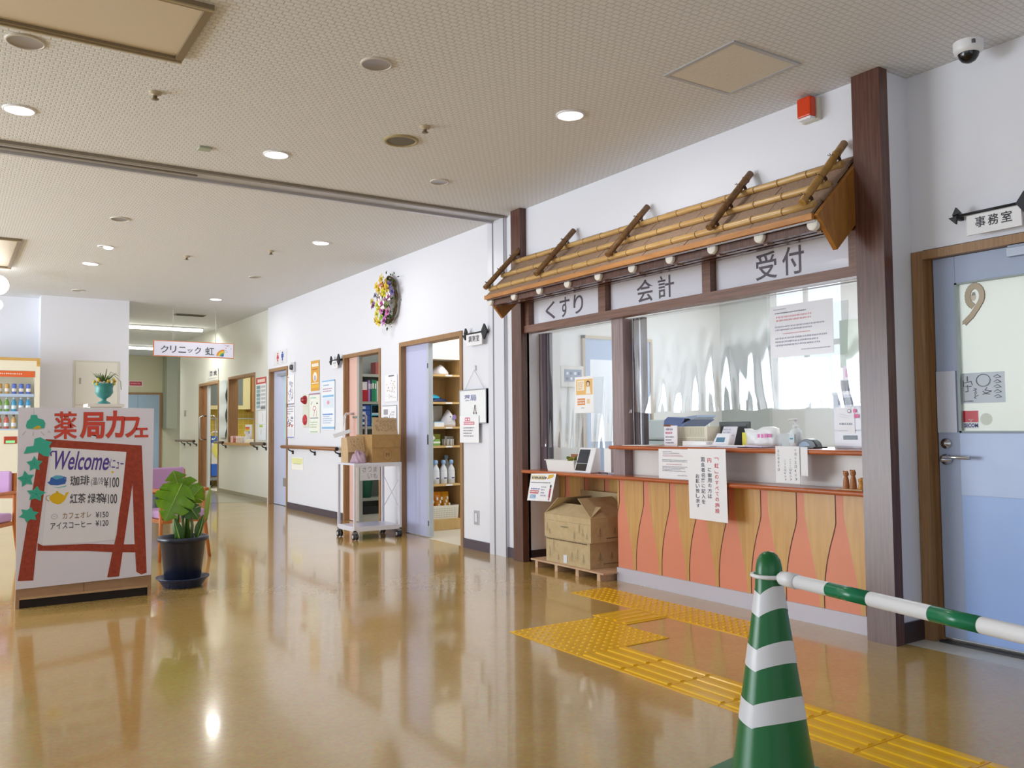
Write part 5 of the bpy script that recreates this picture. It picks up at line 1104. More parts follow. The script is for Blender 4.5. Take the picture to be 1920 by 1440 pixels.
obj('emergency_light', MB().box(5.74, 6.46, 1.95, 5.84, 6.5, 2.1, M('#d9d6c8', .5)), None, 'small beige wall box high on the office wall beside the window post', 'wall box', bev=.004)
obj('notice_board', MB().box(6.945, 4.2, 1.62, 6.975, 5.005, 2.06, M('#b6c4b2', .6)), None, 'pale green board on the far office wall seen beside the right pillar', 'board')
# ================================================================== tactile paving
YEL = M('#f0b608', .22); YEL2 = M('#f6c21a', .2)
def tile_dots(x, y):
    b = MB(); b.box(x+.0015, y+.0015, 0, x+.2985, y+.2985, .0035, YEL)
    for i in range(6):
        for j in range(6):
            b.lathe([(.0115, .0034), (.0095, .0065), (.006, .0078), (0, .0082)], (x+.025+.05*i, y+.025+.05*j, 0), YEL2, 10)
    return b
def tile_bars(x, y, along_y=True):
    b = MB(); b.box(x+.0015, y+.0015, 0, x+.2985, y+.2985, .0035, YEL)
    for i in range(4):
        c = .0375+.075*i; 
        pts = [(-.015, 0), (-.0105, .0045), (.0105, .0045), (.015, 0)]
        if along_y:
            vs = [(x+c+p[0], y+.012, .0034+p[1]) for p in pts]+[(x+c+p[0], y+.288, .0034+p[1]) for p in pts]
        else:
            vs = [(x+.012, y+c-p[0], .0034+p[1]) for p in pts]+[(x+.288, y+c-p[0], .0034+p[1]) for p in pts]
        b.add(vs, [(0, 1, 5, 4), (1, 2, 6, 5), (2, 3, 7, 6), (0, 3, 2, 1), (4, 5, 6, 7)], YEL2)
    return b
ORD = ['first', 'second', 'third', 'fourth', 'fifth', 'sixth', 'seventh', 'eighth', 'ninth', 'tenth', 'eleventh', 'twelfth']
GT = 'yellow tactile paving tiles'
for i, lab in enumerate(('nearest the cardboard boxes', 'second from the cardboard boxes', 'third from the cardboard boxes', 'fourth from the cardboard boxes', 'fifth, next to the traffic cone')):
    obj('tactile_tile', tile_dots(3.475, 4.305-.3*i), None, 'yellow dotted tactile tile in the counter row, '+lab, 'paving tile', GT)
for x, y, lab in ((2.547, 3.63, 'left far'), (2.847, 3.63, 'right far'), (2.547, 3.33, 'left near'), (2.847, 3.33, 'right near')):
    obj('tactile_tile', tile_dots(x, y), None, 'yellow dotted tactile tile in the square turning point, %s quarter' % lab, 'paving tile', GT)
obj('tactile_tile', tile_bars(3.16, 3.685, False), None, 'yellow barred tactile tile joining the dotted square to the dotted row', 'paving tile', GT)
for i in range(9):
    obj('tactile_tile', tile_bars(2.547, 3.03-.3*i), None, 'yellow barred tactile tile, %s along the path from the dotted square towards the viewer' % ORD[i], 'paving tile', GT)
# ================================================================== traffic cone with bar
CX, CY = 2.118, 1.80
GRN = M('#0b6a34', .3); CW = M('#dfe0e6', .3)
t = thing('traffic_cone', 'green traffic cone with three white chevron bands in the foreground', 'traffic cone', (CX, CY, 0))
prof = [(.118, .035), (.036, .60), (.036, .61), (.035, .64), (.0315, .668), (.023, .690), (.011, .702), (0, .705)]
b = MB(); b.lathe([(.140, .03), (.130, .036), (.1215, .05), (.119, .07), (.0425, .60), (.0412, .635), (.0395, .662), (.035, .684), (.027, .699), (.015, .708), (0, .711)], (CX, CY, 0), GRN, 48); obj('cone_body', b, t)
b = MB(); s_ = .19
Fb = Matrix.Translation((CX, CY, 0)) @ Matrix.Rotation(R(8), 4, 'Z')
pts = []
for sx, sy in ((1, 1), (-1, 1), (-1, -1), (1, -1)):
    pts += [(sx*s_-sx*.03*(1 if sx*sy > 0 else 0), sy*s_-sy*.03*(0 if sx*sy > 0 else 1)), (sx*s_-sx*.03*(0 if sx*sy > 0 else 1), sy*s_-sy*.03*(1 if sx*sy > 0 else 0))] if False else [(sx*s_, sy*s_)]
b.prism([( s_, s_), (-s_, s_), (-s_, -s_), (s_, -s_)], Fb, .028, M('#0c7a4e', .35)); bo = obj('base', b, t, bev=.012)
def rad(z): return .119+(.0425-.119)*(z-.07)/.53 + .0012
def band(z0, z1):
    b = MB(); n = 96; vs = []
    # the bands are wrapped so that they meet in a downward chevron at one seam
    a0 = math.atan2(-CY, -CX)-.62
    for k in range(n+1):
        a = 2*PI*k/n+a0; s = ((a-a0) % (2*PI))/(2*PI)*.999; ph = 360*s; dz = .030*math.sin(PI*ph/150)**.8 if ph < 150 else (.010*math.sin(PI*(360-ph)/100) if ph > 260 else 0)
        for z in (z0+dz, z1+dz): r = rad(z); vs.append((CX+r*math.cos(a), CY+r*math.sin(a), z))
    b.add(vs, [(2*k, 2*k+2, 2*k+3, 2*k+1) for k in range(n)], CW, True); return b
for z0, z1 in ((.517, .584), (.359, .423), (.197, .263)): obj('white_band', band(z0, z1), t)
t = thing('barrier_bar', 'green and white striped bar hooked on the traffic cone and leaving the picture at right', 'barrier bar', (2.09, 1.6, .60))
dv = Vector((-.1428, -.757, 0)).normalized(); p0 = Vector((CX, CY, .638))
b = MB(); 
b.tube([p0+Vector((.05*math.cos(a), .05*math.sin(a), .0)) for a in [2*PI*k/32 for k in range(33)]], .0065, WHITEP, 8, False); obj('ring', b, t)
b = MB(); b.tube([p0+dv*.046, p0+dv*.06, p0+dv*.085, p0+dv*.125], [.012, .0205, .0225, .0225], WHITEP, 20); obj('end_socket', b, t)
b = MB(); b.tube([p0+dv*.12, p0+dv*1.9], .0195, WHITEP, 20); tb = obj('tube', b, t)
for a0, a1 in ((.255, .405), (.60, .735), (.95, 1.1), (1.3, 1.45)): b = MB(); b.tube([p0+dv*a0, p0+dv*a1], .0199, M('#0b7a50', .25), 20); obj('green_stripe', b, tb)
# ================================================================== pharmacy cafe sign board
def art(px, py):
    """the drawn design of the board, in its own sheet coordinates"""
    tt = (px-28)/259.; y0 = 762+6*tt; y1 = 1140-25*tt
    return ((px-28)*.003075, 1.25*(1-(py-y0)/(y1-y0)))
SF = frontF(.372, 6.2, .005)
t = thing('cafe_sign_board', 'hand-drawn cafe sign board with a red easel and teal leaves on the lobby floor', 'sign board', (.77, 6.22, 0))
TAN = wood('sign_board_wood', '#a07c5c', '#b08c6a', (1, 3, 3), 8, .5)
b = MB(); b.box(.397, 6.203, .062, 1.143, 6.225, .135, TAN); b.box(.397, 6.199, .055, 1.143, 6.23, .068, wood('sign_board_edge', '#b8946e', '#c6a27c', (1, 3, 3), 8)); b.box(.756, 6.201, .068, .760, 6.203, .135, M('#7a5c40', .6)); obj('bottom_rail', b, t)
for x in (.375, 1.143): b = MB(); b.box(x, 6.203, 0, x+.022, 6.24, 1.2, TAN); b.box(x, 6.1, 0, x+.022, 6.42, .02, TAN) if False else None; obj('side_post', b, t)
b = MB(); b.box(.397, 6.215, 0.0, 1.143, 6.30, .055, M('#1d140f', .7)); b.box(.385, 6.21, .135, 1.155, 6.225, 1.2, TAN); obj('back_board', b, t)  # the dark block paints in the shade of the gap under the rail
# paper with a slightly wavy lower hem
hem = [(.004, art(30, 1104)[1]-.0), (.2, art(93, 1098)[1]), (.45, art(175, 1090)[1]), (.62, art(230, 1085)[1]), (.79, art(284, 1079)[1])]
top = [(.797, 1.243), (.55, 1.246), (.25, 1.246), (.0, 1.245)]
b = MB(); b.prism(hem+top, SF @ Matrix.Translation((0, 0, .006)), .002, M('#e2e0ee', .6)); pp = obj('paper_sheet', b, t)
SF2 = SF @ Matrix.Translation((0, 0, .008))
def A(*pts): return [art(20+x/6.857, 750+y/6.857) for x, y in pts]
def B(*pts): return [art(x/6, 940+y/6) for x, y in pts]
BR = wood('red_brown_marker', '#8e2f1c', '#a8442a', (2, 2, 2), 20, .6, 0)
d = MB()
tl, tr_ = A((395, 505))[0], A((1665, 610))[0]
d.shape(SF2, [*A((330, 560)), *A((455, 600)), *B((385, 560)), *B((360, 885)), *B((195, 890))], BR, .0013)                       # left leg
d.shape(SF2, [*A((395, 505)), *A((1665, 610)), *A((1660, 715)), *A((395, 615))][::-1], BR, .00125)                                          # top rail
d.shape(SF2, [*A((1455, 680)), *A((1560, 690)), *A((1540, 1120)), *B((1325, 850)), *B((1185, 860)), *B((1245, 560)), *B((1290, 380))][::-1], BR, .0014)   # right-hand front leg
d.shape(SF2, [*A((1500, 640)), *A((1665, 612)), *A((1712, 1440)), *B((1655, 810)), *B((1590, 830)), *B((1530, 800)), *B((1500, 420)), *A((1545, 1125))][::-1], BR, .0015)  # right-hand back leg
d.shape(SF2, [*B((400, 470)), *B((460, 500)), *B((960, 485)), *B((1250, 495)), *B((1510, 495)), *B((1530, 585)), *B((1230, 580)), *B((960, 565)), *B((400, 555))][::-1], BR, .0012)
obj('drawn_easel', d, pp)
MP = M('#e9e8f2', .6)
d = MB(); d.shape(SF2, [*A((470, 612)), *A((1455, 690)), *A((1400, 1240)), *B((1270, 440)), *B((950, 470)), *B((450, 495))][::-1], MP, .0016); mp_ = obj('menu_paper', d, pp)
TEAL = M('#3cb09a', .6); TEALD = M('#2a8f7e', .6)
d = MB()
def leaf(cx, cy, r, rot, sq=1.0):
    pts = []
    for k in range(10):
        a = rot+2*PI*k/10; rr = r*(1.0 if k % 2 == 0 else .55); pts.append(A((cx+rr*math.cos(a), cy-rr*sq*math.sin(a)))[0])
    d.shape(SF2, pts, TEAL, .0022)
    for k in (0, 2, 4, 6, 8): a = rot+2*PI*k/10; d.stroke(SF2, A((cx, cy), (cx+r*.75*math.cos(a), cy-r*.75*sq*math.sin(a))), .002, TEALD, .0024)
d.shape(SF2, A((130, 690), (165, 600), (250, 590), (260, 500), (330, 480), (400, 520), (480, 545), (440, 600), (470, 640), (440, 735), (370, 720), (300, 670), (220, 680))[::-1], TEAL, .0022)
leaf(265, 825, 105, .35); leaf(165, 1015, 110, .5); leaf(290, 1210, 125, .2, .85); 
def Bl(cx, cy, r, rot):
    pts = []
    for k in range(12):
        a = rot+2*PI*k/12; rr = r*(1.0 if k % 2 == 0 else .6); pts.append(B((cx+rr*math.cos(a), cy-rr*.8*math.sin(a)))[0])
    d.shape(SF2, pts, TEAL, .0022)
Bl(300, 150, 112, .3); obj('drawn_leaves', d, pp)
d = MB(); d.shape(SF2, A((150, 330), (165, 270), (200, 240), (210, 190), (280, 190), (300, 235), (365, 255), (390, 300), (380, 365), (240, 370), (165, 365))[::-1], TEAL, .0018); d.shape(SF2, A((235, 365), (290, 330), (330, 335), (335, 370), (250, 376))[::-1], M('#d2b42a', .6), .002)
for x, y, x2, y2 in ((150, 400, 110, 445), (245, 410, 240, 460), (335, 410, 380, 455), (425, 405, 455, 420)): d.stroke(SF2, A((x, y), (x2, y2)), .003, M('#b8b4a0', .6), .0018)
d.stroke(SF2, A((245, 190), (245, 90)), .0015, M('#9a9ab0', .6), .0018); obj('drawn_lamp', d, pp)
d = MB(); RM = M('#cf4436', .6); SH = M('#8a6a4a', .6)
for m, dx, z in ((SH, -6, .0016), (RM, 0, .0020)):
    for ch, x0, y0, x1, y1 in (('薬', 500, 150, 795, 510), ('局', 835, 165, 1160, 510), ('カ', 1170, 150, 1430, 510), ('フ', 1420, 235, 1635, 505), ('ェ', 1570, 380, 1755, 505)):
        (u0, v1), (u1, v0) = A((x0+dx, y0))[0], A((x1+dx, y1))[0]; d.text(SF2, ch, u0, v0, u1, v1, m, .012 if ch == '薬' else .03, z=z)
obj('title_lettering', d, pp)
d = MB(); PU = M('#56439a', .6); KK = M('#4c4f56', .6)
def tx(s, x0, y0, x1, y1, m, bold=.02, shear=0.0, tilt=0, F2=SF2):
    (u0, v1), (u1, v0) = A((x0, y0))[0], A((x1, y1))[0]; i0 = len(d.v); d.text(F2, s, u0, v0, u1, v1, m, bold, shear, z=.0026)
    if tilt:
        o = F2 @ Vector((u0, v0, 0)); 
        for i in range(i0, len(d.v)): d.v[i].z -= (d.v[i].x-o.x)*tilt
tx('Welcome', 470, 655, 1200, 890, PU, .015, .18, .05); tx('メニュー', 1200, 770, 1410, 900, PU, .005, .1, .05)
d.stroke(SF2, A((470, 720), (462, 690), (485, 664), (520, 668)), .008, PU, .0028)
obj('menu_heading', d, mp_); d = MB()
tx('珈琲', 715, 985, 965, 1110, KK, .015); tx('(温/冷)', 985, 1010, 1170, 1120, KK, .0); tx('¥100', 1160, 1010, 1360, 1140, KK, .01)
tx('紅茶', 715, 1215, 920, 1335, KK, .015); tx('緑茶', 945, 1215, 1160, 1335, KK, .015); tx('¥100', 1140, 1225, 1335, 1345, KK, .01)
obj('hot_drink_lettering', d, mp_); d = MB()
def tb_(s, x0, y0, x1, y1, m, bold=.01):
    (u0, v1), (u1, v0) = B((x0, y0))[0], B((x1, y1))[0]; d.text(SF2, s, u0, v0, u1, v1, m, bold, z=.0026)
tb_('カフェオレ', 668, 135, 990, 190, M('#9a8258', .6)); tb_('¥150', 1040, 130, 1190, 190, KK); tb_('アイスコーヒー', 535, 245, 995, 298, KK); tb_('¥120', 1040, 225, 1190, 285, KK)
obj('menu_prices', d, mp_)
d = MB(); CB = M('#3464b4', .6); d.shape(SF2, A((425, 1065), (455, 1050), (470, 1000), (640, 990), (660, 1060), (655, 1085), (560, 1105), (470, 1100))[::-1], CB, .002); d.shape(SF2, A((480, 1000), (530, 975), (610, 980), (630, 1010), (540, 1030))[::-1], M('#5aa8d0', .6), .0022)
d.stroke(SF2, A((630, 1000), (660, 1005), (660, 1050), (625, 1060)), .006, CB, .0022); d.shape(SF2, A((480, 1115), (560, 1130), (670, 1105), (660, 1125), (560, 1140))[::-1], M('#7ac0c8', .6), .002); obj('drawn_cup', d, mp_)
d = MB(); YP = M('#e2b80e', .6); d.shape(SF2, A((455, 1250), (500, 1210), (560, 1190), (610, 1215), (650, 1240), (660, 1200), (705, 1190), (690, 1215), (650, 1300), (600, 1340), (560, 1350), (500, 1325), (460, 1290))[::-1], YP, .002)
d.stroke(SF2, A((460, 1230), (420, 1240), (415, 1280), (450, 1305)), .005, M('#b8a878', .6), .002); d.disc(SF2, *A((550, 1188))[0], .006, .006, YP, .002); d.disc(SF2, *A((1270, 945))[0], .007, .008, M('#e2c83a', .6), .002); obj('drawn_teapot', d, mp_)
d = MB(); c = B((578, 175))[0]; d.stroke(SF2, [(c[0]+.017*math.cos(a), c[1]+.015*math.sin(a)) for a in [2*PI*i/16 for i in range(17)]], .0022, M('#9a98a0', .6), .002); d.stroke(SF2, [(c[0]-.008, c[1]+.003), (c[0]-.002, c[1]-.004), (c[0]+.008, c[1]+.004)], .002, M('#9a98a0', .6), .002); obj('drawn_coffee_cup', d, mp_)

# ================================================================== potted plant
PX, PY = 1.415, 6.42
t = thing('potted_plant', 'green split-leaf plant in a dark navy pot on a saucer beside the cafe sign board', 'potted plant', (PX, PY, 0))
NAVYP = M('#20263a', .3); b = MB(); b.lathe([(.115, .03), (.118, .034), (.152, .315), (.158, .318), (.172, .322), (.174, .345), (.168, .352), (.158, .35), (.150, .32), (.145, .30), (0, .30)], (PX, PY, 0), NAVYP, 40); obj('pot', b, t)
b = MB(); b.lathe([(0, 0), (.125, 0), (.135, .01), (.165, .055), (.178, .062), (.18, .07), (.172, .07), (.158, .058), (.13, .028), (0, .028)], (PX, PY, 0), M('#1c2a50', .28), 40); obj('saucer', b, t)
b = MB(); b.lathe([(.148, .302), (.1, .312), (0, .318)], (PX, PY, 0), M('#2c2018', .9), 24); obj('soil', b, t)
LEAFG = wood('leaf_green', '#5a8a14', '#78ab24', (3, 3, 3), 4, .28, .03); LEAFD = wood('leaf_green_dark', '#2c5416', '#3c6a1c', (3, 3, 3), 4, .35, .03); LEAFP = M('#9db85a', .4); STEMG = M('#4c7a24', .45)
def mleaf(base, tip, wd, nrm, m, slits=3, fold=.25, stem0=None):
    base, tip = Vector(base), Vector(tip); ax = tip-base; L = ax.length; ax.normalize(); n = Vector(nrm); n = (n-ax*n.dot(ax)).normalized(); sd = ax.cross(n)
    b = MB(); N = 28; vs = []; fs = []
    def half(t): return wd*(math.sin(PI*min(1, t*.96+.04)**.75))**.8*(1-.15*t)
    for s in (-1, 1):
        prev = None
        for i in range(N+1):
            tt = i/N; w_ = half(tt); 
            k = (tt*slits*1.3) % 1.0
            cut = .42 if (slits and .18 < tt < .85 and k > .86) else 1.0
            pts = []
            for j, fr in enumerate((0, .33, .66, 1.0)):
                off = w_*fr*(cut if fr > .5 else 1)
                pts.append(base+ax*(L*tt - off*.12*0)+sd*s*off - n*(fold*off*fr + .10*L*(tt-.4)**2) + ax*(off*.25*(1-tt)))
            b0 = len(vs); vs += pts
            if prev is not None:
                for j in range(3):
                    q4 = (prev+j, prev+j+1, b0+j+1, b0+j); fs.append(q4 if s > 0 else q4[::-1])
            prev = b0
    b.add(vs, fs, m, True); return b, base, ax, L, sd, n
def add_leaf(base, tip, wd, nrm, m, slits=3, fold=.25, foot=None):
    b, ba, ax, L, sd, n = mleaf(base, tip, wd, nrm, m, slits, fold); o = obj('leaf', b, t)
    v = MB(); v.tube([ba+ax*L*k/6-n*(.10*L*(k/6-.4)**2)+n*.002 for k in range(7)], [.004*(1-k/8) for k in range(7)], LEAFP, 6); obj('midrib', v, o)
    if foot:
        s = MB(); f0 = Vector(foot); s.tube([f0, f0.lerp(ba, .5)+Vector((0, 0, .03)), ba], [.011, .008, .005], STEMG, 8); obj('leaf_stem', s, t)
add_leaf((1.42, 6.40, .54), (1.335, 6.36, .815), .155, (-.25, -1, .15), LEAFG, 3, .18, (1.40, 6.42, .31))
add_leaf((1.395, 6.36, .73), (1.275, 6.34, .47), .145, (-.2, -1, .25), LEAFG, 3, .15, (1.36, 6.40, .31))
add_leaf((1.44, 6.38, .60), (1.535, 6.36, .70), .09, (.2, -1, .2), LEAFG, 2, .2, (1.43, 6.44, .31))
add_leaf((1.43, 6.36, .58), (1.50, 6.33, .47), .075, (.1, -1, .3), LEAFD, 2, .25, (1.45, 6.40, .31))
add_leaf((1.47, 6.40, .53), (1.44, 6.36, .62), .04, (0, -1, .1), LEAFD, 0, .2)
add_leaf((1.58, 6.42, .46), (1.605, 6.41, .70), .028, (.5, -1, .1), LEAFP, 0, .6, (1.50, 6.44, .31))
add_leaf((1.50, 6.36, .34), (1.545, 6.36, .50), .035, (.4, -1, .1), LEAFD, 0, .5)
add_leaf((1.38, 6.35, .33), (1.335, 6.36, .50), .035, (-.5, -1, .1), LEAFD, 0, .5)
b = MB()
for p in ((1.40, 6.41), (1.43, 6.44), (1.46, 6.40)): b.tube([(p[0], p[1], .31), (p[0]+.01, p[1]-.01, .42), (p[0]-.005, p[1]-.02, .52)], [.014, .011, .008], M('#7a8a5a', .5), 8)
obj('stem', b, t)
# ================================================================== chairs
CWOOD = wood('chair_wood', '#b5662c', '#c97a3c', (3, 3, 1), 8, .4); LILAC = M('#c9a0d2', .6)
def chair(loc, rz, lab):
    t = thing('arm_chair', lab, 'chair', loc, 0, 'lilac lobby chairs'); T0 = Matrix.Translation(Vector(loc)) @ Matrix.Rotation(rz, 4, 'Z') @ Matrix.Diagonal((.86, .95, .96, 1))
    def add(n, b, par=t): b.xform(T0); return obj(n, b, par)
    b = MB(); b.box(-.22, -.22, .36, .22, .20, .435, LILAC); o = add('seat', b); bevel(o, .02, 3)
    b = MB(); b.box(-.225, -.22, .325, .225, .21, .36, CWOOD); add('seat_frame', b)
    b = MB(); b.box(-.10 if False else -.2, .19, .60, .2, .225, .80, LILAC); o = add('backrest', b); bevel(o, .02, 3)
    b = MB(); b.box(-.22, .225, .56, .22, .245, .78, CWOOD); add('back_frame', b)
    for sx in (-1, 1):
        b = MB(); b.tube([(sx*.255, -.235, 0), (sx*.225, -.19, .33), (sx*.215, -.17, .60)], [.016, .02, .018], CWOOD, 8); add('leg', b)
        b = MB(); b.tube([(sx*.245, .27, 0), (sx*.225, .22, .35), (sx*.215, .24, .78)], [.016, .02, .016], CWOOD, 8); add('leg', b)
        b = MB(); b.box(sx*.245, -.24, .595, sx*.19, .25, .625, CWOOD); o = add('armrest', b); bevel(o, .008)
    return t
chair((1.675, 7.95, 0), R(12), 'wooden armchair with a lilac cushion behind the potted plant')
chair((.22, 8.35, 0), R(-30), 'lilac armchair at the left edge of the picture behind the cafe sign board')
chair((.02, 9.6, 0), R(-20), 'farther lilac armchair at the left edge, before the vending machine')
t = thing('stool', 'dark blue upholstered stool behind the potted plant in the corridor mouth', 'stool', (2.42, 12.4, 0))
b = MB(); b.lathe([(.18, .34), (.20, .36), (.20, .46), (.18, .48), (0, .485)], (2.42, 12.4, 0), M('#2a3f96', .5), 28); obj('seat', b, t)
b = MB(); b.lathe([(.15, 0), (.15, .02), (.14, .34)], (2.42, 12.4, 0), M('#20242e', .5), 24); obj('pedestal', b, t)
# palm by the left edge
t = thing('palm_plant', 'tips of a small dark palm plant at the left edge beside the cafe sign board', 'potted plant', (.0, 7.4, 0))
b = MB(); b.lathe([(.11, 0), (.14, .28), (.15, .3), (.13, .3), (.12, .27), (0, .27)], (-.12, 7.4, 0), M('#4a3a30', .5), 24); obj('pot', b, t)
q = random.Random(12); b = MB(); b.tube([(-.12, 7.4, .27), (-.11, 7.4, .8)], .015, M('#5a5a34', .6), 8); obj('stem', b, t)
for k in range(9):
    a = q.uniform(0, 2*PI); L = q.uniform(.22, .32); c = Vector((-.11, 7.4, .8)); u = Vector((math.cos(a), math.sin(a), .35)); s = Vector((-u.y, u.x, 0)).normalized(); vs = []
    for i in range(8): tt = i/7; p = c+u*L*tt-Vector((0, 0, .25*tt*tt)); wv = .016*math.sin(PI*min(1, tt+.08)); vs += [p-s*wv, p+s*wv]
    b = MB(); b.add(vs, [(2*i, 2*i+1, 2*i+3, 2*i+2) for i in range(7)], M('#3c4a34', .5), True); obj('frond', b, t)
# urn of flowers on a plinth behind the sign
t = thing('plinth', 'slim white plinth behind the cafe sign board carrying the teal urn', 'plinth', (1.11, 8.0, 0))
b = MB(); b.box(.99, 7.88, 0, 1.23, 8.12, 1.30, M('#e4e2de', .5)); obj('column', b, t); b = MB(); b.box(.97, 7.86, 1.30, 1.25, 8.14, 1.325, M('#eceae6', .5)); obj('top_slab', b, t)
t = thing('flower_urn', 'teal footed urn with green and yellow flowers showing above the cafe sign board', 'urn', (1.11, 8.0, 1.3255))
b = MB(); b.lathe([(.05, 0), (.05, .012), (.02, .03), (.02, .045), (.05, .065), (.072, .10), (.068, .135), (.078, .165), (.086, .175), (.07, .175), (.06, .14), (0, .13)], (1.11, 8.0, 1.3255), M('#3c8a86', .35), 28); obj('urn_body', b, t)
q = random.Random(5); b = MB(); c0 = Vector((1.11, 8.0, 1.50))
for k in range(90):
    a = q.uniform(0, 2*PI); u = Vector((math.cos(a), math.sin(a), q.uniform(.0, 1.3))); L = q.uniform(.05, .12); s = Vector((-u.y, u.x, 0)).normalized()*.006; p = c0+u*L
    b.add([c0+u*L*.3-s, c0+u*L*.3+s, p+Vector((0, 0, -.02))+s*.4, p+Vector((0, 0, -.02))-s*.4], [(0, 1, 2, 3)], M(q.choice(['#5a7a3a', '#6f8a48', '#4a6638']), .7))
obj('foliage', b, t); b = MB()
for k in range(16): a = q.uniform(0, 2*PI); b.ball(c0+Vector((.085*math.cos(a), .085*math.sin(a)*.8, q.uniform(-.01, .035))), .012, M(q.choice(['#d8b83a', '#c8a030', '#e0c858']), .7), 7, 5)
obj('blossoms', b, t)
b = MB(); b.tube([c0, c0+Vector((.07, 0, .08)), c0+Vector((.13, 0, .02)), c0+Vector((.135, 0, -.05))], .003, M('#8aa060', .6), 5); b.tube([c0, c0+Vector((.05, 0, .1)), c0+Vector((.11, 0, .07))], .003, M('#8aa060', .6), 5); obj('trailing_stem', b, t)
# ================================================================== vending machine
t = thing('vending_machine', 'cream drinks vending machine with an orange strip at the left edge', 'vending machine', (.35, 12.75, 0))
CRM = M('#efe9d4', .45); b = MB(); b.box(-.35, 12.55, 0, .885, 13.25, 1.945, CRM) if False else None
for a in ((-.40, 12.55, 0, -.35, 13.2, 1.95), (.93, 12.5, 0, .985, 13.2, 2.02), (-.40, 12.85, 0, .93, 13.2, 2.02), (-.40, 12.5, 1.87, .93, 12.85, 2.0), (-.40, 12.5, 0, .93, 12.85, 1.12)): b.box(*a, CRM)
obj('cabinet', b, t)
b = MB(); b.box(-.40, 12.49, 2.0, .985, 12.53, 2.035, wood('vending_trim', '#c79a4e', '#d8b064', (.4, 3, 3), 8)); b.box(.945, 12.49, 1.93, .985, 12.52, 2.0, wood('vending_trim2', '#c79a4e', '#d8b064', (.4, 3, 3), 8)); obj('top_trim', b, t)
b = MB(); b.box(-.40, 12.495, 1.79, .925, 12.5, 1.865, M('#e0672e', .4)); hp = obj('header_strip', b, t); d = MB(); d.lines(frontF(-.3, 12.494, 1.80), .6, .012, 1.1, .048, 1, M('#f8d8c8', .5), ragged=0); obj('lettering', d, hp)
for z in (1.37+.0, 1.59, 1.15): b = MB(); b.box(-.35, 12.52, z-.03, .925, 12.84, z-.012, M('#e8eef8', .3)); b.box(-.35, 12.505, z-.05, .925, 12.52, z-.012, M('#b8cce8', .3)); obj('display_shelf', b, t)
b = MB(); b.box(.60, 12.49, .95, .74, 12.5, 1.04, M('#b8442e', .4)); b.box(.62, 12.486, .96, .72, 12.491, .99, M('#7ad08a', .4, emit=.6)); obj('coin_panel', b, t)
cols = [['#4a6a86', '#c8a050', '#d0a860', '#5a70c8', '#5a70c8', '#5a70c8'], ['#6a9a5a', '#8ab84a', '#7aa848', '#4aa0c8', '#4a9ad0', '#4aa0d8'], ['#5a90b0', '#c88a5a', '#d06a5a', '#d8b070', '#6a8ac0', '#8a6a5a']]
caps = ['#8a6a4a', '#e8e8ee', '#6a4a5a']; rowz = [1.59, 1.37, 1.15]; rown = ['top', 'middle', 'bottom']; posn = ['leftmost', 'second', 'third', 'fourth', 'fifth', 'rightmost']
for r_ in range(3):
    for i in range(6):
        x = .47+.079*i; z = rowz[r_]-.0115; m = M(cols[r_][i], .35); can = (r_ == 0); h_ = .13 if can else .175
        t2 = thing('drink_can' if can else 'drink_bottle', '%s %s in the %s row of the vending machine, %s' % ('drink can' if can else 'drink bottle', {'#4': 'in blue', '#c': 'in tan', '#d': 'in warm tan', '#5': 'in violet blue', '#6': 'in green', '#8': 'in lime green', '#7': 'in leaf green'}.get(cols[r_][i][:2], 'in colour') if r_ < 2 else 'with label', rown[r_], posn[i]), 'can' if can else 'bottle', (x, 12.6, z), 0, 'drinks in the vending machine')
        b = MB()
        if can: b.lathe([(.024, 0), (.027, .006), (.027, h_-.012), (.022, h_), (0, h_)], (x, 12.6, z), m, 16)
        else: b.lathe([(.026, 0), (.029, .006), (.029, .06), (.027, .075), (.029, .09), (.029, .115), (.012, .15), (.012, .16)], (x, 12.6, z), m, 16)
        obj('body', b, t2); b = MB()
        if can: b.lathe([(.0275, .03), (.0275, .07)], (x, 12.6, z), M('#e8e4dc', .4), 16); obj('can_label', b, t2)
        else: b.lathe([(.014, .155), (.014, .175), (0, .176)], (x, 12.6, z), M(caps[r_], .4), 12); obj('cap', b, t2); b = MB(); b.lathe([(.0295, .03), (.0295, .075)], (x, 12.6, z), M('#dfe6ea', .4), 16); obj('bottle_label', b, t2)
b = MB(); b.box(-.35, 12.502, 1.12, .925, 12.505, 1.79, GLASS); obj('display_glass', b, t)
# ================================================================== pallet and cardboard boxes in the counter bay
PALW = wood('pallet_pine', '#c9a483', '#d9b896', (4, .4, 4), 10, .6, .03)
t = thing('pallet', 'low pine pallet under the cardboard boxes in the counter bay', 'pallet', (4.09, 5.21, 0))
for i in range(4): x = 3.885+.108*i; b = MB(); b.box(x, 4.77, .05, x+.10, 5.67, .062, PALW); obj('deck_board', b, t)
for y in (4.83, 5.08, 5.34, 5.60): b = MB(); b.box(3.89, y-.018, 0, 4.305, y+.018, .05, PALW); obj('runner', b, t)
CPR = M('#9c8f70', .8); CPD = M('#6f5f46', .8)
def treeart(d, F, x, y, s, m=CPR):
    d.stroke(F, [(x, y), (x, y+s)], .002, m)
    for k in range(4): z = y+s*(.25+.18*k); ww = s*.28*(1-k*.2); d.stroke(F, [(x-ww, z-s*.08), (x, z+s*.06), (x+ww, z-s*.08)], .0018, m)
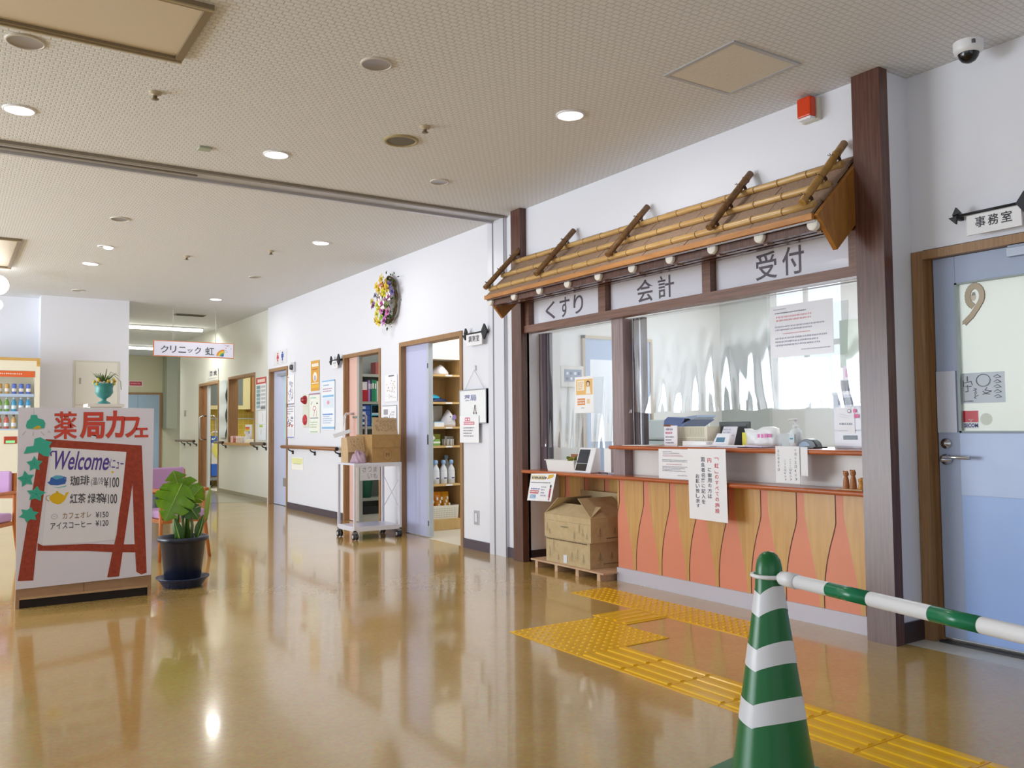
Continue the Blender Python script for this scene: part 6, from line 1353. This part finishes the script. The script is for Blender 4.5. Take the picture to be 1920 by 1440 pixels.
def carton(loc, dims, lab, m_front, group=None, name='cardboard_box'):
    x0, y0, z0 = loc; dx, dy, dz = dims; t = thing(name, lab, 'box', (x0+dx/2, y0+dy/2, z0), 0, group)
    b = MB(); th = .005
    for a in ((x0, y0, z0, x0+th, y0+dy, z0+dz), (x0+dx-th, y0, z0, x0+dx, y0+dy, z0+dz), (x0+th, y0, z0, x0+dx-th, y0+th, z0+dz), (x0+th, y0+dy-th, z0, x0+dx-th, y0+dy, z0+dz), (x0+th, y0+th, z0, x0+dx-th, y0+dy-th, z0+th)): b.box(*a, m_front)
    o = obj('box_walls', b, t); return t, o
CBOX = wood('cardboard_box', '#c2aa80', '#cdb78f', (3, 3, 3), 6, .8, .02)
t, wl = carton((3.915, 4.955, .0625), (.37, .545, .188), 'lower cardboard box with pine tree drawings on the pallet', CBOX, 'boxes on the pallet')
b = MB(); b.box(3.917, 4.957, .2445, 4.283, 5.498, .2505, CBOX); obj('lid', b, t)
d = MB(); F = wallF(3.9145, 5.50, .0625)
for x, y, s in ((.05, .03, .09), (.10, .07, .11), (.33, .02, .09), (.40, .04, .1), (.47, .03, .07), (.16, .02, .05)): treeart(d, F, x, y, s)
d.lines(F, .01, .168, .53, .182, 1, CPD, ragged=.02, fill=.7); obj('front_print', d, t); d = MB(); F2 = frontF(3.92, 4.9545, .0625); treeart(d, F2, .09, .04, .08, CPD); treeart(d, F2, .2, .05, .06, CPD); d.lines(F2, .12, .02, .3, .035, 1, CPD); obj('side_print', d, t)
b = MB(); F = wallF(3.914, 5.275, .0725); b.rect(F, 0, 0, .045, .06, M('#e6e8f0', .5)); obj('blank_label', b, t)
t, wl = carton((3.905, 4.93, .2515), (.385, .575, .175), 'upper cardboard box with its flaps standing open on the pallet stack', CBOX, 'boxes on the pallet')
d = MB(); F = wallF(3.9045, 5.505, .2515)
for x, y, s in ((.04, .04, .07), (.07, .02, .05), (.38, .01, .06), (.44, .05, .08), (.48, .04, .06), (.53, .02, .05)): treeart(d, F, x, y, s)
d.lines(F, .21, .085, .31, .1, 1, CPR, ragged=0, fill=.8); 
for i in range(22): d.stroke(F, [(.01+.026*i, .13), (.022+.026*i, .13)], .002, CPD)
obj('front_print', d, t); d = MB(); F2 = frontF(3.91, 4.9295, .2515); treeart(d, F2, .08, .03, .08, CPD); treeart(d, F2, .22, .05, .06, CPD); d.lines(F2, .14, .02, .32, .035, 1, CPD); obj('side_print', d, t)
ZT = .4265
def flap(pts, th=.004):
    b = MB(); p = [Vector(x) for x in pts]; n = (p[1]-p[0]).cross(p[2]-p[0]).normalized()*th; v = p+[x+n for x in p]
    b.add(v, [(3, 2, 1, 0), (4, 5, 6, 7), (0, 1, 5, 4), (1, 2, 6, 5), (2, 3, 7, 6), (3, 0, 4, 7)], CBOX); return b
obj('flap', flap([(3.905, 5.505, ZT), (3.905, 4.93, ZT), (4.03, 4.96, ZT+.075), (4.03, 5.475, ZT+.075)]), t)
obj('flap', flap([(4.285, 5.505, ZT), (3.91, 5.505, ZT), (3.93, 5.36, ZT+.125), (4.27, 5.36, ZT+.125)]), t)
obj('flap', flap([(3.91, 4.93, ZT), (4.285, 4.93, ZT), (4.27, 5.10, ZT+.135), (3.92, 5.10, ZT+.135)]), t)
obj('flap', flap([(4.285, 4.94, ZT), (4.285, 5.495, ZT), (4.245, 5.49, ZT+.165), (4.245, 4.95, ZT+.165)]), t)
# ================================================================== trolley
t = thing('trolley', 'white metal trolley on castors before the supply room door', 'trolley', (3.61, 8.165, 0))
TW = M('#e2e3f0', .35); x0, x1, y0, y1 = 3.355, 3.868, 7.95, 8.385
for x, y in ((x0, y0), (x1-.024, y0), (x0, y1-.024), (x1-.024, y1-.024)): b = MB(); b.box(x, y, .085, x+.024, y+.024, .735, TW); obj('post', b, t)
b = MB(); b.box(x0, y0, .735, x1, y1, .755, TW); b.box(x0+.024, y0+.001, .715, x1-.024, y0+.012, .735, TW); obj('top_shelf', b, t)
b = MB(); b.box(x0, y0, .085, x1, y1, .097, TW); b.box(x0+.024, y0, .097, x1-.024, y0+.012, .13, TW); b.box(x0, y0+.024, .097, x0+.012, y1-.024, .13, TW); b.box(x0+.012, y0+.012, .115, x1-.012, y1-.01, .127, M('#cfd0ea', .25)); obj('lower_shelf', b, t)
b = MB(); X = x1-.012; b.tube([(X, y0+.02, .60), (X, y1-.02, .27)], .004, TW, 6); b.tube([(X+.006, y0+.02, .27), (X+.006, y1-.02, .60)], .004, TW, 6); obj('cross_brace', b, t)
for x, y in ((x0+.01, y0+.02), (x1-.03, y0+.02), (x0+.01, y1-.02), (x1-.03, y1-.02)):
    b = MB(); b.box(x-.012, y-.014, .06, x+.03, y+.014, .085, M('#8a8c94', .35, .5)); c_ = obj('castor', b, t)
    for dx in (-.012, .022): b = MB(); F = frame((x+dx-.008, y, .035), (0, 1, 0), (0, 0, 1)); b.lathe([(0, 0), (.02, .0), (.034, .003), (.034, .017), (.02, .02), (0, .02)], None, M('#2c2d33', .4), 20, F); b.lathe([(0, -.001), (.018, -.001), (.018, .002)], None, M('#d0d1d8', .4), 16, F); obj('wheel', b, c_)
def dr_sm(d, F, w_, h):
    k = M('#8c8b90', .6)
    for i, c in enumerate('さつま'): d.text(F, c, w_*(.12+.27*i), h*.55, w_*(.3+.27*i), h*.88, k)
    for i, c in enumerate('いも'): d.text(F, c, w_*(.38+.28*i), h*.12, w_*(.58+.28*i), h*.45, k)
sheet('paper_sign', 'handwritten さつまいも paper hanging from the front of the trolley', 'notice', frontF(3.415, 7.947, .585), .215, .15, dr_sm, M('#d9d9e2', .6), .0015)
def marker(d, F, u0, v0, u1, v1, rows, seed, m):
    q = random.Random(seed); rh = (v1-v0)/rows
    for i in range(rows):
        x = u0
        while x < u1-.01:
            for k in range(3): a = x+q.uniform(0, .016), v1-rh*(i+q.uniform(.15, .85)); d.stroke(F, [a, (a[0]+q.uniform(-.014, .014), a[1]+q.uniform(-.018, .018))], .0022, m)
            x += .022
INKB = M('#6a4f38', .7)
CB2 = wood('cardboard_brown', '#a98552', '#b58f5c', (3, 3, 3), 6, .8, .02); CB3 = wood('cardboard_pale', '#c6a880', '#d0b48e', (3, 3, 3), 6, .8, .02)
t, wl = carton((3.555, 7.965, .7555), (.305, .385, .155), 'right cardboard box with a red M mark on the trolley, its flap raised', CB2, 'boxes on the trolley')
b = MB(); b.box(3.55, 7.96, .905, 3.865, 8.355, 1.035, CB2); obj('lid', b, t)
b = MB(); b.prism([(0, 0), (.28, 0), (.262, .165), (.0, .175)], frontF(3.558, 7.975, 1.035), .005, CB3); fl_ = obj('flap', b, t)
d = MB(); marker(d, frontF(3.558, 7.969, 1.035), .04, .03, .25, .15, 3, 4, INKB); obj('handwriting', d, fl_)
d = MB(); F = frontF(3.555, 7.9645, .7555); rm = M('#a8563a', .7); cxm, cym = .165, .075
d.stroke(F, [(cxm+.05*math.cos(a), cym+.062*math.sin(a)) for a in [PI/2+2*PI*i/6 for i in range(7)]], .003, rm); d.text(F, 'M', cxm-.018, cym-.02, cxm+.018, cym+.02, INKB, 0); obj('printed_mark', d, t)
t, wl = carton((3.385, 8.18, .7555), (.15, .18, .25), 'left cardboard box with handwriting on a drooping flap on the trolley', CB3, 'boxes on the trolley')
b = MB(); b.prism([(0, 0), (.182, 0), (.186, .17), (.005, .165)], frame((3.358, 8.115, .862), (1, 0, 0), (0, .35, 1)), .005, CB3); fl_ = obj('flap', b, t)
d = MB(); marker(d, frame((3.358, 8.115, .862), (1, 0, 0), (0, .35, 1)) @ Matrix.Translation((0, 0, .006)), .04, .03, .16, .14, 2, 9, INKB); obj('handwriting', d, fl_)
b = MB(); b.prism([(0, 0), (.20, .07), (.19, .11), (-.01, .045)], frame((3.27, 8.25, 1.005), (1, 0, 0), (0, .8, 1)), .003, M('#eeeef2', .6)); obj('white_card', b, None, 'white card sticking out of the left cardboard box on the trolley', 'card')
b = MB(); q = random.Random(21); n = 48; rings = 16; vs = []
for i in range(rings+1):
    ph = PI/2*i/rings
    for k in range(n):
        th = 2*PI*k/n; rr = math.cos(ph)**.8*(1+.10*math.sin(3*th+2*ph)+.09*math.sin(8*th+6*ph)); z = math.sin(ph)**.75*(1+.22*math.sin(2*th+1)+.10*math.sin(7*th+3*ph))
        vs.append((3.448+.072*rr*math.cos(th), 8.055+.085*rr*math.sin(th), .7566+.10*max(z, 0)))
b.add(vs, [(i*n+k, i*n+(k+1) % n, (i+1)*n+(k+1) % n, (i+1)*n+k) for i in range(rings) for k in range(n)]+[tuple(range(n))[::-1]], M('#b89aae', .35), True)
bg = obj('potato_bag', b, None, 'crumpled purple-pink bag of sweet potatoes on the left of the trolley top', 'bag')
# pull handles of the supply room door
b = MB(); b.tube([(4.05, 9.62, 1.275), (3.95, 9.6, 1.275), (3.925, 9.58, 1.25), (3.925, 9.58, .86), (3.95, 9.6, .835), (4.05, 9.62, .835)], .015, M('#e4e4ea', .25, .6), 10); obj('pull_handle', b, bpy.data.objects['door_3'])
b = MB(); b.tube([(4.085, 9.55, 1.275), (4.18, 9.60, 1.275), (4.21, 9.62, 1.25), (4.21, 9.62, .86), (4.18, 9.6, .835), (4.085, 9.55, .835)], .015, M('#e4e4ea', .25, .6), 10); obj('pull_handle', b, bpy.data.objects['door_3'])
# ================================================================== pharmacy store cupboard
BEECH = wood('cupboard_beech', '#c8a468', '#d6b47a', (3, 3, .4), 8, .45, .01)
t = thing('open_cupboard', 'tall beech-coloured open shelf cupboard inside the pharmacy store', 'cupboard', (4.45, 8.38, 0))
b = MB(); b.box(4.13, 8.22, 0, 4.15, 8.56, 1.86, BEECH); obj('side_panel', b, t); b = MB(); b.box(4.70, 8.2, 0, 4.735, 8.56, 1.86, BEECH); obj('side_panel', b, t)
b = MB(); b.box(4.13, 8.545, 0, 4.735, 8.56, 1.86, wood('cupboard_back', '#b8935a', '#c4a066', (3, 3, .4), 8)); obj('back_panel', b, t)
b = MB(); b.box(4.13, 8.2, 1.84, 4.735, 8.56, 1.86, M('#efeadf', .4)); obj('top_board', b, t)
for z in (1.675, 1.376, 1.108, .904, .492, .115): b = MB(); b.box(4.15, 8.2, z-.022, 4.70, 8.545, z, BEECH); sh = obj('shelf', b, t); b = MB(); b.box(4.52, 8.197, z-.02, 4.60, 8.2, z-.004, PAPER) if z > .4 else b.box(4.15, 8.2, 0, 4.70, 8.21, z-.022, BEECH); obj('shelf_label' if z > .4 else 'kick_board', b, sh)
b = MB(); q = random.Random(2)
def lump(c, rx, ry, h_, m, seed, nn=22, rg=9):
    q = random.Random(seed); p1, p2 = q.uniform(0, 6), q.uniform(0, 6); b = MB(); vs = []
    for i in range(rg+1):
        ph = PI/2*i/rg
        for k in range(nn):
            th = 2*PI*k/nn; rr = math.cos(ph)*(1+.1*math.sin(3*th+p1)+.06*math.sin(8*th+p2+3*ph)); vs.append((c[0]+rx*rr*math.cos(th), c[1]+ry*rr*math.sin(th), c[2]+h_*math.sin(ph)*(1+.15*math.sin(2*th+p2))))
    b.add(vs, [(i*nn+k, i*nn+(k+1) % nn, (i+1)*nn+(k+1) % nn, (i+1)*nn+k) for i in range(rg) for k in range(nn)]+[tuple(range(nn))[::-1]], m, True); return b
obj('plastic_bag', lump((4.52, 8.33, 1.6755), .10, .1, .1, M('#ecebef', .4), 1), None, 'white plastic bag on the top shelf of the open cupboard', 'bag')
obj('plastic_bag', lump((4.275, 8.36, 1.6755), .09, .1, .05, M('#f4efe6', .5), 2), None, 'flat cream bag at the left of the top cupboard shelf', 'bag')
b = lump((4.42, 8.34, 1.3765), .17, .11, .055, M('#1c2a52', .6), 3); fb = obj('folded_cloth', b, None, 'navy and teal folded cloth on the second cupboard shelf', 'cloth')
b = lump((4.38, 8.335, 1.415), .13, .1, .05, M('#1f9fc0', .6), 4); obj('teal_layer', b, fb)
obj('carton', MB().box(4.28, 8.25, 1.1085, 4.395, 8.4, 1.30, M('#f1efe8', .5)), None, 'tall white carton at the left of the third cupboard shelf', 'carton', bev=.003)
obj('carton', MB().box(4.46, 8.42, 1.1085, 4.60, 8.52, 1.34, M('#d8d2c4', .5)), None, 'beige carton at the back of the third cupboard shelf', 'carton', bev=.003)
obj('green_pack', lump((4.39, 8.47, 1.1085), .04, .045, .13, M('#8aa090', .6), 5), None, 'grey-green soft pack behind the pale blue box on the third cupboard shelf', 'packet')
t2 = thing('tissue_box', 'pale blue and white tissue box on the third cupboard shelf', 'tissue box', (4.46, 8.27, 1.1085)); b = MB(); b.box(4.395, 8.22, 1.1085, 4.51, 8.33, 1.155, M('#eef2f6', .5)); obj('box_body', b, t2); b = MB(); b.box(4.395, 8.22, 1.1552, 4.51, 8.33, 1.165, M('#8fc0e0', .5)); obj('blue_top', b, t2)
b = lump((4.605, 8.31, 1.1085), .085, .09, .165, M('#e6e3e8', .35), 6); tp = obj('tissue_pack', b, None, 'plump white pack with a purple spot on the third cupboard shelf', 'packet')
d = MB(); F = frontF(4.60, 8.215, 1.19); d.disc(F, .035, .02, .025, .03, M('#8f7ab0', .6), .002); d.rect(F, -.02, .02, -.005, .035, M('#5a6a5a', .6)); d.lines(F, -.03, -.04, .06, -.02, 1, M('#c8c4d0', .6)); obj('print', d, tp)
obj('paper_note', MB().prism([(0, .0), (.115, .13), (.03, .22), (0, .2)], frontF(4.27, 8.19, .86), .002, M('#f0e6e8', .6)), None, 'white sheet leaning out at the left of the fourth cupboard shelf', 'paper')
obj('carton', MB().box(4.44, 8.36, .9045, 4.54, 8.46, 1.03, M('#a8b03a', .5)), None, 'lime green carton at the back of the fourth cupboard shelf', 'carton', bev=.002)
t2 = thing('carton', 'small green and white carton at the front of the fourth cupboard shelf', 'carton', (4.42, 8.27, .9045)); b = MB(); b.box(4.385, 8.23, .9045, 4.465, 8.31, .975, M('#7fb05a', .5)); obj('carton_body', b, t2); b = MB(); b.box(4.383, 8.228, .93, 4.467, 8.312, .95, M('#e8efe0', .5)); obj('white_band', b, t2)
t2 = thing('clear_cup_pack', 'clear round container of cups on the fourth cupboard shelf', 'container', (4.605, 8.31, .9045)); b = MB(); b.lathe([(0, 0), (.075, 0), (.078, .09), (.08, .1)], (4.605, 8.31, .9045), PLASTICCLR, 28); obj('container', b, t2)
b = MB()
for k in range(9): a = 2*PI*k/9; b.lathe([(.012, .004), (.014, .07)], (4.605+.055*math.cos(a), 8.31+.055*math.sin(a), .9045), M('#eceef2', .4), 8)
obj('white_cups', b, t2)
# saline bottles
CLRB = sheet_glass('saline_bottle', fac=.18, rough=.1, tint=(.86, .9, .92, 1))
t0 = None; k_ = 0
for row, (yy, xs) in enumerate(((8.265, (4.335, 4.43, 4.525, 4.62)), (8.36, (4.37, 4.47, 4.57)))):
    for i, x in enumerate(xs):
        lab = 'clear saline bottle with a pale blue cap, %s in the %s row of the cupboard' % (['leftmost', 'second', 'third', 'rightmost'][i] if row == 0 else ['left', 'middle', 'right'][i], 'front' if row == 0 else 'back')
        if t0 is None:
            t0 = thing('saline_bottle', lab, 'bottle', (x, yy, .4925), 0, 'saline bottles')
            b = MB(); b.lathe([(.036, 0), (.040, .008), (.040, .14), (.034, .165), (.016, .20), (.014, .215)], (x, yy, .4925), M('#dfe6ea', .12), 20); obj('bottle_body', b, t0)
            b = MB(); b.lathe([(.018, .21), (.024, .222), (.024, .245), (.016, .256), (0, .258)], (x, yy, .4925), M('#9cc4ea', .4), 16); obj('cap', b, t0)
            b = MB(); pts = [(x+.0408*math.cos(a), yy+.0408*math.sin(a)) for a in [-PI*.9+PI*.7*j/10 for j in range(11)]]
            b.add([(p[0], p[1], .4925+zz) for p in pts for zz in (.05, .13)], [(2*j, 2*j+2, 2*j+3, 2*j+1) for j in range(10)], M('#eef1f8', .5), True); lb = obj('bottle_label', b, t0)
            b = MB(); pts = [(x+.0412*math.cos(a), yy+.0412*math.sin(a)) for a in [-PI*.62+PI*.3*j/6 for j in range(7)]]
            b.add([(p[0], p[1], .4925+zz) for p in pts for zz in (.055, .068)], [(2*j, 2*j+2, 2*j+3, 2*j+1) for j in range(6)], M('#3a4a8a', .5), True); obj('blue_bar', b, lb)
        else: dup(t0, (x, yy, .4925), 0, lab, 'saline bottles')
dup(t0, (4.655, 8.44, .54), 0, 'clear saline bottle standing higher at the back right of the cupboard shelf', 'saline bottles')
obj('bottle_block', MB().box(4.61, 8.40, .4925, 4.695, 8.49, .5395, M('#c9c4ba', .5)), None, 'low box lifting the tallest saline bottle', 'box')
# basket of orange bags at the bottom
t2 = thing('white_basket', 'white perforated basket on the bottom shelf of the open cupboard', 'basket', (4.45, 8.33, .1155)); b = MB(); tub(b, 4.20, 8.215, .1155, 4.685, 8.44, .26, M('#ece8da', .5), .008); obj('tub', b, t2); d = MB()
for i in range(22):
    for j in range(5): d.rect(frontF(4.22+.02*i, 8.213, .135+.022*j), 0, 0, .007, .007, M('#8a8474', .6), .001 if j > 3 else .006-.0012*j+.001)
obj('holes', d, t2)
for i, (x, tilt, col, lab) in enumerate(((4.275, .25, '#f2efe4', 'white bag with yellow print, leftmost in the white basket'), (4.37, .15, '#f0b41c', 'yellow orange bag, second in the white basket'), (4.47, .1, '#dc8a14', 'deep orange bag, third in the white basket'), (4.57, .2, '#e8a41c', 'shiny orange bag, rightmost in the white basket'))):
    b = MB(); F = frame((x-.045, 8.29, .13), (1, 0, 0), (0, tilt, 1)); vs = []; nx, nz = 8, 8
    for s in (-1, 1):
        for a in range(nz+1):
            for c in range(nx+1): u, v = c/nx, a/nz; vs.append(F @ Vector((.094*u+.004*math.sin(5*v+i), .275*v, s*(.04*math.sin(PI*u)**.6*math.sin(PI*min(1, v+.05))**.5+.004*math.sin(9*u+7*v+i)))))
    m1 = (nx+1)*(nz+1); fs = []
    for a in range(nz):
        for c in range(nx): p = a*(nx+1)+c; fs += [(p+m1, p+1+m1, p+nx+2+m1, p+nx+1+m1), (p, p+nx+1, p+nx+2, p+1)]
    b.add(vs, fs, M(col, .18), True); o = obj('snack_bag', b, None, lab, 'bag', 'bags in the white basket'); d = MB()
    for k in range(4): d.disc(F @ Matrix.Translation((0, 0, .047)), .02+.018*k, .13+.035*((k+i) % 3), .011, .018, M('#f4ecd8' if i else '#d8b030', .4), .002)
    obj('print', d, o)
# ================================================================== supply room shelf
GM = M('#a9aca2', .5)
t = thing('steel_shelf', 'grey steel shelf of files and drawers inside the supply room', 'shelf', (4.55, 10.45, 0))
for x in (4.18, 4.86): b = MB(); b.box(x, 10.3, 0, x+.03, 10.6, 2.1, GM); obj('upright', b, t)
for z in (1.80, 1.445, 1.125, .83, .205): b = MB(); b.box(4.21, 10.3, z-.035, 4.86, 10.6, z, GM); obj('shelf_board', b, t)
b = MB(); b.box(4.21, 10.59, 0, 4.86, 10.6, 2.1, M('#8e9490', .6)); obj('back_sheet', b, t); b = MB(); b.box(4.21, 10.31, 0.0, 4.86, 10.33, .10, M('#24282a', .6)); obj('dark_base_strip', b, t)  # back sheet, and a near-black strip below the lowest board
obj('red_carton', MB().box(4.665, 10.34, 1.8005, 4.76, 10.5, 1.96, M('#a85a58', .5)), None, 'dull red carton on the top of the steel shelf, cut by the door frame', 'carton')
for x, w_, h_, col, lab in ((4.375, .026, .27, '#c4ccce', 'pale grey file leaning at the left of the file shelf'), (4.403, .026, .275, '#a9b8bc', 'blue grey file, second on the file shelf'), (4.432, .036, .27, '#c0283a', 'bright red file, third on the file shelf'), (4.472, .075, .15, '#b0182e', 'short dark red box file on the file shelf'), (4.55, .026, .275, '#a98ac4', 'lilac file right of the short red box'), (4.578, .02, .27, '#3a3a5a', 'thin dark navy file beside the lilac one'), (4.601, .034, .28, '#1f8a60', 'dark green file on the file shelf'), (4.637, .03, .275, '#2c9a6a', 'brighter green file on the file shelf'), (4.669, .022, .265, '#dfe2d8', 'white file right of the green pair'), (4.693, .024, .26, '#e4dfc8', 'cream file, rightmost in view on the file shelf')):
    t2 = thing('ring_file', lab, 'file', (x+w_/2, 10.42, 1.4455), 0, 'files on the steel shelf'); b = MB(); b.box(x, 10.32, 1.4455, x+w_, 10.54, 1.4455+h_, M(col, .45)); obj('cover', b, t2, bev=.002)
    if h_ > .2: b = MB(); b.box(x+w_*.2, 10.318, 1.4455+h_*.6, x+w_*.8, 10.32, 1.4455+h_*.85, M('#eee8ea', .6)); obj('spine_label', b, t2)
obj('paper_stack', MB().box(4.472, 10.34, 1.596, 4.545, 10.5, 1.70, M('#e8e6e6', .6)), None, 'white papers standing on the short dark red box file', 'papers')
t2 = thing('drawer_unit', 'blue four-drawer desk unit on the steel shelf', 'drawer unit', (4.48, 10.42, 1.1255)); b = MB(); b.box(4.375, 10.33, 1.1255, 4.585, 10.56, 1.405, M('#2a469a', .4)); obj('casing', b, t2)
for k in range(4):
    z = 1.135+.067*k; b = MB(); b.box(4.382, 10.318, z, 4.578, 10.33, z+.06, M('#3a5cb4', .35)); dr = obj('drawer', b, t2, bev=.002); b = MB(); b.box(4.45, 10.314, z+.014, 4.51, 10.318, z+.046, M('#c8d4ea', .5)); obj('drawer_label', b, dr)
t2 = thing('letter_tray', 'teal two-level letter tray beside the blue drawer unit', 'tray', (4.67, 10.42, 1.1255)); b = MB(); TL = M('#3a9ab8', .4)
for a in ((4.59, 1.1255, 4.60, 1.405), (4.76, 1.1255, 4.77, 1.405), (4.60, 1.1255, 4.76, 1.14), (4.60, 1.26, 4.76, 1.272), (4.60, 1.395, 4.76, 1.405)): b.box(a[0], 10.32, a[1], a[2], 10.56, a[3], TL)
obj('casing', b, t2); b = MB(); b.box(4.605, 10.33, 1.1405, 4.755, 10.54, 1.165, PAPER); b.box(4.605, 10.33, 1.2725, 4.755, 10.54, 1.30, M('#c8dce4', .6)); obj('letters', b, t2)
for i, (z, h_, c, lab) in enumerate(((.8305, .05, '#2a2c30', 'dark box file lying on the low board of the steel shelf'), (.881, .03, '#e0e2e4', 'white book lying on the dark box file'), (.9115, .04, '#3a3c42', 'dark book above the white one on the low board'), (.952, .03, '#b04a50', 'red-spined book on top of the low stack'))): obj('book', MB().box(4.39, 10.33, z, 4.68, 10.52, z+h_, M(c, .5)), None, lab, 'book', 'books on the low board', bev=.002)
t2 = thing('waste_bin', 'dark green plastic bin on the lowest board of the steel shelf', 'bin', (4.55, 10.44, .2055)); b = MB(); b.lathe([(0, 0), (.085, 0), (.105, .22), (.11, .225), (.1, .225), (.08, .01)], (4.55, 10.44, .2055), M('#1f6a55', .3), 28); obj('bin_body', b, t2); b = MB(); b.lathe([(.106, .215), (.112, .22), (.112, .235), (.1, .235)], (4.55, 10.44, .2055), M('#2a7a64', .3), 28); obj('rim', b, t2)
# ================================================================== clinic room
CCAB = M('#d8cf9a', .5); t = thing('wall_cabinet', 'cream wall cabinet with a dark glass front on the yellow tiled clinic wall', 'cabinet', (4.6, 17.35, 1.45))
b = MB(); b.box(4.2, 17.2, 1.50, 5.05, 17.5, 2.4, CCAB); obj('carcass', b, t); b = MB(); b.box(4.2, 17.19, 1.58, 4.90, 17.2, 2.3, M('#77807c', .2)); obj('glass_front', b, t)
t = thing('cupboard', 'brown wooden wall cupboard beside the cream cabinet in the clinic room', 'cupboard', (5.4, 17.3, 1.45)); b = MB(); b.box(5.06, 17.15, 1.45, 5.9, 17.49, 2.4, wood('clinic_cupboard', '#9a6a34', '#ab7a42', (3, 3, .4), 8)); obj('carcass', b, t); b = MB(); b.box(5.07, 17.14, 1.46, 5.48, 17.15, 2.39, wood('clinic_cupboard_door', '#a07038', '#b08046', (3, 3, .4), 8)); obj('cupboard_door', b, t)
b = MB(); b.box(4.45, 16.95, .82, 5.9, 17.49, .86, M('#d8d8d0', .3)); cb = thing('clinic_sink_unit', 'pale sink counter along the yellow tiled clinic wall', 'counter', (5.0, 17.2, 0)); obj('worktop', b, cb); b = MB(); b.box(4.45, 17.0, 0, 5.9, 17.49, .82, M('#c9c8bc', .5)); obj('base_unit', b, cb); b = MB(); b.tube([(4.55, 17.4, .86), (4.55, 17.4, 1.05), (4.55, 17.3, 1.08), (4.55, 17.24, 1.04)], .012, CHROME, 8); obj('tap', b, cb)
b = MB(); b.tube([(4.2, 17.46, 1.32), (5.3, 17.46, 1.32)], .012, M('#d8dcd8', .4), 8); obj('towel_rail', b, None, 'white rail on the yellow tiles of the clinic room', 'rail')
t = thing('cleaning_cart', 'cleaning cart with a blue and yellow bag in the clinic doorway', 'cart', (4.25, 17.0, 0))
b = MB(); b.box(4.15, 16.85, .14, 4.40, 16.94, .2, M('#8a8e94', .4)); b.tube([(4.19, 16.86, .2), (4.19, 16.86, 1.02), (4.24, 16.86, 1.06), (4.40, 16.86, 1.06)], .014, WHITEP, 8); b.tube([(4.40, 16.86, .2), (4.40, 16.86, 1.06)], .014, WHITEP, 8); obj('cart_frame', b, t)
b = MB(); b.box(4.22, 16.87, .22, 4.40, 16.94, .45, M('#2f6ad0', .5)); b.box(4.22, 16.87, .85, 4.40, 16.94, .98, M('#3a70c8', .5)); b.box(4.22, 16.87, .45, 4.40, 16.94, .85, M('#e2e4de', .5)); bag_ = obj('bag', b, t); b = MB(); b.prism([(0, .25), (.16, 0), (.18, 0), (.18, .4), (.06, .4)], frontF(4.22, 16.868, .45), .002, M('#e4e070', .5)); obj('yellow_triangle', b, bag_)
for x in (4.2, 4.38): b = MB(); b.lathe([(0, 0), (.06, 0), (.06, .03), (0, .03)], None, M('#222428', .5), 18, frame((x, 16.87, .065), (0, 1, 0), (0, 0, 1))); obj('wheel', b, t)
SZ = .8805
for y0, y1, h_, col, lab in ((14.98, 14.82, .11, '#e2b8b8', 'pink carton at the left end of the clinic window sill'), (14.80, 14.68, .07, '#a8432f', 'small brick red box on the clinic window sill'), (14.66, 14.30, .10, '#f0e8e4', 'white carton with a grid print on the clinic window sill'), (14.10, 13.65, .06, '#f0ead0', 'cream folded cloth at the right end of the clinic window sill')):
    o = obj('carton' if 'cloth' not in lab else 'folded_cloth', MB().box(4.06, y1, SZ, 4.2, y0, SZ+h_, M(col, .5)), None, lab, 'carton' if 'cloth' not in lab else 'cloth', bev=.006)
    if 'grid' in lab:
        d = MB(); F = wallF(4.0595, y0, SZ)
        for i in range(4): d.rect(F, .05+.08*i, .01, .056+.08*i, .09, M('#d8a0a0', .6)); 
        for i in range(2): d.rect(F, .02, .03+.03*i, .34, .034+.03*i, M('#d8a0a0', .6))
        obj('print', d, o)
t = thing('spray_bottle', 'white spray bottle on the clinic window sill', 'bottle', (4.12, 14.2, SZ)); b = MB(); b.lathe([(.045, 0), (.05, .02), (.05, .09), (.02, .13), (.016, .15)], (4.12, 14.2, SZ), WHITEP, 16); obj('bottle_body', b, t); b = MB(); b.box(4.08, 14.18, SZ+.15, 4.14, 14.22, SZ+.19, WHITEP); obj('spray_head', b, t)
t = thing('rainbow_card', 'white card with rainbow stripes standing behind the clinic window sill', 'card', (4.16, 14.52, SZ)); b = MB(); b.box(4.22, 14.30, SZ, 4.235, 14.66, SZ+.30, M('#ececec', .6)); obj('card', b, t); d = MB(); F = wallF(4.219, 14.64, SZ+.15)
for i, c in enumerate(('#4a5ac8', '#3a8ab0', '#e2d040', '#e88a30', '#d84a3a')): d.rect(F, 0, .022*i, .24, .022*(i+1), M(c, .6))
obj('print', d, t)
